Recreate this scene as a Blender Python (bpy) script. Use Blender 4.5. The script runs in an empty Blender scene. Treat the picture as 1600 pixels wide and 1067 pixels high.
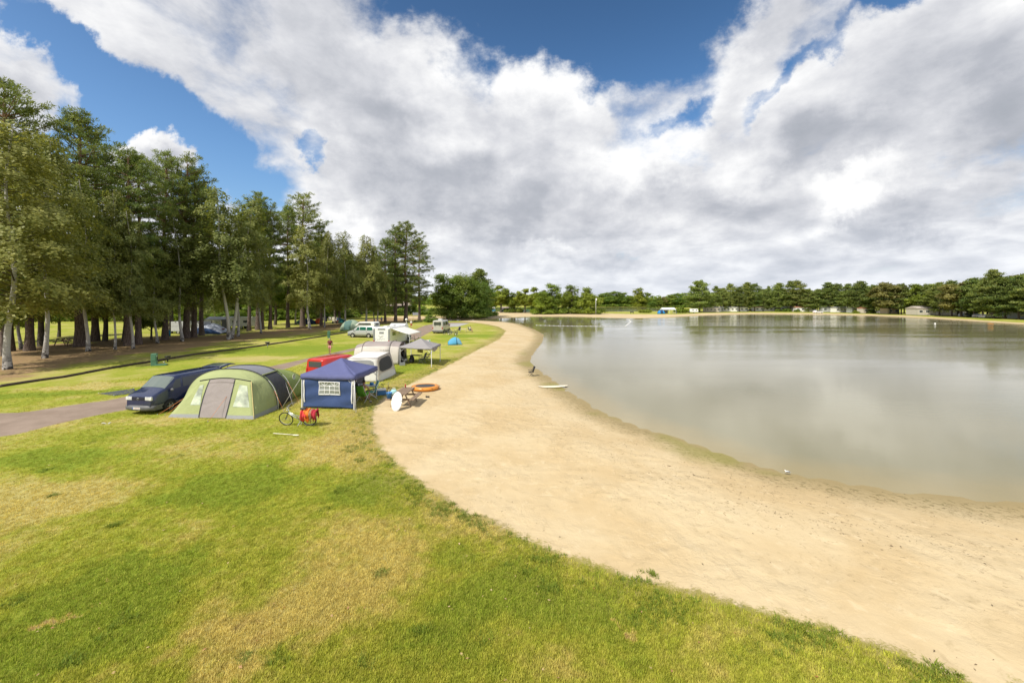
import bpy, bmesh, math, random
import numpy as np
from mathutils import Vector, Matrix
R = math.radians
C = bpy.context.scene.collection
scene = bpy.context.scene

# ------------------------------------------------------------------ camera
CAM_H = 5.8
cam_data = bpy.data.cameras.new('camera')
cam_data.sensor_width = 36.0
cam_data.lens = 14.0
cam_data.shift_y = -61.5 / 1600.0
cam_data.clip_start = 0.1
cam_data.clip_end = 8000
cam = bpy.data.objects.new('camera', cam_data)
cam.location = (0, 0, CAM_H)
cam.rotation_euler = (R(90), 0, 0)
C.objects.link(cam)
scene.camera = cam
FPX = 14.0 / 36.0 * 1600.0

def gp(px, py, z=0.0):
    """ground point seen at a pixel of the 1600 px wide photograph"""
    d = (CAM_H - z) / (py - 472.0)
    return ((px - 800.0) * d, FPX * d)

# ------------------------------------------------------------------ sun
SUN_EL, SUN_AZ = R(51), math.atan2(-0.64, -0.77)      # azimuth measured from +Y towards +X
to_sun = Vector((math.sin(SUN_AZ) * math.cos(SUN_EL), math.cos(SUN_AZ) * math.cos(SUN_EL), math.sin(SUN_EL)))
sl = bpy.data.lights.new('sun', 'SUN')
sl.energy = 4.4
sl.angle = R(0.53)
sl.color = (1.0, 0.94, 0.84)
sun = bpy.data.objects.new('sun', sl)
sun.rotation_euler = (-to_sun).to_track_quat('-Z', 'Y').to_euler()
sun.location = (-40, -40, 80)
C.objects.link(sun)

scene.view_settings.view_transform = 'Standard'
scene.view_settings.look = 'None'
scene.view_settings.gamma = 1.0
scene.view_settings.exposure = 0.2
scene.view_settings.use_curve_mapping = False
scene.render.engine = 'CYCLES'
scene.cycles.max_bounces = 6
scene.cycles.diffuse_bounces = 3
scene.cycles.glossy_bounces = 3
scene.cycles.transmission_bounces = 4
scene.cycles.transparent_max_bounces = 8
scene.cycles.caustics_reflective = False
scene.cycles.caustics_refractive = False
scene.cycles.use_denoising = True

# ------------------------------------------------------------------ node helper
class NT:
    def __init__(s, tree):
        s.t = tree; s.n = tree.nodes; s.l = tree.links
    def new(s, typ, **kw):
        nd = s.n.new(typ)
        for k, v in kw.items():
            setattr(nd, k, v)
        return nd
    def put(s, sock, v):
        if isinstance(v, bpy.types.NodeSocket):
            s.l.new(v, sock)
        elif v is not None:
            sock.default_value = v
    def math(s, op, a, b=None, c=None, clamp=False):
        nd = s.new('ShaderNodeMath', operation=op); nd.use_clamp = clamp
        for i, v in enumerate((a, b, c)):
            if v is not None: s.put(nd.inputs[i], v)
        return nd.outputs[0]
    def vmath(s, op, a, b=None, scale=None):
        nd = s.new('ShaderNodeVectorMath', operation=op)
        s.put(nd.inputs[0], a)
        if b is not None: s.put(nd.inputs[1], b)
        if scale is not None: s.put(nd.inputs['Scale'], scale)
        return nd.outputs['Value'] if op in ('LENGTH', 'DOT_PRODUCT', 'DISTANCE') else nd.outputs[0]
    def sstep(s, x, a, b, lo=0.0, hi=1.0):
        nd = s.new('ShaderNodeMapRange', interpolation_type='SMOOTHSTEP')
        s.put(nd.inputs['Value'], x); s.put(nd.inputs['From Min'], a); s.put(nd.inputs['From Max'], b)
        s.put(nd.inputs['To Min'], lo); s.put(nd.inputs['To Max'], hi)
        return nd.outputs[0]
    def noise(s, vec, scale, detail=4, rough=0.55, dist=0.0, lac=2.0, out='Fac'):
        nd = s.new('ShaderNodeTexNoise')
        if vec is not None: s.put(nd.inputs['Vector'], vec)
        nd.inputs['Scale'].default_value = scale; nd.inputs['Detail'].default_value = detail
        nd.inputs['Roughness'].default_value = rough; nd.inputs['Distortion'].default_value = dist
        nd.inputs['Lacunarity'].default_value = lac
        return nd.outputs[out]
    def mix(s, f, a, b, blend='MIX'):
        nd = s.new('ShaderNodeMix', data_type='RGBA', blend_type=blend)
        s.put(nd.inputs[0], f)
        s.put(nd.inputs[6], a if isinstance(a, bpy.types.NodeSocket) else (*a, 1)[:4])
        s.put(nd.inputs[7], b if isinstance(b, bpy.types.NodeSocket) else (*b, 1)[:4])
        return nd.outputs[2]
    def sep(s, v):
        nd = s.new('ShaderNodeSeparateXYZ'); s.put(nd.inputs[0], v); return nd.outputs
    def comb(s, x, y, z):
        nd = s.new('ShaderNodeCombineXYZ')
        for i, v in enumerate((x, y, z)): s.put(nd.inputs[i], v)
        return nd.outputs[0]
    def attr(s, name):
        nd = s.new('ShaderNodeAttribute', attribute_name=name); return nd
    def mapping(s, v, loc=(0, 0, 0), rot=(0, 0, 0), scale=(1, 1, 1), typ='POINT'):
        nd = s.new('ShaderNodeMapping', vector_type=typ)
        s.put(nd.inputs['Vector'], v)
        nd.inputs['Location'].default_value = loc; nd.inputs['Rotation'].default_value = rot
        nd.inputs['Scale'].default_value = scale
        return nd.outputs[0]

# ------------------------------------------------------------------ sky with broken cumulus
world = bpy.data.worlds.new('World'); scene.world = world
world.use_nodes = True
w = NT(world.node_tree); w.n.clear()
sky = w.new('ShaderNodeTexSky', sky_type='NISHITA')
sky.sun_disc = False
sky.sun_elevation = SUN_EL
sky.sun_rotation = SUN_AZ
sky.altitude = 60; sky.air_density = 1.0; sky.dust_density = 1.6; sky.ozone_density = 1.3
bg_sky = w.new('ShaderNodeBackground'); bg_sky.inputs['Strength'].default_value = 0.142
skyc = w.new('ShaderNodeHueSaturation'); skyc.inputs['Saturation'].default_value = 1.27
w.l.new(sky.outputs[0], skyc.inputs['Color'])
w.l.new(skyc.outputs[0], bg_sky.inputs['Color'])
geo = w.new('ShaderNodeNewGeometry')
dirv = w.vmath('SCALE', geo.outputs['Incoming'], scale=-1.0)
dx, dy, dz = w.sep(dirv)
zc = w.math('ADD', w.math('MAXIMUM', dz, 0.0), 0.24)
D3 = w.mapping(dirv, scale=(1.0, 1.0, 1.7))
P = w.comb(w.math('DIVIDE', dx, zc), w.math('DIVIDE', dy, zc), 0.0)
w.l.new(w.sstep(dz, 0.25, 0.72, 1.08, 0.66), skyc.inputs['Value'])
# tangent coordinates for the big cloud banks ahead of the viewpoint
yc = w.math('MAXIMUM', dy, 0.08)
T = w.comb(w.math('DIVIDE', dx, yc), w.math('DIVIDE', dz, yc), 0.0)
fwd = w.sstep(dy, 0.08, 0.35)
# irregular outlines for the banks
warp = w.noise(T, 3.2, 7, 0.60, out='Color')
Tw = w.vmath('ADD', T, w.vmath('SCALE', w.vmath('SUBTRACT', warp, (0.5, 0.5, 0.5)), scale=0.42))

def bank(px, py, rx, ry, rot, wgt, vec):
    m = w.mapping(vec, ((px - 800) / FPX, (472 - py) / FPX, 0), (0, 0, R(rot)), (rx / FPX, ry / FPX, 1), 'TEXTURE')
    m = w.vmath('MULTIPLY', m, (1, 1, 0))
    g = w.sstep(w.vmath('LENGTH', m), 0.25, 1.15, wgt, 0.0)
    return g

def total(lst):
    acc = lst[0]
    for g in lst[1:]: acc = w.math('ADD', acc, g)
    return acc

cover = [  # x, y, rx, ry, rotation (counter-clockwise), weight
    (945, 30, 230, 125, 0, -0.62), (960, -90, 330, 130, 0, -0.62),
    (700, 20, 150, 60, -35, -0.28),
    (235, 165, 300, 62, -38, -0.75), (90, 60, 170, 50, -38, -0.35), (330, 290, 90, 60, -20, -0.42), (120, 205, 120, 60, -30, -0.4),
    (1400, 15, 90, 50, 30, -0.42), (1240, 120, 150, 24, 42, -0.26), (1085, 170, 90, 30, 40, -0.3), (1200, 175, 60, 18, 40, -0.15), (1010, 330, 200, 60, 0, 0.35),
    (485, 240, 26, 20, -40, -0.34), (1005, 215, 30, 20, 20, -0.18), (720, 90, 60, 70, 0, -0.10),
    (225, 240, 95, 52, 0, 0.85), (15, 148, 78, 44, -25, 0.60), (560, 340, 60, 35, 0, 0.4), (360, 310, 50, 20, 0, 0.3),
    (560, 110, 230, 120, -40, 0.35), (700, 280, 330, 140, 0, 0.30), (860, 150, 110, 70, 0, 0.30), (1300, 250, 330, 170, 30, 0.30),
    (1500, 130, 200, 160, 0, 0.30), (1180, 60, 60, 120, -20, 0.22),
]
bias = w.math('MULTIPLY', total([bank(*c, Tw) for c in cover]), fwd)
Ps = w.mapping(P, rot=(0, 0, R(-8)), scale=(1.0, 0.62, 1.0))
def field(vec, d3):
    n1 = w.noise(vec, 1.15, 9, 0.58, 0.1)
    n2 = w.noise(d3, 7.5, 9, 0.60, 0.15)
    return w.math('ADD', w.math('MULTIPLY', w.math('SUBTRACT', n1, 0.5), 1.35), w.math('MULTIPLY', w.math('SUBTRACT', n2, 0.5), 0.74))
f0 = field(Ps, D3)
f1 = field(w.vmath('ADD', Ps, (-0.06, -0.085, 0.0)), w.vmath('ADD', D3, (-0.024, -0.01, 0.040)))
dens = w.math('ADD', w.math('ADD', f0, bias), w.sstep(dz, 0.05, 0.30, 0.55, 0.25))
alpha = w.sstep(dens, -0.04, 0.40)
horizon = w.sstep(dz, 0.0, 0.16)
# relief: bright where the field falls away towards the sun, grey in the thick and in the lee
rel = w.math('MULTIPLY', w.math('SUBTRACT', f0, f1), 1.1)
thick = w.sstep(dens, 0.25, 1.0, 0.0, 0.16)
shade = [
    (735, 325, 230, 65, -4, -0.26), (600, 230, 190, 70, -20, -0.22), (480, 90, 240, 80, -38, -0.12),
    (1440, 335, 260, 34, 5, -0.24), (1290, 225, 170, 55, 18, -0.26), (1590, 190, 110, 150, -20, -0.40), (1150, 330, 220, 30, 0, -0.05),
    (905, 395, 130, 22, 0, -0.25), (1230, 30, 120, 60, -20, -0.22), (1520, 60, 130, 70, 20, -0.12),
    (850, 120, 130, 70, -10, 0.34), (1020, 250, 130, 70, 20, 0.36), (1340, 290, 120, 30, 20, 0.30), (690, 220, 90, 60, 0, 0.20),
    (225, 215, 80, 45, 0, 0.40), (560, 345, 60, 40, 0, 0.40), (1180, 250, 120, 40, 30, 0.30), (860, 385, 90, 20, 0, 0.25), (640, 120, 60, 60, 0, 0.15),
]
shd = w.math('MULTIPLY', total([bank(*c, Tw) for c in shade]), fwd)
tone = w.math('ADD', w.math('ADD', w.math('SUBTRACT', 0.70, thick), rel), shd)
tone = w.math('ADD', tone, w.math('MULTIPLY', w.math('SUBTRACT', w.noise(Ps, 2.6, 4, 0.5), 0.5), 0.42))
band = w.noise(w.mapping(T, scale=(4.2, 15.0, 1.0)), 1.0, 7, 0.55, 0.3)
tone = w.math('ADD', tone, w.math('MULTIPLY', w.math('SUBTRACT', band, 0.44), w.sstep(dz, 0.02, 0.34, 1.7, 0.0)))
ramp = w.new('ShaderNodeValToRGB')
el = ramp.color_ramp.elements
el[0].position = 0.0; el[0].color = (0.33, 0.355, 0.40, 1)
el[1].position = 1.0; el[1].color = (0.90, 0.90, 0.90, 1)
e = ramp.color_ramp.elements.new(0.33); e.color = (0.44, 0.458, 0.505, 1)
e = ramp.color_ramp.elements.new(0.62); e.color = (0.62, 0.63, 0.665, 1)
w.l.new(tone, ramp.inputs[0])
hazec = w.mix(w.sstep(dz, 0.0, 0.30), (0.66, 0.73, 0.83), ramp.outputs[0])
cloudc = w.mix(w.sstep(dz, 0.0, 0.22, 0.42, 0.0), ramp.outputs[0], (0.70, 0.76, 0.86))
bg_cloud = w.new('ShaderNodeBackground'); bg_cloud.inputs['Strength'].default_value = 1.0
w.l.new(cloudc, bg_cloud.inputs['Color'])
mixs = w.new('ShaderNodeMixShader')
alpha_h = w.math('MULTIPLY', alpha, w.sstep(dz, -0.02, 0.02))
w.l.new(alpha_h, mixs.inputs[0]); w.l.new(bg_sky.outputs[0], mixs.inputs[1]); w.l.new(bg_cloud.outputs[0], mixs.inputs[2])
wo = w.new('ShaderNodeOutputWorld'); w.l.new(mixs.outputs[0], wo.inputs['Surface'])
world.cycles.sampling_method = 'MANUAL'
world.cycles.sample_map_resolution = 1024
# ------------------------------------------------------------------ object helpers
def ccmp(o, label=None, cat=None, group=None, kind=None):
    if label: o['label'] = label
    if cat: o['category'] = cat
    if group: o['group'] = group
    if kind: o['kind'] = kind
    return o
tag = ccmp

def thing(name, label, cat, loc=(0, 0, 0), rz=0.0, group=None):
    o = bpy.data.objects.new(name, None)
    o.empty_display_size = 0.3
    o.location = loc; o.rotation_euler = (0, 0, rz)
    C.objects.link(o)
    return tag(o, label, cat, group)

def kids(o):
    return [c for c in bpy.data.objects if c.parent is o]

def link_mesh(name, me, parent=None, loc=None):
    o = bpy.data.objects.new(name, me)
    C.objects.link(o)
    if parent is not None: o.parent = parent
    if loc is not None: o.location = loc
    return o

def copy_tree(o, children, parent=None):
    """children: dict object -> list of child objects"""
    c = o.copy(); C.objects.link(c)
    if parent is not None: c.parent = parent
    for ch in children.get(o, ()):
        copy_tree(ch, children, c)
    return c

def child_map(o, m=None):
    m = {} if m is None else m
    m[o] = kids(o)
    for c in m[o]: child_map(c, m)
    return m

def np_mesh(name, V, F, mats=(), attrs=None, smooth=False, corners=None):
    """V (n,3), F (m,k) with a fixed k"""
    V = np.asarray(V, dtype=np.float32); F = np.asarray(F, dtype=np.int32)
    k = F.shape[1]
    me = bpy.data.meshes.new(name)
    me.vertices.add(len(V)); me.vertices.foreach_set('co', V.ravel())
    me.loops.add(F.size); me.loops.foreach_set('vertex_index', F.ravel())
    me.polygons.add(len(F))
    me.polygons.foreach_set('loop_start', np.arange(0, F.size, k, dtype=np.int32))
    me.polygons.foreach_set('loop_total', np.full(len(F), k, dtype=np.int32))
    if smooth: me.polygons.foreach_set('use_smooth', np.ones(len(F), dtype=bool))
    for m in mats: me.materials.append(m)
    for nm, (dom, arr) in (attrs or {}).items():
        a = me.attributes.new(nm, 'FLOAT', dom); a.data.foreach_set('value', np.asarray(arr, dtype=np.float32))
    me.update(calc_edges=True)
    return me

class MB:
    """collects shapes and links them as one mesh"""
    def __init__(s): s.v = []; s.f = []; s.sm = []
    def add(s, vs, fs, smooth=False):
        b = len(s.v); s.v += [tuple(v) for v in vs]
        s.f += [tuple(b + i for i in f) for f in fs]; s.sm += [smooth] * len(fs); return s
    def box(s, c, size, rz=0.0, M=None):
        hx, hy, hz = size[0] / 2, size[1] / 2, size[2] / 2
        vs = [Vector((x, y, z)) for z in (-hz, hz) for x, y in ((-hx, -hy), (hx, -hy), (hx, hy), (-hx, hy))]
        m = (M or Matrix.Rotation(rz, 3, 'Z'))
        vs = [m @ v + Vector(c) for v in vs]
        return s.add(vs, [(3, 2, 1, 0), (4, 5, 6, 7), (0, 1, 5, 4), (1, 2, 6, 5), (2, 3, 7, 6), (3, 0, 4, 7)])
    def bar(s, a, b, w, h=None):
        """square bar between two points"""
        a, b = Vector(a), Vector(b); d = b - a
        q = d.to_track_quat('Z', 'Y').to_matrix()
        return s.box((a + b) / 2, (w, h or w, d.length), M=q)
    def tube(s, pts, r, n=8, cap=True, smooth=True):
        pts = [Vector(p) for p in pts]; m = len(pts)
        rs = r if isinstance(r, (list, tuple)) else [r] * m
        vs = []; ref = None
        for i, p in enumerate(pts):
            t = (pts[min(i + 1, m - 1)] - pts[max(i - 1, 0)]).normalized()
            if ref is None:
                ref = Vector((0, 0, 1)) if abs(t.z) < 0.9 else Vector((1, 0, 0))
            u = (ref - t * ref.dot(t)).normalized(); ref = u; v = t.cross(u)
            for k in range(n):
                a = 2 * math.pi * k / n
                vs.append(p + (u * math.cos(a) + v * math.sin(a)) * rs[i])
        fs = [(i * n + k, i * n + (k + 1) % n, (i + 1) * n + (k + 1) % n, (i + 1) * n + k) for i in range(m - 1) for k in range(n)]
        s.add(vs, fs, smooth)
        if cap:
            b = len(s.v) - m * n
            s.f += [tuple(b + k for k in reversed(range(n))), tuple(b + (m - 1) * n + k for k in range(n))]; s.sm += [False, False]
        return s
    def lathe(s, prof, c=(0, 0, 0), n=16, axis='Z', smooth=True):
        vs = []
        for r, z in prof:
            for k in range(n):
                a = 2 * math.pi * k / n
                p = (r * math.cos(a), r * math.sin(a), z)
                if axis == 'X': p = (p[2], p[0], p[1])
                if axis == 'Y': p = (p[0], p[2], p[1])
                vs.append((p[0] + c[0], p[1] + c[1], p[2] + c[2]))
        m = len(prof)
        fs = [(i * n + k, i * n + (k + 1) % n, (i + 1) * n + (k + 1) % n, (i + 1) * n + k) for i in range(m - 1) for k in range(n)]
        return s.add(vs, fs, smooth)
    def prism(s, poly, a, b, axis='Y'):
        """extrude a 2-D polygon between a and b along the axis"""
        n = len(poly); vs = []
        for t in (a, b):
            for p, q in poly:
                vs.append({'Y': (p, t, q), 'X': (t, p, q), 'Z': (p, q, t)}[axis])
        fs = [tuple(range(n)), tuple(range(2 * n - 1, n - 1, -1))] + [(i, (i + 1) % n, n + (i + 1) % n, n + i)[::-1] for i in range(n)]
        return s.add(vs, fs)
    def sphere(s, c, r, n=12, m=8):
        r = r if isinstance(r, (tuple, list)) else (r, r, r)
        vs = [(c[0] + r[0] * math.sin(math.pi * j / m) * math.cos(2 * math.pi * i / n), c[1] + r[1] * math.sin(math.pi * j / m) * math.sin(2 * math.pi * i / n), c[2] + r[2] * math.cos(math.pi * j / m)) for j in range(m + 1) for i in range(n)]
        return s.add(vs, [(j * n + i, (j + 1) * n + i, (j + 1) * n + (i + 1) % n, j * n + (i + 1) % n) for j in range(m) for i in range(n)], True)
    def grid(s, fn, nu, nv, smooth=True):
        vs = [fn(i / nu, j / nv) for i in range(nu + 1) for j in range(nv + 1)]
        k = nv + 1
        return s.add(vs, [(i * k + j, (i + 1) * k + j, (i + 1) * k + j + 1, i * k + j + 1) for i in range(nu) for j in range(nv)], smooth)
    def torus(s, c, R_, r, n=24, m=8, axis='Z', sx=1.0):
        vs = []
        for i in range(n):
            a = 2 * math.pi * i / n
            for j in range(m):
                b = 2 * math.pi * j / m
                p = ((R_ + r * math.cos(b)) * math.cos(a) * sx, (R_ + r * math.cos(b)) * math.sin(a), r * math.sin(b))
                if axis == 'X': p = (p[2], p[0], p[1])
                if axis == 'Y': p = (p[0], p[2], p[1])
                vs.append((p[0] + c[0], p[1] + c[1], p[2] + c[2]))
        return s.add(vs, [(i * m + j, ((i + 1) % n) * m + j, ((i + 1) % n) * m + (j + 1) % m, i * m + (j + 1) % m) for i in range(n) for j in range(m)], True)
    def mesh(s, name, mat):
        me = bpy.data.meshes.new(name)
        me.from_pydata(s.v, [], s.f)
        me.polygons.foreach_set('use_smooth', s.sm)
        if mat is not None: me.materials.append(mat)
        bm = bmesh.new(); bm.from_mesh(me); bmesh.ops.recalc_face_normals(bm, faces=bm.faces); bm.to_mesh(me); bm.free()
        me.update(); return me
    def build(s, name, mat, parent=None, bevel=0.0, loc=None, solid=0.0):
        o = link_mesh(name, s.mesh(name, mat), parent, loc)
        if solid:
            m = o.modifiers.new('solid', 'SOLIDIFY'); m.thickness = solid; m.offset = 0
        if bevel:
            m = o.modifiers.new('bevel', 'BEVEL'); m.width = bevel; m.segments = 2; m.limit_method = 'ANGLE'; m.angle_limit = R(40)
        return o

# ------------------------------------------------------------------ materials
MATS = {}
def mat(name, col, rough=0.6, metal=0.0, spec=0.5, var=0.0, vscale=3.0, alpha=1.0, trans=0.0, bump=0.0, bscale=20.0, coat=0.0, emit=None, dirt=0.0):
    if name in MATS: return MATS[name]
    m = bpy.data.materials.new(name); m.use_nodes = True
    t = NT(m.node_tree); b = t.n['Principled BSDF']
    b.inputs['Base Color'].default_value = (*col, 1)
    b.inputs['Roughness'].default_value = rough; b.inputs['Metallic'].default_value = metal
    b.inputs['Specular IOR Level'].default_value = spec
    b.inputs['Coat Weight'].default_value = coat
    if alpha < 1: b.inputs['Alpha'].default_value = alpha
    tc = t.new('ShaderNodeTexCoord').outputs['Object']
    if var or dirt:
        n = t.noise(tc, vscale, 5, 0.6)
        c2 = tuple(min(1, c * (1 + var)) for c in col); c1 = tuple(c * (1 - var) for c in col)
        cc = t.mix(t.sstep(n, 0.3, 0.7), c1, c2)
        if dirt:
            n2 = t.noise(tc, vscale * 2.7, 6, 0.7)
            cc = t.mix(t.sstep(n2, 0.45, 0.8, 0, dirt), cc, (0.20, 0.17, 0.12))
        t.l.new(cc, b.inputs['Base Color'])
    if bump:
        bn = t.new('ShaderNodeBump'); bn.inputs['Strength'].default_value = bump; bn.inputs['Distance'].default_value = 0.02
        t.l.new(t.noise(tc, bscale, 4, 0.6), bn.inputs['Height']); t.l.new(bn.outputs[0], b.inputs['Normal'])
    if trans:
        tr = t.new('ShaderNodeBsdfTranslucent'); tr.inputs['Color'].default_value = (*col, 1)
        ms = t.new('ShaderNodeMixShader'); ms.inputs[0].default_value = trans
        out = t.n['Material Output']
        t.l.new(b.outputs[0], ms.inputs[1]); t.l.new(tr.outputs[0], ms.inputs[2]); t.l.new(ms.outputs[0], out.inputs['Surface'])
    MATS[name] = m
    return m

def glass_mat(name, col=(0.03, 0.04, 0.045), rough=0.04):
    m = mat(name, col, rough, spec=0.9, coat=0.4); return m

# ------------------------------------------------------------------ the lie of the land
WZ = -0.25
shore_px = [(700, 502), (742, 500.5), (790, 503), (812, 506), (836, 515), (850, 523), (848, 533), (843, 541), (836, 549), (831, 557), (828, 565), (836, 573), (846, 581),
            (862, 591), (882, 608), (912, 625), (940, 643), (1000, 667), (1060, 684), (1100, 698), (1150, 716), (1228, 738), (1300, 750), (1400, 766),
            (1500, 776), (1600, 785), (1800, 800), (2400, 830)]
far_px = [(3600, 560), (2400, 532), (1900, 516), (1760, 512), (1600, 507.5), (1540, 503.5), (1480, 499.5), (1420, 496), (1350, 493.2), (1280, 491.6), (1180, 491), (1100, 493), (1040, 496.5),
          (1000, 497.5), (960, 497), (900, 495), (850, 494.5), (812, 495.5), (786, 497.5), (760, 499), (730, 499.5), (704, 500.5)]
LAKE = np.array([gp(x, y, WZ) for x, y in shore_px + far_px])
POND = np.array([gp(x, y, WZ) for x, y in [(930, 487.3), (800, 487.3), (600, 487.2), (560, 484), (760, 480.2), (940, 479.9), (1000, 479.9), (1042, 479.6), (1052, 483.5), (1040, 486.4), (1000, 487.0)]])
sand_px = [(1560, 1090), (1500, 1052), (1450, 1036), (1380, 1010), (1300, 982), (1200, 955), (1100, 930), (1000, 905), (900, 873), (850, 853), (780, 820), (720, 795), (680, 770),
           (640, 740), (610, 715), (590, 690), (581, 665), (583, 645), (598, 622), (640, 600), (692, 575), (740, 550), (780, 530), (791, 517), (778, 510), (755, 505.5), (728, 502.5), (700, 499.0),
           (640, 498), (600, 496), (620, 494), (690, 494.5), (720, 492), (760, 487), (860, 487.3), (935, 489.3), (985, 491), (1060, 491.5), (1100, 489.5), (1180, 488.7), (1280, 489.5), (1350, 491), (1420, 493.5), (1480, 497), (1540, 500.8), (1600, 504.5), (1760, 509), (1900, 513), (2400, 528), (3600, 552),
           (6000, 640), (2600, 1090)]
SAND = np.array([gp(x, y) for x, y in sand_px])
road_px_up = [(-700, 640), (-300, 645), (0, 645), (35, 645), (75, 638.5), (130, 630), (165, 626), (205, 618), (300, 599), (420, 573), (480, 560), (570, 540), (622, 524), (648, 515), (664, 508.5), (690, 503.5)]
road_px_dn = [(735, 504.5), (708, 510.5), (676, 517), (668, 521), (650, 531), (585, 540.5), (570, 544), (482, 564), (448, 576), (360, 597), (300, 613), (220, 636), (170, 645), (120, 655), (70, 667), (25, 679), (0, 682), (-300, 715), (-700, 725)]
ROAD = np.array([gp(x, y) for x, y in road_px_up + road_px_dn])
LITTER = np.array([gp(x, y) for x, y in [(-600, 612), (0, 600), (60, 590), (150, 573), (250, 557), (330, 545), (420, 531), (480, 522), (545, 514), (600, 508), (640, 504), (672, 499), (690, 494), (640, 493), (600, 496), (500, 506), (420, 514), (320, 523), (250, 524), (200, 527), (130, 532), (60, 537), (0, 541), (-300, 548), (-600, 556)]])

def sdf(poly, X, Y, closest=False):
    """signed distance, positive inside"""
    p = np.stack([X, Y], -1); n = len(poly)
    best = np.full(X.shape, 1e18); inside = np.zeros(X.shape, bool); near = np.zeros(p.shape)
    for i in range(n):
        a, b = poly[i], poly[(i + 1) % n]
        e = b - a; wv = p - a
        t = np.clip((wv @ e) / (e @ e), 0, 1)
        q = a + t[..., None] * e
        d = ((p - q) ** 2).sum(-1)
        m = d < best
        best = np.where(m, d, best)
        if closest: near[m] = q[m]
        c = (a[1] <= Y) != (b[1] <= Y)
        if a[1] != b[1]:
            xi = a[0] + (Y - a[1]) / (b[1] - a[1]) * (b[0] - a[0])
            inside ^= c & (X < xi)
    s = np.where(inside, 1, -1) * np.sqrt(best)
    return (s, near) if closest else s

def axis(lo, hi, step, grow, mid0, mid1):
    a = list(np.arange(mid0, mid1, step)); s = step
    x = a[-1]
    while x < hi:
        s *= grow; x += s; a.append(x)
    s = step; x = mid0; pre = []
    while x > lo:
        s *= grow; x -= s; pre.append(x)
    return np.array(pre[::-1] + a)
gx = axis(-3500, 3500, 0.5, 1.035, -42, 42)
gy = axis(-250, 5200, 0.5, 1.03, 2, 75)
GX, GY = np.meshgrid(gx, gy, indexing='ij')
cx = np.gradient(gx)[:, None] * np.ones_like(GY); cy = np.gradient(gy)[None, :] * np.ones_like(GX)
cell = np.minimum(cx, cy)
for poly in (LAKE, SAND, ROAD):          # pull grid points onto the outlines so the sheets meet along them
    s, near = sdf(poly, GX, GY, True)
    m = np.abs(s) < 0.45 * cell
    GX = np.where(m, near[..., 0], GX); GY = np.where(m, near[..., 1], GY)
s_lake = np.maximum(sdf(LAKE, GX, GY), sdf(POND, GX, GY))
s_sand = sdf(SAND, GX, GY)
s_road = sdf(ROAD, GX, GY)
s_lit = sdf(LITTER, GX, GY)
def sm(x): x = np.clip(x, 0, 1); return x * x * (3 - 2 * x)
GZ = np.where(s_lake > 0, WZ - np.minimum(s_lake * 0.05, 1.2), WZ + 0.25 * sm(-s_lake / 5.0) + 0.0)
rs = np.random.RandomState(3)
def lump(X, Y, sc, seed):
    r = np.random.RandomState(seed); z = 0
    for k in range(7):
        a = r.rand() * 6.28; f = (0.6 + r.rand()) / sc
        z = z + np.sin((X * math.cos(a) + Y * math.sin(a)) * f * 6.28 + r.rand() * 6.28)
    return z / 7
near_w = np.exp(-np.hypot(GX, GY) / 90.0)
GZ = GZ + np.where(s_lake < -0.3, 1, 0) * near_w * sm((-s_lake - 0.3) / 3) * (0.05 * lump(GX, GY, 6.0, 5) * sm((s_sand + 1) / 3) + 0.035 * lump(GX, GY, 9.0, 8))
GZ = np.where(s_road > -0.3, GZ * 0.3, GZ)
def ground_z(x, y):
    i = np.clip(np.searchsorted(gx, x), 1, len(gx) - 1); j = np.clip(np.searchsorted(gy, y), 1, len(gy) - 1)
    u = (x - gx[i - 1]) / (gx[i] - gx[i - 1]); v = (y - gy[j - 1]) / (gy[j] - gy[j - 1])
    return float(GZ[i-1, j-1] * (1-u) * (1-v) + GZ[i, j-1] * u * (1-v) + GZ[i-1, j] * (1-u) * v + GZ[i, j] * u * v)

# ground colours as one node group, shared by the ground, the grass tufts and the beach
grp = bpy.data.node_groups.new('ground_colour', 'ShaderNodeTree')
grp.interface.new_socket('lawn', in_out='OUTPUT', socket_type='NodeSocketColor')
g = NT(grp); gout = g.new('NodeGroupOutput')
gpos = g.new('ShaderNodeNewGeometry').outputs['Position']
gpos = g.vmath('MULTIPLY', gpos, (1, 1, 0))
big = g.noise(gpos, 0.115, 4, 0.55, 0.5)
mid = g.noise(g.vmath('ADD', gpos, (31, 7, 0)), 0.42, 5, 0.6, 0.3)
fin = g.noise(gpos, 3.1, 5, 0.65)
dry = g.math('ADD', g.math('MULTIPLY', big, 0.95), g.math('MULTIPLY', mid, 0.95))
dry = g.math('ADD', dry, g.math('MULTIPLY', fin, 0.62))
gwarp = g.vmath('MULTIPLY', g.vmath('ADD', gpos, g.vmath('SCALE', g.vmath('SUBTRACT', g.noise(gpos, 0.55, 6, 0.62, out='Color'), (0.5, 0.5, 0.5)), scale=4.5)), (1, 1, 0))
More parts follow.
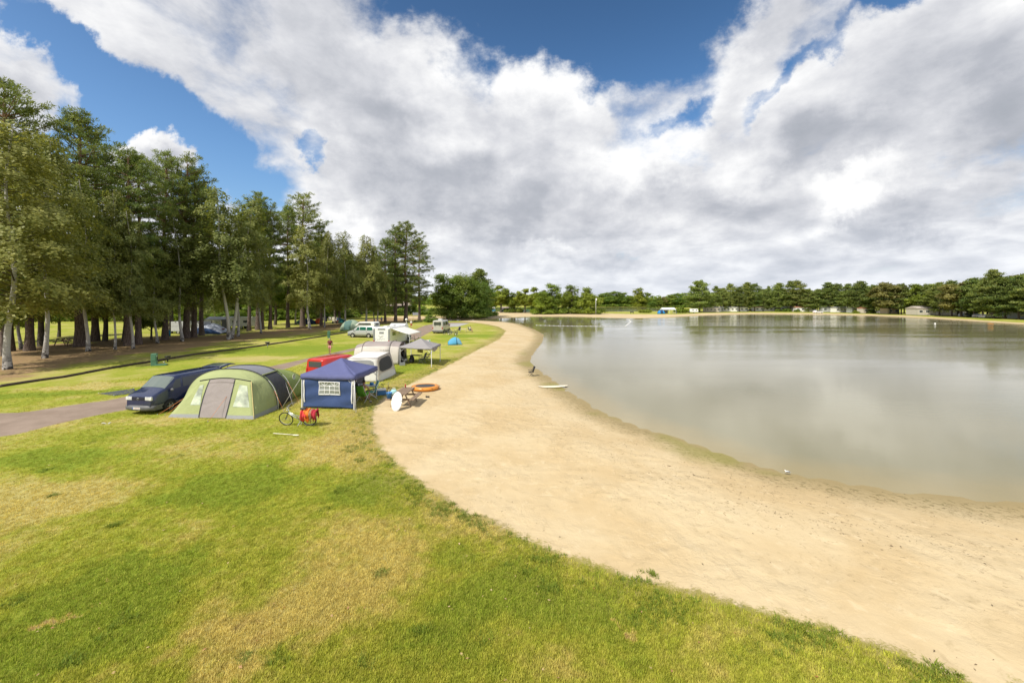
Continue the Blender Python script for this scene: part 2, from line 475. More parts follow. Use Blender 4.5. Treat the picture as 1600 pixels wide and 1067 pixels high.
# worn, sun-bleached patches and lusher ones
def gspot(cxy, rx, ry, rot, wgt):
    m = g.mapping(gwarp, (cxy[0], cxy[1], 0), (0, 0, rot), (rx, ry, 1), 'TEXTURE')
    return g.sstep(g.vmath('LENGTH', m), 0.2, 1.2, wgt, 0.0)
spots = [(gp(80, 780), 3.2, 2.0, 0.3, 0.30), (gp(440, 960), 2.0, 1.3, 0.6, 0.34), (gp(360, 1000), 1.0, 0.8, 0, 0.25), (gp(560, 860), 2.2, 1.6, 0.2, 0.22), (gp(520, 690), 2.6, 1.6, 0, 0.22),
         (gp(560, 690), 2.2, 4.0, 0.0, 0.30), (gp(330, 705), 3.0, 1.5, 0, 0.15), (gp(280, 655), 3.5, 1.0, 0.1, 0.42), (gp(700, 800), 1.5, 1.5, 0, 0.2), (gp(140, 605), 5.5, 2.0, 0.3, 0.42), (gp(410, 560), 4.0, 2.2, 0, 0.42),
         (gp(370, 760), 2.6, 1.8, 0.2, -0.50), (gp(560, 770), 1.6, 1.4, 0.2, -0.42), (gp(160, 930), 2.0, 1.6, 0.3, -0.42), (gp(60, 720), 4.0, 1.6, 0.2, -0.38), (gp(900, 960), 2.4, 1.6, -0.3, -0.30), (gp(760, 920), 1.4, 2.2, -0.3, -0.22),
         (gp(80, 1010), 2.2, 0.9, 0, -0.40), (gp(740, 525), 9, 4, 0, -0.42), (gp(600, 680), 0.3, 0.3, 0, 0.2), (gp(480, 545), 9, 8, 0, -0.40), (gp(610, 575), 5, 2.4, 0, -0.2), (gp(60, 615), 9, 1.6, 0.2, -0.42), (gp(640, 580), 3, 1.6, 0, -0.25), (gp(380, 820), 1.2, 1.0, 0, -0.15), (gp(135, 938), 0.30, 0.16, 0.3, 1.1), (gp(965, 982), 0.25, 0.15, 0.3, 0.8)]
acc = dry
for sp in spots: acc = g.math('ADD', acc, gspot(*sp))
dr = g.sstep(acc, 0.74, 1.72)
lush = (0.162, 0.238, 0.015); midg = (0.268, 0.304, 0.030); straw = (0.430, 0.372, 0.138)
c = g.mix(g.sstep(dr, 0.05, 0.5), lush, midg)
c = g.mix(g.sstep(dr, 0.38, 0.95), c, straw)
blade = g.noise(gpos, 26, 4, 0.7)
c = g.mix(g.sstep(blade, 0.36, 0.66, 0.0, 0.55), c, g.mix(0.5, c, (0.42, 0.37, 0.10)))
c = g.mix(g.sstep(blade, 0.28, 0.50, 0.42, 0.0), c, (0.07, 0.085, 0.012))
bare = g.sstep(acc, 1.66, 1.92, 0.0, 0.75)
c = g.mix(bare, c, (0.33, 0.235, 0.135))
g.l.new(c, gout.inputs[0])

def ground_material():
    m = bpy.data.materials.new('ground'); m.use_nodes = True
    t = NT(m.node_tree); b = t.n['Principled BSDF']
    gn = t.new('ShaderNodeGroup'); gn.node_tree = grp
    pos = t.vmath('MULTIPLY', t.new('ShaderNodeNewGeometry').outputs['Position'], (1, 1, 0))
    sand_d = t.attr('sand_d').outputs['Fac']; road_d = t.attr('road_d').outputs['Fac']; lake_d = t.attr('lake_d').outputs['Fac']; lit_d = t.attr('litter_d').outputs['Fac']
    e1 = t.noise(pos, 1.1, 6, 0.65); e2 = t.noise(pos, 5.5, 5, 0.7); e3 = t.noise(pos, 22, 4, 0.7)
    jag = t.math('ADD', t.math('MULTIPLY', t.math('SUBTRACT', e1, 0.5), 1.5), t.math('MULTIPLY', t.math('SUBTRACT', e2, 0.5), 0.9))
    jag = t.math('ADD', jag, t.math('MULTIPLY', t.math('SUBTRACT', e3, 0.5), 0.5))
    # lawn, thinning towards the sand
    lawn = gn.outputs[0]
    thin = t.sstep(t.math('ADD', sand_d, t.math('MULTIPLY', jag, 1.2)), -2.6, -0.3)
    lawn = t.mix(t.math('MULTIPLY', thin, 0.62), lawn, (0.31, 0.235, 0.095))
    edge_g = t.math('MULTIPLY', t.sstep(sand_d, -1.2, -0.25), t.sstep(sand_d, 0.2, 0.7, 1.0, 0.0))
    lawn = t.mix(t.math('MULTIPLY', edge_g, t.sstep(e1, 0.50, 0.60)), lawn, (0.13, 0.165, 0.02))
    # forest floor
    far_n = t.noise(pos, 0.22, 5, 0.6)
    litm = t.sstep(t.math('ADD', lit_d, t.math('MULTIPLY', t.math('SUBTRACT', far_n, 0.59), 26.0)), -1.5, 2.5)
    litm = t.math('MULTIPLY', litm, t.sstep(e1, 0.25, 0.5, 0.55, 1.0))
    litc = t.mix(e2, (0.19, 0.125, 0.060), (0.40, 0.275, 0.150))
    lawn = t.mix(litm, lawn, litc)
    # sand
    s1 = t.noise(pos, 0.28, 4, 0.6, 0.4); s2 = t.noise(pos, 2.2, 6, 0.7, 0.4); s3 = t.noise(pos, 34, 3, 0.7)
    sc = t.mix(t.sstep(s1, 0.3, 0.7), (0.484, 0.368, 0.205), (0.545, 0.442, 0.275))
    sc = t.mix(t.sstep(s2, 0.54, 0.70, 0, 0.5), sc, (0.62, 0.51, 0.33))
    sc = t.mix(t.sstep(s2, 0.45, 0.30, 0, 0.5), sc, (0.365, 0.285, 0.160))
    sc = t.mix(t.sstep(s3, 0.62, 0.8, 0, 0.5), sc, (0.30, 0.21, 0.12))
    # wet, weedy margin
    wet = t.sstep(t.math('ADD', lake_d, t.math('MULTIPLY', jag, 0.9)), -2.4, -0.1)
    sc = t.mix(t.math('MULTIPLY', wet, 0.85), sc, (0.250, 0.195, 0.092))
    weed = t.math('MULTIPLY', t.sstep(lake_d, -1.9, -0.9), t.sstep(lake_d, -0.15, -0.6))
    sc = t.mix(t.math('MULTIPLY', weed, t.sstep(e2, 0.50, 0.62, 0.0, 0.6)), sc, (0.14, 0.115, 0.045))
    deb = t.math('MULTIPLY', t.sstep(lake_d, -8.5, -3.5), t.sstep(lake_d, -0.2, -1.2))
    specks = t.sstep(t.noise(pos, 7.0, 6, 0.8, 0.6), 0.53, 0.66)
    sc = t.mix(t.math('MULTIPLY', t.math('MULTIPLY', deb, specks), t.sstep(e1, 0.4, 0.62)), sc, (0.15, 0.10, 0.05))
    algae = t.math('MULTIPLY', t.sstep(t.noise(pos, 0.20, 3, 0.5), 0.53, 0.66), t.sstep(t.math('ADD', lake_d, jag), -2.6, -0.6))
    sc = t.mix(t.math('MULTIPLY', algae, 0.6), sc, (0.22, 0.21, 0.05))
    under = t.sstep(lake_d, 0.0, 0.5)
    sc = t.mix(t.math('MULTIPLY', under, 0.5), sc, (0.26, 0.20, 0.10))
    sm_ = t.sstep(t.math('ADD', sand_d, t.math('MULTIPLY', jag, 0.75)), -0.12, 0.16)
    col = t.mix(sm_, lawn, sc)
    # the drive
    r1 = t.noise(pos, 0.8, 5, 0.65); r2 = t.noise(pos, 60, 3, 0.8)
    rc = t.mix(t.sstep(r1, 0.3, 0.7), (0.235, 0.180, 0.140), (0.315, 0.245, 0.195))
    rc = t.mix(t.sstep(r2, 0.4, 0.75, 0, 0.45), rc, (0.16, 0.125, 0.10))
    gr = t.sstep(t.noise(t.mapping(pos, scale=(0.35, 1, 1)), 0.9, 5, 0.6), 0.60, 0.74, 0, 0.5)
    rc = t.mix(gr, rc, (0.30, 0.19, 0.105))
    rm = t.sstep(t.math('ADD', road_d, t.math('MULTIPLY', jag, 0.22)), -0.03, 0.05)
    col = t.mix(rm, col, rc)
    t.l.new(col, b.inputs['Base Color'])
    rough = t.math('SUBTRACT', 0.95, t.math('MULTIPLY', t.math('MULTIPLY', wet, sm_), 0.25))
    t.l.new(rough, b.inputs['Roughness']); b.inputs['Specular IOR Level'].default_value = 0.12
    # relief: trodden sand, turf
    foot = t.noise(pos, 2.6, 6, 0.66, 0.5)
    vor = t.new('ShaderNodeTexVoronoi', feature='SMOOTH_F1'); vor.inputs['Scale'].default_value = 2.3; t.l.new(t.vmath('ADD', pos, t.vmath('SCALE', t.noise(pos, 1.7, 3, out='Color'), scale=0.5)), vor.inputs['Vector'])
    hs = t.math('ADD', t.math('MULTIPLY', foot, 0.075), t.math('MULTIPLY', vor.outputs['Distance'], 0.07))
    hs = t.math('MULTIPLY', hs, t.sstep(t.noise(pos, 0.35, 3, 0.6), 0.35, 0.65, 0.35, 1.25))
    hs = t.math('MULTIPLY', hs, t.sstep(lake_d, -1.0, -3.5, 0.25, 1.0))
    hg = t.math('ADD', t.math('MULTIPLY', t.noise(pos, 34, 4, 0.7), 0.035), t.math('MULTIPLY', e2, 0.05))
    h = t.math('ADD', t.math('MULTIPLY', hs, sm_), t.math('MULTIPLY', hg, t.math('SUBTRACT', 1.0, sm_)))
    h = t.math('MULTIPLY', h, t.math('SUBTRACT', 1.0, t.math('MULTIPLY', rm, 0.85)))
    bn = t.new('ShaderNodeBump'); bn.inputs['Strength'].default_value = 0.72; bn.inputs['Distance'].default_value = 1.0
    t.l.new(h, bn.inputs['Height']); t.l.new(bn.outputs[0], b.inputs['Normal'])
    return m
M_GROUND = ground_material()

ni, nj = GX.shape
idx = np.arange(ni * nj).reshape(ni, nj)
quads = np.stack([idx[:-1, :-1], idx[1:, :-1], idx[1:, 1:], idx[:-1, 1:]], -1).reshape(-1, 4)
VV = np.stack([GX, GY, GZ], -1).reshape(-1, 3)
def fmean(a): return a.reshape(-1)[quads].mean(1)
is_road = fmean(s_road) > 0
is_sand = (fmean(s_sand) > 0) & ~is_road
def sheet(name, mask, label=None):
    F = quads[mask]; u, inv = np.unique(F, return_inverse=True)
    at = {k: ('POINT', a.reshape(-1)[u]) for k, a in (('sand_d', s_sand), ('road_d', s_road), ('lake_d', s_lake), ('litter_d', s_lit))}
    o = link_mesh(name, np_mesh(name, VV[u], inv.reshape(-1, 4), [M_GROUND], at, True))
    o['kind'] = 'structure'
    return o
sheet('ground', ~is_road & ~is_sand)
sheet('beach', is_sand)
sheet('road', is_road)

# ------------------------------------------------------------------ water
def water_material():
    m = bpy.data.materials.new('lake_water'); m.use_nodes = True
    t = NT(m.node_tree); b = t.n['Principled BSDF']
    pos = t.vmath('MULTIPLY', t.new('ShaderNodeNewGeometry').outputs['Position'], (1, 1, 0))
    d = t.attr('lake_d').outputs['Fac']
    n1 = t.noise(pos, 0.06, 4, 0.6, 0.4)
    jag = t.math('MULTIPLY', t.math('SUBTRACT', t.noise(pos, 0.6, 5, 0.6), 0.5), 2.0)
    deep = t.mix(n1, (0.205, 0.188, 0.104), (0.245, 0.225, 0.132))
    sh = t.sstep(t.math('ADD', d, jag), 0.0, 3.0)
    col = t.mix(sh, (0.285, 0.235, 0.115), deep)
    t.l.new(col, b.inputs['Base Color'])
    b.inputs['IOR'].default_value = 1.33
    b.inputs['Specular IOR Level'].default_value = 0.8
    b.inputs['Roughness'].default_value = 0.05
    # breeze-ruffled and glassy lanes, long-crested ripples
    lane = t.noise(t.mapping(pos, rot=(0, 0, 0.5), scale=(0.012, 0.06, 1)), 1.0, 4, 0.6)
    rip = t.noise(t.mapping(pos, rot=(0, 0, 0.35), scale=(0.9, 2.2, 1)), 1.3, 4, 0.6)
    rip2 = t.noise(t.mapping(pos, rot=(0, 0, -0.2), scale=(1.0, 2.6, 1)), 5.0, 3, 0.6)
    h = t.math('ADD', t.math('MULTIPLY', rip, 0.007), t.math('MULTIPLY', rip2, 0.002))
    h = t.math('MULTIPLY', h, t.sstep(lane, 0.40, 0.66, 0.22, 1.5))
    h = t.math('MULTIPLY', h, t.sstep(t.sep(pos)[0], 10.0, 80.0, 0.8, 4.5))
    bn = t.new('ShaderNodeBump'); bn.inputs['Strength'].default_value = 1.0; bn.inputs['Distance'].default_value = 1.0
    t.l.new(h, bn.inputs['Height']); t.l.new(bn.outputs[0], b.inputs['Normal'])
    t.l.new(t.sstep(lane, 0.35, 0.7, 0.015, 0.07), b.inputs['Roughness'])
    return m
def water_sheet(name, field_, margin=-1.2):
    mask = quads[(field_.reshape(-1)[quads].max(1) > margin)]
    u, inv = np.unique(mask, return_inverse=True)
    v = VV[u].copy(); v[:, 2] = WZ
    o = link_mesh(name, np_mesh(name, v, inv.reshape(-1, 4), [M_WATER], {'lake_d': ('POINT', field_.reshape(-1)[u])}, True))
    o['kind'] = 'structure'
M_WATER = water_material()
water_sheet('lake_water', sdf(LAKE, GX, GY))
water_sheet('pond_water', sdf(POND, GX, GY))
# ------------------------------------------------------------------ trees
def leaf_mat(name, c1, c2, trans=0.35, rough=0.55, spread=0.25):
    m = bpy.data.materials.new(name); m.use_nodes = True
    t = NT(m.node_tree); b = t.n['Principled BSDF']
    tint = t.attr('tint').outputs['Fac']
    rnd = t.new('ShaderNodeObjectInfo').outputs['Random']
    f = t.math('ADD', tint, t.math('MULTIPLY', t.math('SUBTRACT', rnd, 0.5), spread), clamp=True)
    c = t.mix(f, c1, c2)
    hs = t.new('ShaderNodeHueSaturation'); t.l.new(c, hs.inputs['Color'])
    t.l.new(t.math('ADD', 0.488, t.math('MULTIPLY', t.math('FRACT', t.math('MULTIPLY', rnd, 7.3)), 0.024)), hs.inputs['Hue'])
    t.l.new(t.math('ADD', 0.85, t.math('MULTIPLY', t.math('FRACT', t.math('MULTIPLY', rnd, 13.7)), 0.30)), hs.inputs['Value'])
    c = hs.outputs[0]
    t.l.new(c, b.inputs['Base Color']); b.inputs['Roughness'].default_value = rough; b.inputs['Specular IOR Level'].default_value = 0.35
    tr = t.new('ShaderNodeBsdfTranslucent'); t.l.new(t.mix(1.0, c, (1.15, 1.1, 0.6), 'MULTIPLY'), tr.inputs['Color'])
    ms = t.new('ShaderNodeMixShader'); ms.inputs[0].default_value = trans
    out = t.n['Material Output']
    t.l.new(b.outputs[0], ms.inputs[1]); t.l.new(tr.outputs[0], ms.inputs[2]); t.l.new(ms.outputs[0], out.inputs['Surface'])
    return m
L_PINE = leaf_mat('pine_needles', (0.070, 0.128, 0.028), (0.300, 0.340, 0.080), 0.34, 0.5)
L_BIRCH = leaf_mat('birch_leaves', (0.140, 0.180, 0.040), (0.385, 0.395, 0.115), 0.42)
L_LEAF = leaf_mat('broad_leaves', (0.088, 0.165, 0.023), (0.290, 0.370, 0.050), 0.42)
L_OLIVE = leaf_mat('olive_leaves', (0.150, 0.205, 0.022), (0.345, 0.400, 0.050), 0.42)
L_RUST = leaf_mat('turning_leaves', (0.150, 0.155, 0.036), (0.290, 0.275, 0.080), 0.38)

def bark_mat(name, dark, light, scale=(6, 6, 1.2), top=None, birch=False):
    m = bpy.data.materials.new(name); m.use_nodes = True
    t = NT(m.node_tree); b = t.n['Principled BSDF']
    tc = t.new('ShaderNodeTexCoord').outputs['Object']
    if birch:
        n = t.noise(t.mapping(tc, scale=(2.2, 2.2, 9)), 1.6, 5, 0.7)
        col = t.mix(t.sstep(n, 0.60, 0.68), light, dark)
        z = t.sep(tc)[2]
        n2 = t.noise(tc, 2.5, 5, 0.7)
        col = t.mix(t.math('MULTIPLY', t.sstep(z, 1.7, 0.2), t.sstep(n2, 0.42, 0.55)), col, dark)
    else:
        n = t.noise(t.mapping(tc, scale=scale), 2.0, 6, 0.7)
        col = t.mix(t.sstep(n, 0.35, 0.65), dark, light)
        if top:
            z = t.sep(tc)[2]
            col = t.mix(t.sstep(z, 9, 16), col, t.mix(n, top, light))
    t.l.new(col, b.inputs['Base Color']); b.inputs['Roughness'].default_value = 0.9
    bn = t.new('ShaderNodeBump'); bn.inputs['Strength'].default_value = 0.8; bn.inputs['Distance'].default_value = 0.06
    t.l.new(n, bn.inputs['Height']); t.l.new(bn.outputs[0], b.inputs['Normal'])
    return m
B_PINE = bark_mat('pine_bark', (0.060, 0.042, 0.033), (0.200, 0.150, 0.120), top=(0.30, 0.155, 0.075))
B_BIRCH = bark_mat('birch_bark', (0.045, 0.040, 0.036), (0.46, 0.44, 0.41), birch=True)
B_TWIG = bark_mat('twig_bark', (0.045, 0.034, 0.028), (0.110, 0.085, 0.070))
B_OAK = bark_mat('oak_bark', (0.050, 0.042, 0.033), (0.150, 0.125, 0.095))

def unit(rng, n):
    v = rng.normal(size=(n, 3)); return v / np.linalg.norm(v, axis=1, keepdims=True)

def cards(rng, centres, dirs, size, aspect=0.6, jitter=0.35):
    """leaf-sized quads (kites) around centres, roughly facing dirs"""
    n = len(centres)
    d = dirs / (np.linalg.norm(dirs, axis=1, keepdims=True) + 1e-9) + unit(rng, n) * 0.52; d /= np.linalg.norm(d, axis=1, keepdims=True) + 1e-9
    u = np.cross(d, unit(rng, n)); u /= np.linalg.norm(u, axis=1, keepdims=True) + 1e-9
    v = np.cross(d, u)
    s = size * (1 + jitter * rng.uniform(-1, 1, (n, 1)))
    a = centres - u * s * 0.5; b = centres + v * s * aspect * 0.5 + d * s * 0.08; c = centres + u * s * 0.5; e = centres - v * s * aspect * 0.5 + d * s * 0.08
    return np.stack([a, b, c, e], 1).reshape(-1, 3), np.arange(4 * n).reshape(n, 4)

def spikes(rng, base, dirs, length, width, face=None):
    """needle sprays: slim kites that start at base and run along dirs"""
    n = len(base)
    u = np.cross(dirs, np.array([0, 0, 1.0]) + (face if face is not None else 0) + unit(rng, n) * 0.75); u /= np.linalg.norm(u, axis=1, keepdims=True) + 1e-9
    L = length * rng.uniform(0.7, 1.2, (n, 1))
    m = base + dirs * L * 0.55
    return np.stack([base, m + u * width * 0.5, base + dirs * L, m - u * width * 0.5], 1).reshape(-1, 3), np.arange(4 * n).reshape(n, 4)

def wood_mesh(name, tubes, m):
    mb = MB()
    for pts, rad, n in tubes: mb.tube(pts, rad, n, cap=False)
    return mb.mesh(name, m)

def pine_mesh(seed, H, cb, Rr, per=27, level=0.72, clumps=1.0, lean=0.0, nl=0.42, nw=0.085, lod=False):
    rng = np.random.default_rng(seed)
    ph = rng.uniform(0, 6.28)
    def ax(z): return np.array([lean * z + 0.12 * math.sin(z * 0.35 + ph) * min(1, z / 5), 0.12 * math.cos(z * 0.29 + ph) * min(1, z / 5), z])
    r0 = 0.0165 * H
    zs = np.linspace(0, H * 0.97, 14)
    rad = [r0 * (1.35 if i == 0 else 1.0) * (1 - 0.86 * (z / H)) + 0.02 for i, z in enumerate(zs)]
    tubes = [([ax(z) for z in zs], rad, 6 if lod else 10)]
    bases, dirs, tints, faces = [], [], [], []
    z = H * cb
    az = rng.uniform(0, 6.28)
    while z < H * 0.985:
        t = (z - H * cb) / (H * (1 - cb))
        prof = (0.50 + 0.56 * math.sin(math.pi * min(1, 0.10 + t * 0.80))) * (1 - t ** 6 * 0.62) if not lod else (0.66 + 0.40 * math.sin(math.pi * min(1, 0.14 + t * 0.92))) * (1 - t ** 3.4 * 0.80)
        skip = rng.random() < (0.14 if t < 0.8 else 0)
        nb = rng.integers(3, 6)
        for b in range(nb):
            if skip and b > 1: continue
            az += 2 * math.pi / nb + rng.normal(0, 0.35)
            L = max(0.5, Rr * prof * rng.uniform(0.55, 1.12))
            pitch = R(-10 + 62 * t ** 2.0 + rng.normal(0, 9))
            h = np.array([math.cos(az), math.sin(az), 0.0])
            base = ax(z + rng.uniform(-0.2, 0.2))
            def bp(s): return base + h * (L * s * math.cos(pitch)) + np.array([0, 0, L * s * math.sin(pitch) + 0.10 * L * s * s])
            if not lod or b % 2 == 0:
                tubes.append(([bp(0), bp(0.5), bp(1.0)], [0.055 * L / 3 + 0.012, 0.03 * L / 3 + 0.01, 0.008], 3 if lod else 4))
            nc = max(2, int((3 + L * 2.6) * clumps))
            side = np.array([-h[1], h[0], 0])
            for k in range(nc):
                s = 0.30 + 0.72 * (k + rng.random()) / nc
                wid = 0.34 * L * (1.1 - 0.75 * s) + 0.15
                c = bp(s) + side * rng.normal(0, wid) + np.array([0, 0, rng.normal(0.04, 0.12)])
                n = int(per * rng.uniform(0.7, 1.25))
                o = h * 0.55 + np.array([0, 0, 0.55])
                dd = unit(rng, n) + o; dd /= np.linalg.norm(dd, axis=1, keepdims=True)
                bases.append(c + unit(rng, n) * (rng.random((n, 1)) ** 0.5) * np.array([0.45, 0.45, 0.24]) * (1.7 if lod else 1.0)); dirs.append(dd); faces.append(np.tile(h * 0.9, (n, 1)))
                tints.append(np.full(n, np.clip(rng.normal(0.45 + 0.1 * t, 0.2), 0, 1)) + rng.normal(0, 0.10, n))
        z += level * rng.uniform(0.6, 1.75)
    V, F = spikes(rng, np.concatenate(bases), np.concatenate(dirs), nl, nw, np.concatenate(faces))
    crown = np_mesh('pine_crown', V, F, [L_PINE], {'tint': ('FACE', np.clip(np.concatenate(tints), 0, 1))})
    return wood_mesh('pine_trunk', tubes, B_PINE), crown

def birch_mesh(seed, H, cb, Rr, weep=1.0, leaf=0.20, per=14, lod=False, bend=0.0, stems=1, nb_=None):
    rng = np.random.default_rng(seed)
    tubes, twigs, cen, dr, tin = [], [], [], [], []
    for st in range(stems):
        ph = rng.uniform(0, 6.28); ln = rng.uniform(-0.05, 0.05, 2) + (np.array([0.07, 0]) * (st - (stems - 1) / 2) * 2 if stems > 1 else 0)
        off = np.array([0.35 * (st - (stems - 1) / 2), rng.uniform(-.2, .2), 0]) * (stems > 1)
        def ax(z): return off + np.array([(ln[0] + bend) * z + 0.22 * math.sin(z * 0.42 + ph) * min(1, z / 4), ln[1] * z + 0.2 * math.cos(z * 0.37 + ph) * min(1, z / 4), z])
        zs = np.linspace(0, H * 0.96, 13); r0 = 0.0082 * H
        tubes.append(([ax(z) for z in zs], [r0 * (1.4 if i == 0 else 1) * (1 - 0.9 * z / H) + 0.012 for i, z in enumerate(zs)], 6 if lod else 9))
        nb = nb_ or int(H * 4.2 / stems)
        az = rng.uniform(0, 6.28)
        for b in range(nb):
            t = (b + rng.random()) / nb
            z = H * (cb + (0.97 - cb) * t)
            az += 2.4 + rng.normal(0, 0.4)
            h = np.array([math.cos(az), math.sin(az), 0.0]); side = np.array([-h[1], h[0], 0])
            L = Rr * (0.55 + 0.6 * math.sin(math.pi * min(1, 0.22 + 0.80 * t))) * rng.uniform(0.6, 1.1) * (1 - 0.55 * t * t)
            up = rng.uniform(0.55, 1.0)
            base = ax(z)
            def bp(s): return base + h * L * s + np.array([0, 0, L * (up * s - 0.62 * weep * s * s)])
            twigs.append(([bp(0), bp(0.35), bp(0.7), bp(1)], [0.016 * L / 2 + 0.008, 0.014, 0.009, 0.004], 4))
            nt = max(4, int(L * 6.5))
            for k in range(nt):
                s = 0.22 + 0.8 * (k + rng.random()) / nt
                c0 = bp(min(s, 1.02)) + side * rng.normal(0, 0.22 * L * (1.15 - s) + 0.12)
                hang = rng.uniform(0.4, 1.25) * weep
                n = int(per * rng.uniform(0.7, 1.3))
                q = rng.random((n, 1))
                drop = np.concatenate([h[None, :2] * q * 0.25 + rng.normal(0, 0.13, (n, 2)), -hang * q + rng.normal(0.1, 0.12, (n, 1))], 1)
                cen.append(c0 + drop); dr.append(np.tile(h * 0.6 + np.array([0, 0, 0.6]), (n, 1)))
                tin.append(np.clip(rng.normal(0.45, 0.2), 0, 1) + rng.normal(0, 0.13, n))
    V, F = cards(rng, np.concatenate(cen), np.concatenate(dr), leaf, 0.75)
    crown = np_mesh('birch_crown', V, F, [L_BIRCH], {'tint': ('FACE', np.clip(np.concatenate(tin), 0, 1))})
    return wood_mesh('birch_trunk', tubes, B_BIRCH), crown, wood_mesh('birch_branches', twigs, B_TWIG)

def broad_mesh(seed, H, cb, Rr, n_leaf=22000, leaf=0.26, lobes=26, m=None, low=False, trunk=True):
    rng = np.random.default_rng(seed)
    m = m or L_LEAF
    ch = H * (1 - cb); cz = H * cb + ch * (0.5 if not low else 0.44); zs_ = 0.5 if not low else 0.60
    L = []
    for i in range(lobes):
        u = unit(rng, 1)[0]; rr = rng.uniform(0.35, 0.86)
        squeeze = 1.0 if u[2] < 0.3 else (1.0 - 0.35 * u[2])
        L.append((np.array([u[0] * Rr * rr * squeeze, u[1] * Rr * rr * squeeze, max(0.16 * Rr, cz + u[2] * ch * zs_ * rr)]), rng.uniform(0.20, 0.40) * Rr, np.clip(rng.normal(0.45, 0.16), 0.1, 0.9)))
    if low:
        for i in range(14):
            a_ = 6.28 * (i + rng.random()) / 14; q_ = rng.uniform(0.45, 0.85) * Rr
            L.append((np.array([q_ * math.cos(a_), q_ * math.sin(a_), Rr * rng.uniform(0.10, 0.30)]), rng.uniform(0.22, 0.34) * Rr, np.clip(rng.normal(0.42, 0.16), 0.1, 0.9)))
    w_ = np.array([l[1] ** 2 for l in L]); w_ /= w_.sum()
    # twig clusters on every lobe, leaves on every cluster
    ncl = max(60, n_leaf // 16)
    which = rng.choice(len(L), ncl, p=w_)
    lc = np.array([l[0] for l in L])[which]; lr = np.array([l[1] for l in L])[which]; lt = np.array([l[2] for l in L])[which]
    u = unit(rng, ncl); u[:, 2] = u[:, 2] * 0.8 + 0.12
    cpos = lc + u * (lr * rng.uniform(0.45, 1.12, ncl))[:, None] * np.array([1, 1, 0.85])
    k = n_leaf // ncl
    cen = np.repeat(cpos, k, 0) + rng.normal(0, 1, (ncl * k, 3)) * np.array([0.34, 0.34, 0.22]) * (Rr / 5)
    zmin = H * cb * 0.8 if not low else 0.15
    cen[:, 2] = np.maximum(cen[:, 2], zmin + rng.random(len(cen)) * (0.5 if not low else 0.9))
    dirs = np.repeat(u, k, 0) * 0.7 + np.array([0, 0, 0.35])
    tint = np.clip(np.repeat(lt + rng.normal(0, 0.12, ncl), k) + rng.normal(0, 0.09, ncl * k), 0, 1)
    V, F = cards(rng, cen, dirs, leaf, 0.7)
    crown = np_mesh('broadleaf_crown', V, F, [m], {'tint': ('FACE', tint)})
    r0 = 0.022 * H
    tubes = [([(0, 0, 0), (0.1, 0.05, H * cb * 0.7), (0.1, 0.1, cz), (0, 0, H * 0.85)], [r0 * 1.3, r0, r0 * 0.6, 0.03], 8)]
    for l in L[:12]:
        c = l[0]; tubes.append(([(0.1, 0.05, max(0.5, min(c[2] * 0.6, cz * 0.8))), tuple(c * np.array([0.5, 0.5, 0.9])), tuple(c)], [r0 * 0.4, r0 * 0.25, 0.03], 4))
    return wood_mesh('broadleaf_trunk', tubes, B_OAK), crown

def fit(ms, H):
    me = ms[1]; n = len(me.vertices); a = np.empty(n * 3, np.float32); me.vertices.foreach_get('co', a)
    k = H / np.percentile(a[2::3], 99.9)
    for m_ in ms:
        b = np.empty(len(m_.vertices) * 3, np.float32); m_.vertices.foreach_get('co', b); m_.vertices.foreach_set('co', b * np.float32(k)); m_.update()
    return ms
def put_tree(name, meshes, x, y, H, label, cat, group, src_h, rz=None, wide=1.0, rng=random.Random(5), crown_mat=None):
    s = H / src_h
    t = thing(name, label, cat, (x, y, ground_z(x, y) - 0.03), rng.uniform(0, 6.28) if rz is None else rz, group)
    t.scale = (s * wide, s * wide, s)
    link_mesh('trunk', meshes[0], t)
    c = link_mesh('crown', meshes[1], t); c['kind'] = 'stuff'
    if len(meshes) > 2: link_mesh('branches', meshes[2], t)['kind'] = 'stuff'
    return t

def by_px(px, py, ytop):
    x, y = gp(px, py); return x, y, CAM_H + (472 - ytop) * y / FPX

PINES = [(fit(pine_mesh(11, 28, 0.34, 4.6), 28), 28), (fit(pine_mesh(12, 28, 0.28, 5.0, per=28), 28), 28), (fit(pine_mesh(13, 28, 0.40, 4.4), 28), 28), (fit(pine_mesh(14, 28, 0.22, 5.4), 28), 28)]
BIRCH = [(fit(birch_mesh(21, 20, 0.20, 4.6, 1.1, nb_=92), 20), 20), (fit(birch_mesh(22, 20, 0.22, 3.2, 1.0, nb_=76), 20), 20), (fit(birch_mesh(23, 18, 0.20, 3.6, 1.6, per=17, nb_=78), 18), 18), (fit(birch_mesh(24, 18, 0.28, 3.0, 1.2, stems=2, nb_=60), 18), 18)]
BROAD = [(fit(broad_mesh(31, 16, 0.06, 7.2, 34000, 0.34, 34), 16), 16), (fit(broad_mesh(32, 14, 0.16, 5.6, 24000, 0.30, 28), 14), 14), (fit(broad_mesh(33, 12, 0.22, 5.0, 20000, 0.26, 26), 12), 12)]

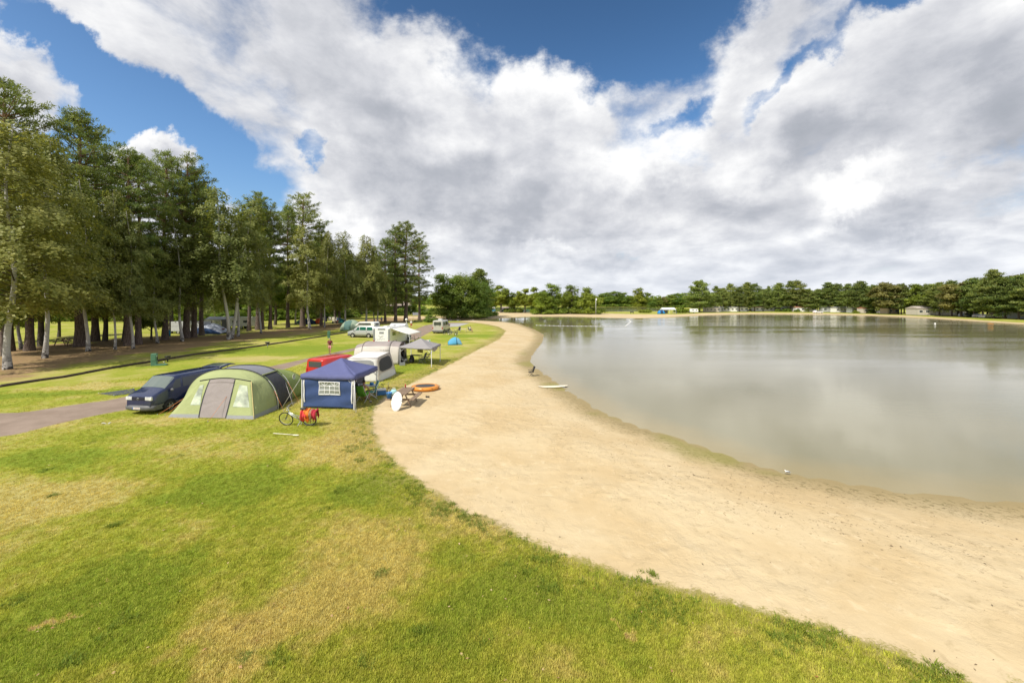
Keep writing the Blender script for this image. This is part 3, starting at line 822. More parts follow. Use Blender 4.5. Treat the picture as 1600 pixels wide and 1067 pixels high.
# --- the pines and birches beside the pitches, nearest first
pines_near = [  # px, py, ytop, variant, width, label
    (10, 549, 125, 3, 1.05, 'tall dark pine with twin trunks at the left edge of the photo'),
    (46, 548, 205, 2, 0.9, 'thick trunked pine just right of the nearest birch, left of the picnic table'),
    (125, 541, 172, 0, 1.0, 'pine with a bare straight trunk between the wood picnic table and a birch'),
    (149, 533, 208, 1, 0.85, 'reddish trunked pine leaning over behind a white birch stem'),
    (200, 540, 232, 2, 0.9, 'pine standing behind the second white birch stem from the left'),
    (216, 538, 240, 0, 0.85, 'dark pine with a leafy birch leaning across its foot'),
    (258, 531, 236, 3, 0.80, 'dark pine in front of the white box trailer, beside a blue water butt'),
    (291, 528, 240, 1, 0.95, 'tall broad topped pine growing beside the blue and grey tent'),
    (303, 527, 262, 2, 0.85, 'slim pine just right of the tallest pine at the blue and grey tent'),
    (315, 524, 285, 0, 0.85, 'pine standing in front of the blue and grey tent near its middle'),
    (389, 517, 322, 2, 0.8, 'short pine just right of the white caravan with the awning'),
    (403, 515.5, 300, 3, 0.9, 'big pine with a broad trunk right of the white caravan'),
    (410, 515, 330, 0, 0.8, 'narrow pine tight against the broad trunked pine'),
    (422, 514.5, 318, 1, 0.8, 'pine with a short dark trunk on the lawn beyond the barbecue'),
    (450, 512, 322, 0, 0.85, 'pine with a pale pinkish trunk left of the row of small tents'),
    (473, 510, 300, 1, 1.0, 'tall bushy pine at the dark blue tent of the tent row'),
    (502, 508.5, 350, 2, 0.8, 'dark pine in the middle of the tent row beside the orange tent'),
    (602, 504, 372, 2, 0.85, 'pine left of the house with the pale roof'),
    (618, 503, 352, 1, 0.95, 'pine in front of the pale roofed house, left of the biggest crown'),
    (634, 502.5, 346, 3, 1.15, 'great round topped pine closing the row by the pale roofed house'),
    (655, 500, 372, 3, 0.95, 'dark pine at the right end of the row, above the grey court screen'),
]
for px, py, yt, v, wd, lab in pines_near:
    x, y, H = by_px(px, py, yt)
    put_tree('pine_tree', PINES[v][0], x, y, H, lab, 'pine tree', 'pines beside the pitches', PINES[v][1], wide=wd)
birches_near = [
    (12, 577, 190, 0, 1.22, 'broad olive birch with a thick white trunk nearest the viewer at far left'),
    (70, 560, 215, 0, 0.95, 'full birch crown right behind the nearest birch, over the wood picnic table'),
    (138, 549, 282, 1, 1.0, 'white stemmed birch beside the reddish leaning pine'),
    (180, 546, 300, 0, 0.7, 'birch with a dark footed white stem right of the leaning pine'),
    (208, 545, 330, 1, 0.95, 'crooked birch with a dark leaning stem, third stem before the trailer'),
    (246, 536, 350, 1, 1.0, 'small leafy birch left of the white box trailer'),
    (285, 533, 330, 1, 1.1, 'pale birch crown in front of the tall pines by the blue and grey tent'),
    (360, 530, 298, 3, 1.15, 'twin stemmed white birch in front of the caravan awning'),
    (372, 526, 318, 1, 0.9, 'slender very white birch right of the twin stemmed birch'),
    (408, 521, 345, 1, 0.8, 'thin birch among the pines right of the caravan'),
    (484, 514, 352, 1, 1.2, 'birch with an upright pale stem left of the slanting birch'),
    (507, 511, 362, 2, 0.8, 'birch with a slanting pale stem above the orange tent'),
    (540, 508, 364, 2, 1.1, 'weeping birch left of the two by the silver camper van'),
    (572, 506.5, 368, 2, 1.15, 'weeping birch with hanging strands above the silver camper van'),
    (590, 506, 385, 2, 1.0, 'lower weeping birch beside the round topped pine'),
]
for px, py, yt, v, wd, lab in birches_near:
    x, y, H = by_px(px, py, yt)
    put_tree('birch_tree', BIRCH[v][0], x, y, H, lab, 'birch tree', 'birches beside the pitches', BIRCH[v][1], wide=wd)
for px, py, yt, lab in [(92, 527, 440, 'low dark leafy tree behind the wood picnic table'), (236, 531, 470, 'leafy bush left of the white box trailer'), (20, 535, 455, 'dark leafy undergrowth tree behind the nearest birch')]:
    x, y, H = by_px(px, py, yt)
    put_tree('leafy_tree', BROAD[1][0], x, y, H, lab, 'tree', None, BROAD[1][1], wide=1.0)

under = [(6, 556, 9), (34, 546, 12), (64, 541, 13), (104, 536, 12), (134, 534, 14), (164, 533, 12), (196, 533, 15), (232, 526, 10), (266, 521, 15), (300, 516, 15), (335, 508, 14), (392, 510, 15), (430, 508, 14), (462, 507, 15), (524, 505.5, 14), (556, 504.5, 13), (585, 503.5, 12)]
ru = random.Random(23)
for k, (px, py, H) in enumerate(under):
    x, y = gp(px, py)
    where = 'at far left' if px < 50 else 'near the wood picnic table' if px < 150 else 'left of the box trailer' if px < 250 else 'about the caravan awning' if px < 350 else 'by the far tent row' if px < 500 else 'behind the silver camper van'
    if k % 4 == 3: continue
    if k % 3 == 1: put_tree('birch_tree', BIRCH[k % 4][0], x, y, H * 1.15, 'shaded young birch among the pine trunks ' + where, 'birch tree', 'understorey trees', BIRCH[k % 4][1], wide=1.35)
    else: put_tree('leafy_tree', BROAD[2][0], x, y, H, 'shaded ' + ('low' if H <= 12 else 'tall' if H >= 15 else 'middling') + ' leafy understorey tree among the trunks ' + where, 'tree', 'understorey trees', 12, wide=1.0)

# --- the wood behind the far lawn
rw = random.Random(17)
FARP = [(fit(pine_mesh(40 + i, 16, [0.21, 0.24, 0.18, 0.22][i], [4.6, 4.0, 5.2, 4.4][i], per=15, level=0.62, clumps=1.0, nl=0.60, nw=0.24, lod=True), 16), 16) for i in range(4)]
FARB = [(fit(broad_mesh(50, 14, 0.08, 5.5, 10500, 0.46, 24), 14), 14), (fit(broad_mesh(51, 14, 0.12, 4.6, 9000, 0.46, 22, L_OLIVE), 14), 14), (fit(broad_mesh(52, 14, 0.02, 5.8, 12000, 0.44, 26, L_LEAF, True), 14), 14),
        (fit(broad_mesh(53, 12, 0.1, 4.6, 8000, 0.46, 20, L_RUST), 12), 12), (fit(broad_mesh(54, 12, 0.02, 5.2, 12000, 0.40, 24, L_OLIVE, True), 12), 12)]
k = 0
for row, (y0, y1) in enumerate(((497.5, 500.5), (492, 494), (488, 490))):
    px = -190
    while px < 640:
        py = rw.uniform(y0, y1)
        if px > 540 and row == 0: break
        x, y = gp(px, py)
        H = rw.uniform(20, 27) if px < 330 else rw.uniform(18, 24)
        if rw.random() < (0.45 if row else 0.2):
            put_tree('pine_tree', FARP[rw.randrange(4)][0], x, y, H * 1.15, 'dark pine in the shaded wood beyond the lawn behind the pitches', 'pine tree', 'trees of the wood beyond the lawn', 16, wide=0.9)
        else:
            v = rw.choice((2, 0, 2, 2)) if row == 0 else rw.choice((0, 0, 1, 2)); put_tree('leafy_tree', FARB[v][0], x, y, H * (0.75 if row == 0 and rw.random() < .6 else 1), 'leafy tree in the wood beyond the lawn behind the pitches', 'tree', 'trees of the wood beyond the lawn', FARB[v][1], wide=1.05)
        px += rw.uniform(17, 27) if row else rw.uniform(20, 30)

SHRUB = [(fit(broad_mesh(60 + i, 4, 0.0, 3.2, 4200, 0.36, 16, L_LEAF, True), 4), 4) for i in range(2)]
px, k = -200, 0
while px < 690:
    py = rw.uniform(499.5, 502.5) if px < 440 else rw.uniform(496, 498) if px < 560 else rw.uniform(490.5, 493)
    x, y = gp(px, py)
    t = put_tree('round_bush', SHRUB[k % 2][0], x, y, rw.uniform(2.6, 5.0), 'dark shrub in the hedge along the far side of the lawn', 'bush', 'shrubs along the far lawn', 4, wide=rw.uniform(.9, 1.3))
    px += rw.uniform(13, 20); k += 1

# --- bright trees on the spit
BIGLOW = (fit(broad_mesh(35, 16, 0.0, 7.8, 22000, 0.38, 40, L_LEAF, True), 16), 16)
spit = [  # px, py, ytop, mesh, width, label
    (699, 498, 428, FARB[0], 1.0, 'pale green tree at the left of the spit, next to the pines'),
    (722, 497.2, 427, BIGLOW, 1.15, 'big spreading green tree over the sandy path to the spit'),
    (749, 495.5, 420, FARP[0], 1.1, 'dark feathery pine on the right side of the big spreading tree'),
    (742, 496.6, 436, BIGLOW, 0.9, 'low green tree under the feathery pine'),
    (762, 494, 448, FARB[2], 0.9, 'rounded green tree at the right foot of the feathery pine'),
    (783, 488.5, 446, FARB[1], 1.2, 'round olive tree above the small hut on the spit'),
    (804, 488.5, 457, FARB[4], 1.2, 'low olive tree right of the small hut'),
    (820, 489, 451, FARB[1], 1.15, 'olive tree by the green fence on the spit'),
    (838, 489.5, 449, FARB[1], 1.1, 'yellowish tree left of the bushy tree that reaches the sand'),
    (847, 491.0, 456, FARB[4], 1.35, 'bushy yellow green tree whose leaves reach the sand'),
    (863, 490.6, 443, FARB[2], 1.15, 'tallest tree in the middle of the spit'),
    (878, 489.5, 458, FARB[4], 1.2, 'low bright tree right of the tallest spit tree'),
    (893, 490.4, 445, FARB[4], 1.0, 'yellow green tree with a visible trunk near the spit end'),
    (911, 489.8, 460, FARB[4], 1.2, 'low olive tree near the end of the spit'),
    (923, 490.8, 449, FARB[4], 1.15, 'olive tree at the tip of the spit beside the white pole'),
    (768, 486, 456, FARB[0], 1.0, 'green tree behind the sandy path, left of the hut'),
    (830, 487.6, 462, FARB[2], 1.3, 'green tree behind the olive trees at the fence'),
    (900, 487.8, 464, FARB[2], 1.3, 'green bush tree behind the spit end'),
]
for px, py, yt, ms, wd, lab in spit:
    x, y, H = by_px(px, py, yt)
    put_tree('spit_tree', ms[0], x, y, H, lab, 'tree', 'trees on the spit', ms[1], wide=wd)

# --- the bank beyond the second water
beyond = [(938, 460, 2), (946, 457, 2), (954, 456, 2), (963, 455, 2), (973, 457, 2), (984, 462, 4), (996, 450, 4), (1004, 460, 4), (1010, 457, 2), (1022, 466, 2), (1037, 463, 3), (1046, 460, 2), (1056, 458, 2), (1066, 458, 2), (1078, 457, 2), (1029, 463, 2), (930, 462, 2), (1051, 462, 2), (1071, 461, 2)]
for i, (px, yt, v) in enumerate(sorted(beyond)):
    x, y = gp(px, 479.3 if px < 1015 else 480.5); H = CAM_H + (472 - yt) * y / FPX
    lab = {0: 'dark green tree on the bank behind the second water', 1: 'pale green tree on the bank behind the second water', 2: 'wide low tree on the bank behind the second water', 3: 'brownish tree on the bank left of the big lakeside pine', 4: 'tall yellow green tree above the bank of the second water'}[v]
    lab += ', ' + 'first second third fourth fifth sixth seventh eighth ninth tenth eleventh twelfth thirteenth fourteenth fifteenth sixteenth seventeenth eighteenth nineteenth twentieth'.split()[i] + ' from the left'
    put_tree('bank_tree', FARB[v][0], x, y, H, lab, 'tree', 'trees on the far bank', FARB[v][1], wide=1.6 if v == 2 else 1.2)

# --- pines round the far side of the lake
def far_base(px): return float(np.interp(px, [1075, 1120, 1200, 1300, 1400, 1450, 1500, 1550, 1600, 1700, 1850], [488.6, 487.4, 486.4, 487.8, 491.0, 492.6, 495.0, 497.6, 499.4, 504, 510]))
front = [(1093, 438, 2, 1.2), (1118, 447, 1, .9), (1130, 450, 0, .9), (1141, 443, 3, .8), (1155, 448, 1, .9), (1167, 441, 0, .9), (1179, 443, 3, .9), (1193, 455, 2, .8), (1201, 447, 1, .6), (1217, 442, 0, 1), (1235, 439, 1, .9),
         (1245, 438, 3, .9), (1263, 451, 2, 1), (1277, 452, 2, 1), (1295, 441, 0, 1), (1309, 443, 3, 1), (1325, 443, 1, 1), (1344, 439, 0, 1.05), (1366, 445, 2, 1.05), (1390, 441, 0, .9), (1408, 443, 3, 1), (1430, 444, 1, 1),
         (1448, 444, 2, 1), (1468, 441, 0, 1), (1487, 438, 3, .95), (1503, 440, 1, .9), (1522, 434, 0, 1.05), (1536, 440, 3, .9), (1553, 421, 0, .8), (1570, 432, 2, 1.05), (1592, 430, 1, 1.0), (1622, 424, 0, 1.1), (1660, 418, 2, 1.0)]
ORD = 'first second third fourth fifth sixth seventh eighth ninth tenth eleventh twelfth thirteenth fourteenth fifteenth sixteenth seventeenth eighteenth nineteenth twentieth'.split() + ['twenty ' + o_ for o_ in 'first second third fourth fifth sixth seventh eighth ninth'.split()] + ['thirtieth'] + ['thirty ' + o_ for o_ in 'first second third fourth fifth'.split()]
fl = ['dark pine', 'slim pine', 'spreading pine', 'feathery pine']
for i, (px, yt, v, wd) in enumerate(front):
    dpy = rw.uniform(-0.25, 0.3)
    x, y = gp(px, far_base(px) + dpy); H = CAM_H + (472 - yt) * y / FPX
    lab = fl[v] + ', ' + ORD[i] + ' tree from the left on the far lakeside lawn'
    if i == 0: lab = 'big dark pine at the left end of the far lakeside row'
    if px == 1553: lab = 'pine that tops the far lakeside row near the right edge'
    if px in (1390, 1430, 1503): put_tree('leafy_tree', FARB[3 if px != 1430 else 1][0], x, y, H, 'brownish leafy tree, ' + ORD[i] + ' tree from the left on the far lakeside lawn', 'tree', 'trees across the lake', FARB[3 if px != 1430 else 1][1], wide=1.2)
    else: put_tree('pine_tree', FARP[v][0], x, y, H, lab, 'pine tree', 'trees across the lake', 16, wide=wd * 1.2)
for i in range(46):
    px = 1084 + i * 13 + rw.uniform(-5, 5)
    x, y = gp(px, far_base(px) - rw.uniform(1.2, 2.6)); yt = float(np.interp(px, [1080, 1200, 1300, 1400, 1480, 1560, 1700], [452, 454, 450, 449, 444, 434, 426])) + rw.uniform(-4, 5)
    H = CAM_H + (472 - yt) * y / FPX
    if rw.random() < 0.4:
        v = rw.choice((0, 1, 3, 0)); put_tree('leafy_tree', FARB[v][0], x, y, H, 'leafy tree in the second rank behind the far caravans', 'tree', 'trees behind the far caravans', FARB[v][1], wide=1.2)
    else: put_tree('pine_tree', FARP[rw.randrange(4)][0], x, y, H, 'pine in the second rank behind the far caravans', 'pine tree', 'trees behind the far caravans', 16, wide=1.2)

# --- the woods on the horizon read as one mass
rng = np.random.default_rng(9)
cen, dirs, tin = [], [], []
for i in range(520):
    a = R(-62 + 124 * (i + rng.random()) / 520); d = rng.uniform(620, 900)
    if -0.52 < math.tan(a) < 0.20: d = rng.uniform(560, 800)
    x, y = d * math.tan(a), d
    H = rng.uniform(11, 19); n = 60
    u = unit(rng, n); tt = rng.uniform(0.2, 0.8)
    cen.append(np.array([x, y, H * 0.5]) + u * np.array([7, 5, H * 0.5]) * rng.uniform(0.6, 1.05, (n, 1))); dirs.append(u); tin.append(np.full(n, tt) + rng.normal(0, .1, n))
V, F = cards(rng, np.concatenate(cen), np.concatenate(dirs), 4.2, 0.7)
dw = link_mesh('distant_wood', np_mesh('distant_wood', V, F, [L_LEAF], {'tint': ('FACE', np.clip(np.concatenate(tin), 0, 1))}))
tag(dw, 'low dark belt of woods along the horizon', 'wood', kind='stuff')
# ------------------------------------------------------------------ vehicles
M_TYRE = mat('tyre_rubber', (0.018, 0.018, 0.019), 0.85)
M_RIM = mat('alloy_rim', (0.55, 0.54, 0.50), 0.35, 0.7)
M_GLASS = mat('vehicle_glass', (0.045, 0.058, 0.058), 0.03, spec=0.9, coat=0.6)
M_SCREEN = mat('screen_glass', (0.105, 0.135, 0.115), 0.03, spec=1.0, coat=1.0)
M_PLASTIC = mat('bumper_plastic', (0.105, 0.105, 0.108), 0.55, var=0.15, vscale=4)
M_BLACK = mat('black_plastic', (0.012, 0.012, 0.013), 0.6)
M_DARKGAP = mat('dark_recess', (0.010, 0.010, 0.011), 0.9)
M_LAMP = mat('lamp_glass', (0.62, 0.63, 0.62), 0.12, spec=0.9, coat=0.8, var=0.25, vscale=9)
M_RED = mat('red_lamp', (0.45, 0.02, 0.015), 0.2, coat=0.6)
M_NAVY = mat('navy_paint', (0.008, 0.018, 0.068), 0.25, 0.0, coat=0.8, dirt=0.10, vscale=1.6)
M_REDP = mat('red_paint', (0.52, 0.020, 0.012), 0.30, coat=0.7, dirt=0.08, vscale=2)
M_SILVER = mat('silver_paint', (0.52, 0.54, 0.55), 0.32, 0.35, coat=0.6)
M_WHITE = mat('white_paint', (0.78, 0.78, 0.76), 0.35, coat=0.5, var=0.03, dirt=0.10, vscale=1.5)
M_CREAM = mat('champagne_paint', (0.50, 0.49, 0.43), 0.35, 0.25, coat=0.5)
M_GREYT = mat('grey_trim', (0.22, 0.23, 0.235), 0.5)
M_PLATE = mat('plate_white', (0.75, 0.75, 0.72), 0.4)
M_PBLUE = mat('plate_blue', (0.03, 0.08, 0.40), 0.4)
M_RUBY = mat('plate_letters', (0.35, 0.02, 0.03), 0.5)
M_CHROME = mat('chrome', (0.72, 0.72, 0.72), 0.15, 1.0)

def text_mesh(name, s, size, m, depth=0.004):
    cu = bpy.data.curves.new('lettering', 'FONT'); cu.body = s; cu.size = size; cu.extrude = depth; cu.align_x = 'CENTER'; cu.align_y = 'CENTER'
    cu.resolution_u = 2
    o = bpy.data.objects.new('lettering', cu); C.objects.link(o)
    bpy.context.view_layer.update()
    me = bpy.data.meshes.new_from_object(o.evaluated_get(bpy.context.evaluated_depsgraph_get()))
    bpy.data.objects.remove(o); bpy.data.curves.remove(cu)
    me.name = name; me.materials.clear(); me.materials.append(m)
    return me

class Loft:
    """body from half rings (y, z) at stations x, mirrored"""
    def __init__(s, st): s.st = st; s.k = len(st[0][1])
    def P(s, u, v, side):
        u = min(max(u, 0), len(s.st) - 1); v = min(max(v, 0), s.k - 1)
        i = min(int(u), len(s.st) - 2); j = min(int(v), s.k - 2); a, b = u - i, v - j
        def q(ii, jj): return Vector((s.st[ii][0], s.st[ii][1][jj][0] * side, s.st[ii][1][jj][1]))
        return (q(i, j) * (1 - a) + q(i + 1, j) * a) * (1 - b) + (q(i, j + 1) * (1 - a) + q(i + 1, j + 1) * a) * b
    def N(s, u, v, side):
        e = 0.05
        du = s.P(u + e, v, side) - s.P(u - e, v, side); dv = s.P(u, v + e, side) - s.P(u, v - e, side)
        n = du.cross(dv) * side
        return n.normalized() if n.length > 1e-9 else Vector((0, 0, 1))
    def body(s, mb):
        n = len(s.st)
        for side in (1, -1):
            b = len(mb.v)
            mb.add([s.P(i, j, side) for i in range(n) for j in range(s.k)], [(i * s.k + j, i * s.k + j + 1, (i + 1) * s.k + j + 1, (i + 1) * s.k + j) for i in range(n - 1) for j in range(s.k - 1)], True)
        for i in (0, n - 1):
            mb.add([s.P(i, j, 1) for j in range(s.k)] + [s.P(i, j, -1) for j in reversed(range(s.k))], [tuple(range(2 * s.k))])
    def panel(s, mb, uv, side, off=0.004, nu=6, nv=3, sgn=None):
        """uv: four corners (u, v) ordered lower-front, lower-rear, upper-rear, upper-front"""
        (a, b, c, d) = uv
        def f(p, q):
            u = (a[0] * (1 - p) + b[0] * p) * (1 - q) + (d[0] * (1 - p) + c[0] * p) * q
            v = (a[1] * (1 - p) + b[1] * p) * (1 - q) + (d[1] * (1 - p) + c[1] * p) * q
            n = s.N(u, v, side); pt = s.P(u, v, side)
            ctr = Vector((pt.x, 0, 1.0))
            if n.dot(pt - ctr) < 0: n = -n
            return pt + n * off
        mb.grid(f, nu, nv, True)

def wheel(parent, x, y, r, w_, side, spokes=5, cover=False):
    wh = bpy.data.objects.new('wheel', None); C.objects.link(wh); wh.parent = parent; wh.location = (x, y, r)
    MB().lathe([(r * .62, -w_ / 2), (r * .9, -w_ / 2), (r, -w_ * .32), (r, w_ * .32), (r * .9, w_ / 2), (r * .62, w_ / 2)], n=24, axis='Y').build('tyre', M_TYRE, wh)
    m = MB(); yo = side * w_ * 0.40
    m.lathe([(r * .66, yo), (r * .60, yo * 1.12), (r * .58, yo * .8)], n=24, axis='Y')
    if cover:
        m.lathe([(0.001, yo * 1.05), (r * .3, yo * 1.05), (r * .6, yo * .95)], n=18, axis='Y')
    else:
        m.lathe([(0.001, yo * 1.0), (r * .16, yo * 1.0), (r * .17, yo * .8)], n=12, axis='Y')
        for k in range(spokes):
            a = 2 * math.pi * k / spokes
            m.bar((r * .12 * math.cos(a), yo * .92, r * .12 * math.sin(a)), (r * .6 * math.cos(a), yo * .98, r * .6 * math.sin(a)), 0.055, 0.03)
    m.build('rim', M_RIM, wh)
    MB().lathe([(0.001, side * w_ * .15), (r * .62, side * w_ * .15)], n=16, axis='Y').build('hub', M_DARKGAP, wh)
    return wh

def van_loft(L, W, H, hood=0.95, cowl_z=1.22, ws=0.75, nose_z=0.92, belt=1.12, z0=0.26, tum=0.12, rear_rake=0.12):
    f = L / 2; w = W / 2
    def ring(w, zb, wr, zr, zt, z0=z0, wsill=None):
        wsill = wsill or w * 0.97
        return [(0, z0), (wsill * .9, z0), (wsill, z0 + 0.08), (w, (z0 + zb) * 0.52), (w * 0.985, zb), (wr, zr), (wr - 0.09 * min(1, wr), zt - 0.035), (wr * .5, zt), (0, zt + 0.01)]
    wr = w - tum
    return Loft([
        (f, ring(w * .86, nose_z - .16, w * .80, nose_z - .05, nose_z, z0 + .08)),
        (f - .10, ring(w * .97, nose_z - .04, w * .90, nose_z + .05, nose_z + .09)),
        (f - hood * .55, ring(w, (nose_z + cowl_z) / 2 - .09, w * .91, (nose_z + cowl_z) / 2 + .02, (nose_z + cowl_z) / 2 + .07)),
        (f - hood, ring(w, cowl_z - .14, w * .90, cowl_z - .03, cowl_z + .03)),
        (f - hood - ws, ring(w, belt, wr, H - .13, H - .035)),
        (f - hood - ws - .35, ring(w, belt, wr, H - .10, H)),
        (-f + 1.3, ring(w, belt, wr, H - .10, H)),
        (-f + .35, ring(w, belt, wr, H - .11, H - .01)),
        (-f + rear_rake * .4, ring(w * .96, belt, wr * .96, H - .16, H - .06)),
        (-f, ring(w * .93, belt - .02, w * .90, belt + .05, belt + .10) if rear_rake > .3 else ring(w * .93, belt - .02, wr * .93, H - .22, H - .13)),
    ])

def make_van(name, label, cat, loc, fwd, paint, L=4.66, W=1.84, H=1.94, axles=(1.40, -1.52), r=0.32, group=None, tailgate=False, rear_glass=True, glass=None, rimcover=False, plate=None, windows=3, **kw):
    rz = math.atan2(fwd[1], fwd[0])
    t = thing(name, label, cat, loc, rz, group)
    lf = van_loft(L, W, H, **kw); f = L / 2; w = W / 2
    mb = MB(); lf.body(mb); mb.build('body', paint, t)
    gm = glass or M_GLASS
    m = MB()
    for sd in (1, -1): lf.panel(m, [(3.06, 8), (3.06, 5.15), (3.96, 5.12), (3.96, 8)], sd, 0.006, 6, 4)
    m.build('windscreen', M_SCREEN, t)
    for sd in (1, -1):
        m = MB(); lf.panel(m, [(3.42, 4.12), (4.85, 4.12), (4.85, 4.84), (4.02, 4.80)], sd, 0.006); m.build('door_window', gm, t)
        if windows > 1:
            m = MB(); lf.panel(m, [(5.05, 4.12), (5.80, 4.12), (5.80, 4.84), (5.05, 4.84)], sd, 0.006); m.build('side_window', gm, t)
        if windows > 2:
            m = MB(); lf.panel(m, [(5.92, 4.12), (6.95, 4.12), (6.90, 4.84), (5.92, 4.84)], sd, 0.006); m.build('side_window', gm, t)
        # shut lines and rubbing strip
        m = MB()
        for u in (3.55, 4.95, 5.86):
            lf.panel(m, [(u, 1.6), (u + .018, 1.6), (u + .018, 4.05), (u, 4.05)], sd, 0.003, 1, 6)
        m.build('door_gap', M_DARKGAP, t)
        m = MB(); lf.panel(m, [(1.9, 2.25), (7.6, 2.25), (7.6, 2.5), (1.9, 2.5)], sd, 0.012, 14, 1); m.build('side_trim', M_PLASTIC, t)
        for ax in axles:   # flat near-black disc for the shade in the wheel well, then the wheel
            m = MB(); m.lathe([(0.001, 0), (r * 1.22, 0)], (ax, sd * (w + .004), r * 1.04), n=20, axis='Y'); m.build('arch_shade_disc', M_DARKGAP, t)
            wheel(t, ax, sd * (w - .055), r, 0.20, sd, cover=rimcover)
        m = MB(); m.sphere((f - kw.get('hood', .95) - .30, sd * (w + .11), kw.get('belt', 1.12) + .06), (.06, .11, .085)); m.build('mirror', M_PLASTIC, t)
        nz = kw.get('nose_z', .92)
        m = MB(); m.box((f - .035, sd * w * .70, nz - .10), (.11, w * .46, .20)); m.build('headlight', M_LAMP, t, bevel=.025)
    nz = kw.get('nose_z', .92)
    m = MB(); m.box((f + .012, 0, nz - .10), (.05, w * .92, .15)); g_ = m.build('grille', M_BLACK, t, bevel=.015)
    m = MB()
    for k in range(3): m.box((f + .040, 0, nz - .15 + k * .045), (.012, w * .90, .014))
    m.build('slats', paint, g_)
    MB().torus((f + .05, 0, nz - .10), .052, .010, 18, 6, 'X').build('badge', M_CHROME, t)
    def bump(p, q):
        y = (p - .5) * 2; a = abs(y)
        x = f + .10 - .26 * a ** 4; yy = y * (w + .02)
        if a > .82: x -= (a - .82) * 2.2; yy = math.copysign(w + .02, y)
        prof = [(-.05, .26), (0, .30), (.02, .42), (-.02, .53), (-.10, .56)]
        k = q * 4; i = min(3, int(k)); b = k - i
        return (x + prof[i][0] * (1 - b) + prof[i + 1][0] * b, yy, prof[i][1] * (1 - b) + prof[i + 1][1] * b)
    MB().grid(bump, 24, 4).build('bumper', M_PLASTIC, t)
    MB().box((-f - .03, 0, .45), (.16, W * .98, .22)).build('bumper', M_PLASTIC, t, bevel=.04)
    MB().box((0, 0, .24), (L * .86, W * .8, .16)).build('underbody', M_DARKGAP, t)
    pl = MB(); pl.box((f + .125, 0, .41), (.012, .52, .115)); plo = pl.build('number_plate', M_PLATE, t)
    MB().box((f + .133, -.235, .41), (.006, .045, .112)).build('plate_band', M_PBLUE, plo)
    if plate:
        me = text_mesh('plate_letters', plate, .095, M_RUBY, .002)
        o = link_mesh('plate_letters', me, plo); o.matrix_local = Matrix.Translation((f + .134, .02, .41)) @ Matrix.Rotation(R(90), 4, 'Z') @ Matrix.Rotation(R(90), 4, 'X')
    for sd in (1, -1):
        MB().box((-f + .0, sd * (w * .86), 1.0), (.07, .14, .40)).build('tail_lamp', M_RED, t, bevel=.02)
    if tailgate:
        # dark slab for the shade inside the open boot, and the raised tailgate
        MB().box((-f + .03, 0, 1.12), (.05, W * .78, 1.22)).build('boot_shade_slab', M_DARKGAP, t)
        g = bpy.data.objects.new('tailgate', None); C.objects.link(g); g.parent = t; g.location = (-f + .12, 0, H + .0); g.rotation_euler = (0, R(9), 0)
        hw = W * .43
        def lid(p, q): 
            y = (q - .5) * 2 * hw * (1 - .10 * p); return (-1.18 * p, y, -.02 - .14 * max(0, p - .6) ** 1.3 * 3 - .05 * (2 * q - 1) ** 4)
        MB().grid(lid, 8, 8).build('lid', paint, g, solid=.05)
        def gl(p, q):
            a = lid(.10 + .52 * p, .09 + .82 * q); return (a[0], a[1], a[2] + .032)
        MB().grid(gl, 5, 6).build('rear_glass', M_SCREEN, g)
        for sd in (1, -1): MB().tube([(-.02, sd * hw * .95, -.55), (-.62, sd * hw * .92, -.05)], .014, 6).build('gas_strut', M_BLACK, g)
    elif rear_glass:
        MB().box((-f + .005, 0, belt_mid(H, kw)), (.05, W * .66, (H - kw.get('belt', 1.12)) * .52)).build('rear_window', gm, t, bevel=.02)
    return t
def belt_mid(H, kw): return (H + kw.get('belt', 1.12)) / 2 - .04

# dark blue van with its tailgate up
f_ = Vector((-.15, -.99, 0)).normalized()
vx, vy = gp(264, 642)
ll = Vector((-f_.y, f_.x, 0))          # the van's left
VS = .90
ctr = Vector((vx, vy, 0)) - (ll * .86 + f_ * 1.40) * VS
van = make_van('parked_van', 'dark navy blue van with raised tailgate and five spoke wheels beside the green tent', 'van', (ctr.x, ctr.y, ground_z(ctr.x, ctr.y)), (f_.x, f_.y), M_NAVY, tailgate=True, plate='1-LGM-996', hood=.74, ws=.66, cowl_z=1.36, nose_z=1.04, L=4.79, H=2.04, belt=1.20)
van.scale = (VS,) * 3
m = MB()
for k in range(5): m.box((-.95, -.5 + k * .25, 1.955), (2.3, .035, .018))
m.build('roof_rib', M_NAVY, van)['kind'] = 'stuff'
m = MB(); m.box((1.48, -.1, 1.262), (.05, .75, .02)); m.build('wiper', M_BLACK, van)

# red van, seen between the blue gazebo and the white tent
p0 = Vector((*gp(500, 603), 0))
fr = Vector((.34, .94, 0)).normalized()
make_van('parked_van', 'bright red van half hidden behind the blue gazebo', 'van', (-13.15, 30.3, 0), (fr.x, fr.y), M_REDP, L=4.9, W=1.9, H=1.95, axles=(1.6, -1.4), windows=2, hood=1.0, ws=.85).scale = (.93,) * 3

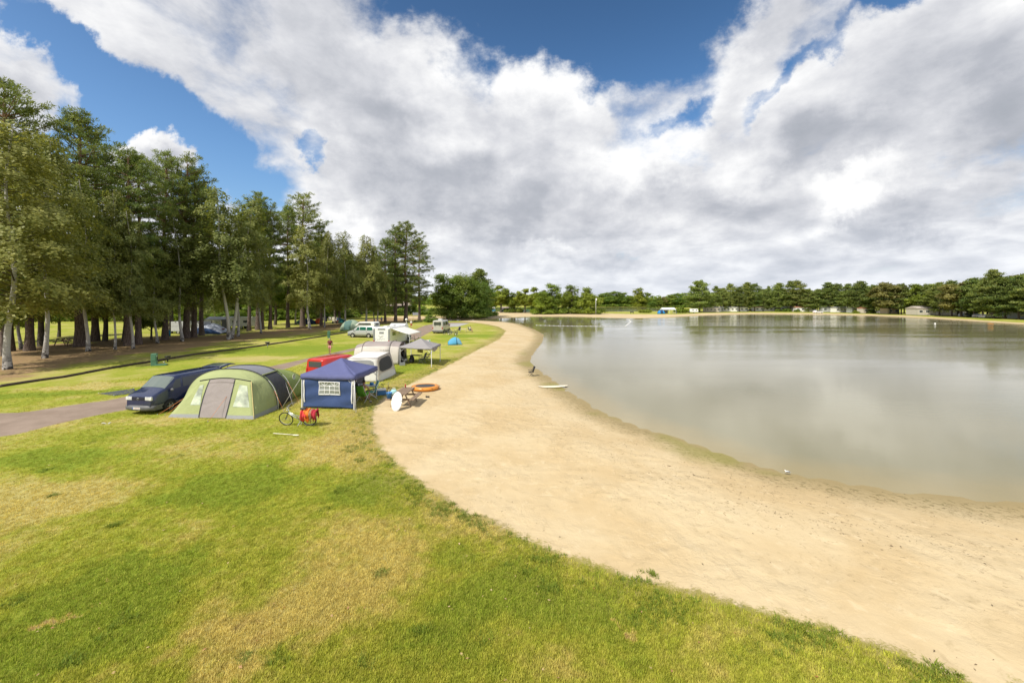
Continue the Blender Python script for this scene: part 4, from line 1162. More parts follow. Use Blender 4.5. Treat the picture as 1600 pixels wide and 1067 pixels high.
# silver camper with the raised roof
def pop_top(parent, L, W, H, paint):
    m = MB(); w = W / 2 - .13
    prof = [(1.30, H - .03), (.55, H + .50), (.30, H + .60), (-L / 2 + .45, H + .63), (-L / 2 + .18, H + .50), (-L / 2 + .10, H - .03)]
    m.prism(prof, -w, w, 'Y'); o = m.build('raised_roof', paint, parent, bevel=.09)
    for sd in (1, -1):
        m = MB(); m.prism([(.78, H + .10), (.38, H + .42), (-L / 2 + .75, H + .44), (-L / 2 + .70, H + .10)], sd * (w + .004) - .004, sd * (w + .004) + .004, 'Y'); m.build('roof_window', M_GLASS, o)
    MB().box((-L / 2 + .11, 0, H + .24), (.05, W * .5, .28)).build('rear_roof_window', M_GLASS, o, bevel=.02)
    return o
M_GRNW = mat('green_window', (0.015, 0.11, 0.075), 0.05, spec=0.9, coat=0.6)
a = gp(550.5, 527.2); b = gp(577.5, 527.8)
fs = Vector((a[0] - b[0], a[1] - b[1], 0)).normalized(); ctr = (Vector((*a, 0)) + Vector((*b, 0))) / 2 + Vector((-fs.y, fs.x, 0)) * -.95
sv = make_van('camper_van', 'silver camper van with a white raised roof and green curtains parked on the grass', 'camper van', (ctr.x, ctr.y, 0), (fs.x, fs.y), M_SILVER, L=4.97, W=1.98, H=1.95, axles=(1.5, -1.43), r=.34, glass=M_GRNW, rimcover=True, hood=.95, ws=.9, windows=3)
pop_top(sv, 4.97, 1.98, 1.95, M_WHITE)

# champagne campervan with bicycles at its side, far along the drive
fw = Vector((.10, .99, 0)).normalized()
cx_, cy_ = gp(683.5, 521.2); ctr = Vector((cx_, cy_, 0)) + fw * 2.75
cvan = make_van('camper_van', 'tall pale campervan seen from behind beside the far drive', 'camper van', (ctr.x, ctr.y, 0), (fw.x, fw.y), M_CREAM, L=5.4, W=2.05, H=2.42, axles=(1.75, -1.6), r=.34, rimcover=True, hood=.8, ws=.75, belt=1.30, cowl_z=1.35, tum=.10)
m = MB()
for y in (-.45, .45): m.box((-2.72, y, 1.75), (.05, .06, .9))
m.box((-2.72, 0, 1.75), (.05, 1.0, .05)); m.build('door_frame', M_BLACK, cvan)
MB().box((-.4, .1, 2.52), (.9, .7, .16)).build('roof_vent', M_WHITE, cvan, bevel=.04)

# motorhome with awning
fm = Vector((.125, .992, 0)).normalized(); lm = Vector((-fm.y, fm.x, 0))
rl = Vector((*gp(582.3, 542.6), 0)); rr = Vector((*gp(610.0, 542.9), 0))
rear_mid = (rl + rr) / 2; Wm = 2.26
Lm = 6.9; ctr = rear_mid + fm * Lm / 2
mh = thing('motorhome', 'white coachbuilt motorhome with lettering on its rear and a white awning out', 'motorhome', (ctr.x, ctr.y, 0), math.atan2(fm.y, fm.x))
h = Lm / 2; hw = Wm / 2; Hm = 2.58
prof = [(-h, .38), (-h, Hm - .12), (-h + .12, Hm), (h - 2.1, Hm), (h - 1.55, Hm + .22), (h - .9, Hm + .16), (h - .45, 2.05), (h - .55, 1.85), (h - 1.25, 1.75), (h - 1.25, .38)]
MB().prism(prof, -hw, hw, 'Y').build('body', M_WHITE, mh, bevel=.07)
cab = van_loft(2.6, 2.0, 1.95, .7, 1.25, .7)
m = MB(); cab.body(m); c_ = m.build('cab', M_WHITE, mh); c_.location = (h - .55, 0, 0)
for ax in (h - .5 - .35, -h + 1.9):
    for sd in (1, -1):
        MB().lathe([(0.001, 0), (.42, 0)], (ax, sd * (hw + .004), .36), n=20, axis='Y').build('arch_shade_disc', M_DARKGAP, mh)  # flat dark disc, shade of the wheel well put into its colour
        wheel(mh, ax, sd * (hw - .03), .34, .22, sd, cover=True)
for sd in (1, -1):
    MB().box((-h - .012, sd * (hw - .13), 1.52), (.06, .22, 1.78)).build('corner_trim', M_GREYT, mh, bevel=.02)
    MB().box((-h - .05, sd * (hw - .13), .78), (.05, .16, .26)).build('tail_lamp', M_RED, mh, bevel=.02)
    MB().box((-h - .04, sd * (hw - .13), 2.36), (.05, .14, .16)).build('marker_lamp', M_LAMP, mh, bevel=.02)
MB().box((-h - .02, 0, .50), (.16, Wm, .30)).build('bumper', M_WHITE, mh, bevel=.05)
MB().box((-h - .004, 0, 2.33), (.03, 1.02, .22)).build('rear_lamp_bar', M_GREYT, mh, bevel=.05)
MB().box((-h - .004, 0, 1.86), (.03, .62, .26)).build('rear_badge_plate', M_GREYT, mh, bevel=.02)
M_INK = mat('dark_print', (0.09, 0.09, 0.10), 0.6)
m = MB()   # the printed mountain line on the rear wall
for (y0, z0_, y1, z1) in ((.42, 1.50, .18, 1.30), (.18, 1.30, .02, 1.40), (.02, 1.40, -.14, 1.24), (.05, 1.20, .30, 1.12), (-.02, 1.44, -.30, 1.42)):
    m.bar((-h - .006, y0, z0_), (-h - .006, y1, z1), .012, .035)
m.build('printed_mountains', M_INK, mh)
me = text_mesh('lettering', 'CAMPY', .42, mat('outline_print', (0.45, 0.46, 0.47), .6), .003)
o = link_mesh('lettering', me, mh); o.matrix_local = Matrix.Translation((-h - .006, .22, .98)) @ Matrix.Rotation(R(-90), 4, 'Z') @ Matrix.Rotation(R(90), 4, 'X')
MB().box((-h - .006, -.68, 1.20), (.012, .24, .22)).build('gas_hatch', M_WHITE, mh)
for (x, z, wx, wz) in ((-2.2, 1.7, 1.0, .5), (1.3, 1.75, .7, .45)):
    MB().box((x, -hw - .004, z), (wx, .03, wz)).build('side_window', M_GLASS, mh, bevel=.03)
dr = MB().box((-.55, -hw - .006, 1.40), (.62, .03, 1.75)).build('door', M_WHITE, mh, bevel=.03)
MB().box((-.55, -hw - .022, 1.85), (.36, .02, .5)).build('window', M_GLASS, dr, bevel=.03)
for (x, y, sx, sy) in ((-1.8, .1, .55, .55), (.4, .2, .75, .6), (-2.9, -.4, .4, .4), (1.7, -.1, .8, .6)):
    MB().box((x, y, Hm + .05), (sx, sy, .12)).build('roof_hatch', mat('hatch_plastic', (.55, .55, .54), .4), mh, bevel=.03)
aw = bpy.data.objects.new('awning', None); C.objects.link(aw); aw.parent = mh; aw.location = (0, -hw, 0)
MB().box((-.9, -.05, 2.42), (4.6, .12, .14)).build('cassette', M_WHITE, aw, bevel=.03)
M_AWN = mat('white_canvas', (0.80, 0.79, 0.74), 0.8, trans=0.22)
MB().grid(lambda p, q: (-3.15 + 4.5 * p, -.08 - 2.35 * q, 2.40 - .72 * q - .05 * math.sin(math.pi * q)), 10, 8).build('awning_cloth', M_AWN, aw, solid=.01)
MB().tube([(-3.15, -2.43, 1.68), (1.35, -2.43, 1.68)], .035, 8).build('front_rail', M_WHITE, aw)
for x in (-2.9, 1.1):
    MB().tube([(x, -2.40, 1.68), (x, -2.40, .02)], .022, 6).build('awning_leg', M_WHITE, aw)
    MB().tube([(x, -.1, 2.36), (x + .1, -1.2, 2.02), (x, -2.40, 1.68)], .025, 6).build('awning_arm', M_WHITE, aw)
# ------------------------------------------------------------------ tents and shelters
def cloth(name, col, rough=0.75, trans=0.12, wr=0.5, sc=1.4):
    if name in MATS: return MATS[name]
    m = mat(name, col, rough, spec=0.3, trans=trans, var=0.05, vscale=1.2)
    t = NT(m.node_tree); b = t.n['Principled BSDF']
    tc = t.new('ShaderNodeTexCoord').outputs['Object']
    h = t.math('ADD', t.noise(t.mapping(tc, rot=(0.3, 0.5, 0.7), scale=(1, 2.2, 0.8)), sc, 3, 0.55, 0.8), t.math('MULTIPLY', t.noise(tc, 7, 3, .6, .5), .22))
    bn = t.new('ShaderNodeBump'); bn.inputs['Strength'].default_value = wr; bn.inputs['Distance'].default_value = 0.10
    t.l.new(h, bn.inputs['Height']); t.l.new(bn.outputs[0], b.inputs['Normal'])
    return m
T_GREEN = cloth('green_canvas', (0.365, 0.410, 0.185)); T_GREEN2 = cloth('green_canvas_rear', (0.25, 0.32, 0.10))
T_SLATE = cloth('slate_canvas', (0.235, 0.24, 0.27)); T_TAUPE = cloth('taupe_panel', (0.325, 0.285, 0.275)); T_MESH = cloth('dark_mesh', (0.055, 0.057, 0.064), trans=.05)
T_CLEAR = mat('clear_film', (0.40, 0.44, 0.32), 0.14, spec=0.8, coat=0.4, var=.45, vscale=1.7, bump=.8, bscale=3.5)
T_SKIRT = cloth('grey_skirt', (0.30, 0.31, 0.31)); T_SEAM = mat('dark_seam', (0.03, 0.032, 0.035), .8)
M_POLE = mat('white_pole', (0.72, 0.72, 0.74), 0.4); M_STEEL = mat('grey_steel', (0.42, 0.43, 0.45), 0.4, 0.6)
M_ROPE_O = mat('orange_rope', (0.62, 0.22, 0.08), .8); M_ROPE_W = mat('pale_rope', (0.62, 0.60, 0.55), .8)
T_BLUE = cloth('blue_canopy', (0.115, 0.128, 0.275)); T_BLUE2 = cloth('blue_sidewall', (0.058, 0.098, 0.235), trans=.25)
T_GREYC = cloth('grey_canopy', (0.315, 0.30, 0.30)); T_WHITE = cloth('white_canvas_tent', (0.77, 0.76, 0.73), trans=.2); T_CREAM = cloth('cream_canvas', (0.62, 0.575, 0.515), trans=.18); T_PUTTY = cloth('putty_edging', (.50, .455, .41))
T_BROWN = cloth('brown_roof', (0.345, 0.30, 0.285)); T_GREYMESH = cloth('grey_mesh', (0.30, 0.305, 0.31))

# --- the big green tunnel tent
tent = thing('tunnel_tent', 'large lime green tunnel tent with a taupe door beside the dark blue van', 'tent', (-15.0, 19.8, 0), 0)
def lc(x, y, z): return Vector((x + 15.0, y - 19.8, z))
Wb = [(-17.30, 20.0, .0), (-12.78, 19.72, .0)]
def wallP(p, q, off=0.0):
    b = Vector(Wb[0]).lerp(Vector(Wb[1]), p)
    t_ = Vector((-16.15 + 2.72 * p, 20.62 - .12 * p, 1.72 + .16 * math.sin(math.pi * p)))
    v = b.lerp(t_, q); v.y -= off + .05 * math.sin(math.pi * q) * 0
    return lc(*v)
def hoop(cxx, y, hw_, h_, e1=.72, e2=.80):
    def f(s):
        a = math.pi * (1 - s); c, sn = math.cos(a), math.sin(a)
        return lc(cxx + hw_ * math.copysign(abs(c) ** e1, c), y, h_ * abs(sn) ** e2 if sn > 1e-6 else 0)
    return f
def secA(s):
    if s < .25: return wallP(0, s / .25)
    if s > .75: return wallP(1, (1 - s) / .25)
    return wallP((s - .25) / .5, 1)
secB = hoop(-15.2, 21.55, 2.52, 2.18, .80, .84); secC = hoop(-15.65, 23.65, 2.55, 2.06, .80, .84); secD = hoop(-15.6, 25.7, 2.4, 1.50, .8, .84); secE = hoop(-15.4, 27.3, 1.7, .35)
def strip(a, b, s0=0, s1=1, sag=.0):
    def f(p, q):
        s = s0 + (s1 - s0) * q; v = a(s).lerp(b(s), p); v.z -= sag * math.sin(math.pi * p) * math.sin(math.pi * s); return v
    return f
MB().grid(strip(secA, secB, 0, 1, .03), 6, 40).build('front_canopy', T_GREEN, tent, solid=.006)
MB().grid(strip(secB, secC, .0, .70, .06), 8, 30).build('middle_canopy', T_SLATE, tent, solid=.006)
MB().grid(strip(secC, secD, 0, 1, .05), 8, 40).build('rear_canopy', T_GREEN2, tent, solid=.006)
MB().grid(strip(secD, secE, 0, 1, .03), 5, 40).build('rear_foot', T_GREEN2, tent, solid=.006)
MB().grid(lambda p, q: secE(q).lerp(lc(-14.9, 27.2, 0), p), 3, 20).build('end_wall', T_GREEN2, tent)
def offset(f, d):
    def g(p, q):
        v = f(p, q); c = lc(-15.1, 20 + v.y, .6); n = v - c; n.y = 0; return v + n.normalized() * d
    return g
dm = offset(strip(secB, secC, .70, 1.0), 0)
MB().grid(dm, 6, 10).build('side_door', T_MESH, tent, solid=.006)
for k, (p0_, p1_) in enumerate(((0.03, .09), (.91, .97))):
    MB().grid(lambda p, q, a=p0_, b=p1_: offset(strip(secB, secC, .71, .985), .008)(a + (b - a) * p, q), 2, 10).build('door_border', T_GREEN2, tent)
MB().tube([secB(.70).lerp(secC(.70), t_ / 10) + Vector((.02, 0, .02)) for t_ in range(11)], .035, 6).build('door_roll', T_GREEN, tent)
MB().grid(lambda p, q: wallP(p, q), 20, 10).build('front_wall', T_GREEN, tent, solid=.006)
def patch(pq, off=.012, nu=8, nv=8):
    a, b, c, d = [Vector((*x, 0)) for x in pq]
    def f(p, q):
        v = a.lerp(b, p).lerp(d.lerp(c, p), q); return wallP(v.x, v.y, off + .006 * math.sin(v.y * 23 + v.x * 9))
    return MB().grid(f, nu, nv)
patch([(.365, .02), (.675, .02), (.69, .985), (.20, .985)], .014).build('door_panel', T_TAUPE, tent)
patch([(.235, .90), (.685, .90), (.687, .955), (.222, .955)], .035, 8, 2).build('door_flap', T_TAUPE, tent)
patch([(.355, .02), (.37, .02), (.215, .985), (.195, .985)], .02, 1, 8).build('door_zip', T_SEAM, tent)
patch([(.668, .02), (.682, .02), (.70, .985), (.685, .985)], .02, 1, 8).build('door_zip', T_SEAM, tent)
patch([(.16, .33), (.30, .33), (.155, .86), (.085, .86)], .014).build('window', T_CLEAR, tent)
patch([(.735, .30), (.955, .30), (.93, .86), (.79, .86)], .014).build('window', T_CLEAR, tent)
patch([(.005, .0), (.365, .0), (.36, .10), (.005, .10)], .013, 6, 1).build('skirt', T_SKIRT, tent)
patch([(.68, .0), (.997, .0), (.997, .09), (.68, .09)], .013, 6, 1).build('skirt', T_SKIRT, tent)
MB().grid(offset(strip(secA, secB, .975, 1.0), .012), 6, 2).build('skirt', T_SKIRT, tent)
for sec, r_ in ((secB, .030), (secC, .028)):
    MB().tube([sec(i / 36) * 1.0 + Vector((0, 0, .012)) for i in range(37)], r_, 6).build('pole_sleeve', T_SEAM, tent)
MB().tube([wallP(i / 12, 1) + Vector((0, -.01, .01)) for i in range(13)], .022, 6).build('beam_sleeve', T_SEAM, tent)
MB().tube([wallP(1, i / 8) + Vector((.012, -.01, 0)) for i in range(9)], .016, 5).build('corner_tape', mat('yellow_tape', (.62, .50, .22), .7), tent)
for s_, m_ in ((.93, M_POLE), (.07, M_POLE)):
    for sec in (secB, secC):
        MB().tube([sec(s_ if s_ < .5 else .70 + .3 * k / 8) + Vector((.035 if s_ > .5 else -.03, 0, 0)) for k in range(9)] if s_ > .5 else [sec(.07 * k / 4) + Vector((-.03, 0, 0)) for k in range(5)], .016, 5).build('tent_pole', m_, tent)
lg = secC(.80).lerp(secD(.80), .45) + Vector((.075, 0, .05))
MB().lathe([(0.001, 0), (.17, 0), (.17, .01)], n=20, axis='X').build('round_logo', mat('logo_white', (.70, .72, .66), .7), tent, loc=lg)
MB().prism([(-.035, -.10), (.035, -.10), (.02, .04), (.045, .05), (0, .11), (-.045, .05), (-.02, .04)], .012, .018, 'X').build('logo_mark', mat('logo_green', (.20, .25, .08), .7), tent, loc=lg)
def rope(parent, a, b, m, r=.009):
    MB().tube([a, b], r, 4).build('guy_rope', m, parent)
    d = Vector(b); MB().tube([d + Vector((0, 0, -.03)), d + Vector((0, 0, .06))], .012, 5).build('tent_peg', M_STEEL, parent)
rope(tent, lc(-16.75, 20.9, 1.05), lc(*gp(246, 648.5), 0), M_ROPE_O); rope(tent, lc(-17.0, 20.5, .65), lc(*gp(258, 649), 0), M_ROPE_O)
rope(tent, secB(.86), lc(-12.15, 21.2, 0), M_ROPE_O); rope(tent, secC(.84), lc(-12.35, 23.1, 0), M_ROPE_O); rope(tent, wallP(.62, .55), lc(-14.7, 19.25, 0), M_ROPE_O); rope(tent, secC(.78), lc(-12.25, 22.3, 0), M_ROPE_W)
rope(tent, secD(.78), lc(-12.3, 25.0, 0), M_ROPE_O)

# --- pop-up gazebos
def gazebo(name, label, corners, eave, peak, val, m_cloth, m_post, group='pop up gazebos'):
    cs = [Vector((c[0], c[1], 0)) for c in corners]; ctr = sum(cs, Vector()) / 4
    t = thing(name, label, 'gazebo', ctr, 0, group)
    L = [c - ctr for c in cs]
    m = MB(); top = Vector((0, 0, peak))
    for i in range(4):
        a, b = L[i] * 1.02, L[(i + 1) % 4] * 1.02
        def f(p, q, a=a, b=b):
            e = a.lerp(b, q); e = Vector((e.x, e.y, eave - .035 * math.sin(math.pi * q)))
            v = e.lerp(top, p); v.z -= .09 * math.sin(math.pi * p) * (.6 + .4 * math.sin(math.pi * q)); return v
        m.grid(f, 10, 10)
        def g_(p, q, a=a, b=b):
            e = a.lerp(b, q); return Vector((e.x * (1 + .004 * p), e.y * (1 + .004 * p), eave - .035 * math.sin(math.pi * q) - val * p - .012 * math.sin(q * 25) * p))
        m.grid(g_, 2, 14)
    m.build('canopy', m_cloth, t, solid=.008)
    for i in range(4):
        c = L[i] * .985
        p_ = MB().box((c.x, c.y, eave / 2), (.045, .045, eave - .02), math.atan2(L[1].y - L[0].y, L[1].x - L[0].x)).build('post', m_post, t)
        MB().box((c.x, c.y, .012), (.11, .11, .02)).build('foot_plate', M_STEEL, p_)
        for j in (i - 1, (i + 1) % 4):
            d = (L[j] - L[i]).normalized()
            MB().tube([c + Vector((0, 0, eave * .70)), c + d * .55 + Vector((0, 0, eave - .12))], .014, 5).build('brace', m_post, t)
    m = MB()
    for i in range(4): m.tube([L[i] * .98 + Vector((0, 0, eave - .06)), Vector((0, 0, peak - .12))], .012, 5)
    m.build('roof_frame', m_post, t)['kind'] = 'stuff'
    return t, L, ctr
A0, A1, A2 = Vector(gp(471, 637.5)), Vector(gp(553.6, 640.5)), Vector(gp(589, 619.5)); A3 = A0 + A2 - A1
EB, PB = 1.86, 2.56
gz, GL, gc = gazebo('gazebo', 'dark blue pop up gazebo with a windowed side wall beside the green tent', [A0, A1, A2, A3], EB, PB, .26, T_BLUE, M_POLE)
a, b = GL[0] * .985, GL[1] * .985
nrm = Vector((a.y - b.y, b.x - a.x, 0)).normalized() * -1
if nrm.y > 0: nrm = -nrm
def side(p, q, off=0.0):
    v = a.lerp(b, p); z = .06 + (EB - .34) * q - .03 * math.sin(math.pi * p) * (1 - q) * -1
    bel = .07 * math.sin(math.pi * p) * math.sin(math.pi * q) + .022 * math.sin(p * 9 + q * 5) + .018 * math.sin(q * 13 - p * 6)
    return Vector((v.x, v.y, z)) - nrm * (bel - .02) + nrm * off
MB().grid(lambda p, q: side(.02 + .96 * p, q), 30, 20).build('side_wall', T_BLUE2, gz, solid=.006)
W0, W1, Q0, Q1 = .325, .735, .45, .93
wo_ = MB().grid(lambda p, q: side(W0 + (W1 - W0) * p, Q0 + (Q1 - Q0) * q, .012), 12, 10).build('window', mat('window_film', (.26, .28, .26), .15, spec=.7, bump=.4, bscale=6), gz)
m = MB()
def wbar(p0, q0, p1, q1, wd=.032):
    pts = [side(W0 + (W1 - W0) * (p0 + (p1 - p0) * k / 6), Q0 + (Q1 - Q0) * (q0 + (q1 - q0) * k / 6), .022) for k in range(7)]
    m.tube(pts, wd / 2, 5)
for q in (.02, .34, .66, .98): wbar(0, q, 1, q, .034 if 0.1 < q < .9 else .05)
for p in (.02, .98): wbar(p, 0, p, 1, .05)
for p in (.26, .74): wbar(p, 0, p, .98)
wbar(.5, 0, .5, .7, .05)
for s_ in (0, 1):
    c0 = .26 if not s_ else .74
    wbar(c0, .66, c0 - .2, .95, .026); wbar(c0, .66, c0 + .2, .95, .026)
m.build('window_bars', mat('white_print', (.78, .78, .77), .6), wo_)['kind'] = 'stuff'
for p in (.035, .955):
    MB().grid(lambda u, q, p=p: side(p + .025 * u, .18 + .80 * q, .03 + .02 * math.sin(q * 4)), 2, 8).build('side_strap', T_WHITE, gz)
rope(gz, GL[1] * .985 + Vector((0, 0, EB - .1)), GL[1] * .985 + Vector((.32, -.55, .02)), M_POLE, .016)
rope(gz, GL[0] * .985 + Vector((0, 0, EB - .1)), GL[0] * .985 + Vector((-1.0, -.25, .02)), M_ROPE_W)

B0, B1, B2 = Vector(gp(624.6, 570)), Vector(gp(674.5, 573.6)), Vector(gp(688.2, 564.6)); B3 = B0 + B2 - B1
gz2, GL2, gc2 = gazebo('gazebo', 'light grey pop up gazebo with open sides and camping chairs beneath', [B0, B1, B2, B3], 1.70, 2.36, .14, T_GREYC, M_POLE)
fa, fb = GL2[1], GL2[2]
MB().grid(lambda p, q: (lambda v: Vector((v.x + .02, v.y, 1.58 - .26 * p - .05 * math.sin(q * 5))))(fa.lerp(fb, .12 + .5 * q)), 4, 8).build('rolled_flap', T_GREYC, gz2)
# washing on a line under its left half
ln = thing('washing_line', 'line of washing with a yellow towel under the grey gazebo', 'washing line', (gc2.x, gc2.y, 0), 0)
p_a = GL2[3] * .95 + Vector((0, 0, 1.5)); p_b = GL2[2] * .95 + Vector((0, 0, 1.5))
pts = [p_a.lerp(p_b, k / 10) - Vector((0, 0, .22 * math.sin(math.pi * k / 10))) for k in range(11)]
MB().tube(pts, .008, 4).build('line', M_ROPE_W, ln)
def hang(parent, nm, k0, k1, drop, col, sag=.22):
    def f(p, q):
        s = k0 + (k1 - k0) * q; v = p_a.lerp(p_b, s) - Vector((0, 0, sag * math.sin(math.pi * s))); return v - Vector((0, .03 * math.sin(q * 9), drop * p))
    MB().grid(f, 4, 6).build(nm, cloth('towel_%d%d%d' % tuple(int(c * 99) for c in col), col), parent, solid=.012)
hang(ln, 'towel', .22, .42, .55, (.78, .70, .22)); hang(ln, 'dark_cloth', .06, .2, .28, (.10, .10, .13)); hang(ln, 'pale_cloth', .5, .92, .22, (.62, .58, .52))

# --- white box tent
wt = thing('awning_tent', 'white box shaped awning tent with dark mesh window beside the red van', 'tent', (-10.9, 30.4, 0), 0)
base = [Vector((-12.45, 28.75, 0)), Vector((-9.67, 28.86, 0)), Vector((-9.30, 31.95, 0)), Vector((-12.4, 32.6, 0))]
topc = [Vector((-11.95, 28.95, 1.70)), Vector((-9.86, 29.05, 1.70)), Vector((-9.78, 31.8, 1.80)), Vector((-12.1, 32.3, 1.80))]
ob = Vector((-10.9, 30.4, 0))
def wtf(i, p, q, off=0.0):
    j = (i + 1) % 4
    lo = base[i].lerp(base[j], p); hi = topc[i].lerp(topc[j], p); v = lo.lerp(hi, q)
    n = (base[j] - base[i]).normalized(); n = Vector((n.y, -n.x, .15)).normalized()
    return v + n * (off + .018 * math.sin(math.pi * q) * 1 + .010 * math.sin(p * 11 + q * 7)) - ob
for i, mm in ((0, T_WHITE), (1, T_CREAM), (2, T_WHITE), (3, T_WHITE)):
    MB().grid(lambda p, q, i=i: wtf(i, p, q), 14, 10).build('wall', mm, wt, solid=.006)
MB().grid(lambda p, q: (topc[0].lerp(topc[1], p)).lerp(topc[3].lerp(topc[2], p), q) + Vector((0, 0, .08 * math.sin(math.pi * p) * math.sin(math.pi * q) + .012)) - ob, 14, 12).build('roof', T_WHITE, wt, solid=.008)
def rnd(i, p0, p1, q0, q1, off, e=6, lean=0.0):
    def f(u, v):
        x, y = 2 * u - 1, 2 * v - 1
        k = 1 - .10 * (x * x * y * y) ** 2 * 2
        return wtf(i, (p0 + p1) / 2 + (p1 - p0) / 2 * x * k + lean * 0, (q0 + q1) / 2 + (q1 - q0) / 2 * y * k, off)
    return MB().grid(f, 14, 14)
rnd(1, .07, .96, .33, .96, .012).build('mesh_border', T_PUTTY, wt)
rnd(1, .10, .93, .36, .91, .022).build('mesh_window', T_MESH, wt)
rnd(1, .01, .99, .02, .30, .014).build('mud_wall', T_WHITE, wt)
rnd(0, .10, .90, .36, .93, .014).build('mesh_window', T_GREYMESH, wt)
for i in range(4):
    MB().tube([wtf(i, 0, k / 8, .02) for k in range(9)], .032, 6).build('corner_edge', T_PUTTY, wt)
for i in range(4):
    MB().tube([topc[i].lerp(topc[(i + 1) % 4], k / 6) - ob + Vector((0, 0, .01)) for k in range(7)], .028, 6).build('eave_edge', T_PUTTY, wt)
for i, p in ((1, .05), (1, .5), (1, .95)):
    rope(wt, wtf(i, p, .02), wtf(i, p, 0) + Vector((.25, 0, 0)), M_ROPE_W)

# --- beige tunnel tent
bt = thing('tunnel_tent', 'beige tunnel tent with a brown grey roof left of the grey gazebo', 'tent', (-12.3, 38.2, 0), 0)
def bsec(x, yc, hw_, h_):
    def f(s):
        a = math.pi * (1 - s); c, sn = math.cos(a), math.sin(a)
        return Vector((x + 12.3, yc - 38.2 - hw_ * math.copysign(abs(c) ** .62, -c) * -1, h_ * max(0, sn) ** .72))
    return f
S0, S1, S2, S3 = bsec(-14.7, 38.3, 1.35, 1.75), bsec(-13.9, 38.2, 1.5, 2.02), bsec(-11.3, 38.1, 1.5, 2.08), bsec(-10.45, 38.1, 1.35, 1.95)
S4 = lambda s: Vector((-9.95 + 12.3, (-1.25 + 2.5 * s), 0.0))
for aa, bb in ((S0, S1), (S1, S2), (S2, S3)):
    for s0, s1, mm, nm in ((0, .30, T_CREAM, 'wall'), (.30, .72, T_BROWN, 'roof'), (.72, 1, T_CREAM, 'wall')):
        MB().grid(lambda p, q, aa=aa, bb=bb, s0=s0, s1=s1: aa(s0 + (s1 - s0) * q).lerp(bb(s0 + (s1 - s0) * q), p) - Vector((0, 0, .05 * math.sin(math.pi * p) * (1 if .3 <= s0 < .7 else 0))), 6, 14).build(nm, mm, bt, solid=.006)
MB().grid(lambda p, q: S0(q).lerp(Vector((-2.9, 2.4 * q - 1.2, 0)), p), 4, 16).build('end_wall', T_BROWN, bt)
MB().grid(lambda p, q: S3(q * .42).lerp(Vector((2.15, -1.3 + .5 * q, 0)), p), 4, 8).build('open_flap', T_CREAM, bt, solid=.006)
MB().grid(lambda p, q: S3(q) * (1 - p) + Vector((1.75, .1, .0)) * p, 3, 16).build('inner_wall', cloth('brown_inner', (.17, .125, .09)), bt)
for sec in (S1, S2, S3): MB().tube([sec(k / 24) + Vector((0, -.0, .015)) for k in range(25)], .022, 5).build('pole_sleeve', T_SEAM, bt)
m = MB()
rr_ = random.Random(4)
x = .15
for k in range(9):
    wd = rr_.uniform(.05, .10); m.box((x, -1.535, 1.36), (wd, .012, rr_.choice((.045, .06, .09)))); x += wd + .035
m.build('small_print', M_INK, bt)['kind'] = 'stuff'

# --- blue pop-up tent on the grass by the sand
px_, py_ = gp(710, 539)
pt = thing('popup_tent', 'small sky blue beach tent alone on the grass near the sand', 'tent', (px_, py_ + .5, 0), R(12))
T_SKY = cloth('sky_blue_nylon', (.13, .46, .72), trans=.3)
MB().grid(lambda p, q: ((-.95 + 1.15 * p), .62 * math.cos(math.pi * q) * (.75 + .4 * math.sin(math.pi * p * .6)), 1.02 * math.sin(math.pi * q) ** .8 * math.sin(math.pi * (.08 + .46 * p)) ** .7), 10, 14).build('front_shell', T_SKY, pt, solid=.006)
MB().grid(lambda p, q: ((.28 + .68 * p), .58 * math.cos(math.pi * q) * (1 - .25 * p), .92 * math.sin(math.pi * q) ** .8 * math.cos(math.pi * .5 * p) ** .7), 8, 14).build('rear_shell', cloth('light_sky_nylon', (.22, .52, .72), trans=.3), pt, solid=.006)
MB().grid(lambda p, q: (-.10 + .16 * q + .10 * p, -.62 + .34 * p, .10 + .62 * p), 6, 3).build('vent_window', cloth('vent_mesh', (.06, .18, .30)), pt)

# --- dome tent behind the silver camper, tents further off
def dome(name, label, x, y, w_, d_, h_, m1, m2=None, rz=0.0, group=None, ridge=.0):
    t = thing(name, label, 'tent', (x, y, 0), rz, group)
    def f(p, q):
        a = math.pi * q; u = 2 * p - 1; k = max(0.0, 1 - abs(u) ** 2.4) ** .55
        return (u * w_ / 2, -d_ / 2 * math.cos(a) * (.45 + .55 * k), h_ * (k * (.9 + .1 * ridge)) * math.sin(a) ** .75)
    MB().grid(f, 16, 12).build('flysheet', m1, t, solid=.006)
    if m2: MB().grid(lambda p, q: (lambda v: (v[0], v[1] * 1.02 - .01, v[2] * 1.01))(f(.28 + .34 * p, .02 + .34 * q)), 8, 8).build('door_panel', m2, t)
    MB().tube([(lambda v: (v[0], v[1], v[2] + .02))(f(.5, k / 14)) for k in range(15)], .03, 5).build('pole_sleeve', T_SEAM, t)
    return t
x, y = gp(549, 516.5)
dome('dome_tent', 'sage green patterned dome tent behind the silver camper van', x, y, 4.1, 3.4, 2.45, cloth('sage_canvas', (.30, .38, .28)), cloth('teal_canvas', (.10, .19, .17)))
x, y = gp(325, 522)
dt = thing('dome_tent', 'low tent with a grey top and blue lower half under the pines', 'tent', (x, y + 1.6, 0), 0)
T_GB = cloth('pale_grey_blue', (.42, .46, .55)); T_DB = cloth('deep_blue_canvas', (.020, .055, .15))
sec = lambda q: (-1.7 * math.cos(math.pi * q), 2.05 * math.sin(math.pi * q) ** .8)
def lowt(q0, q1): return lambda p, q: ((-2.3 + 4.6 * p), sec(q0 + (q1 - q0) * q)[0], sec(q0 + (q1 - q0) * q)[1] * (1 - max(0, (p - .45) / .55) ** 1.3 * .86) * (.92 if p > 0 else .8))
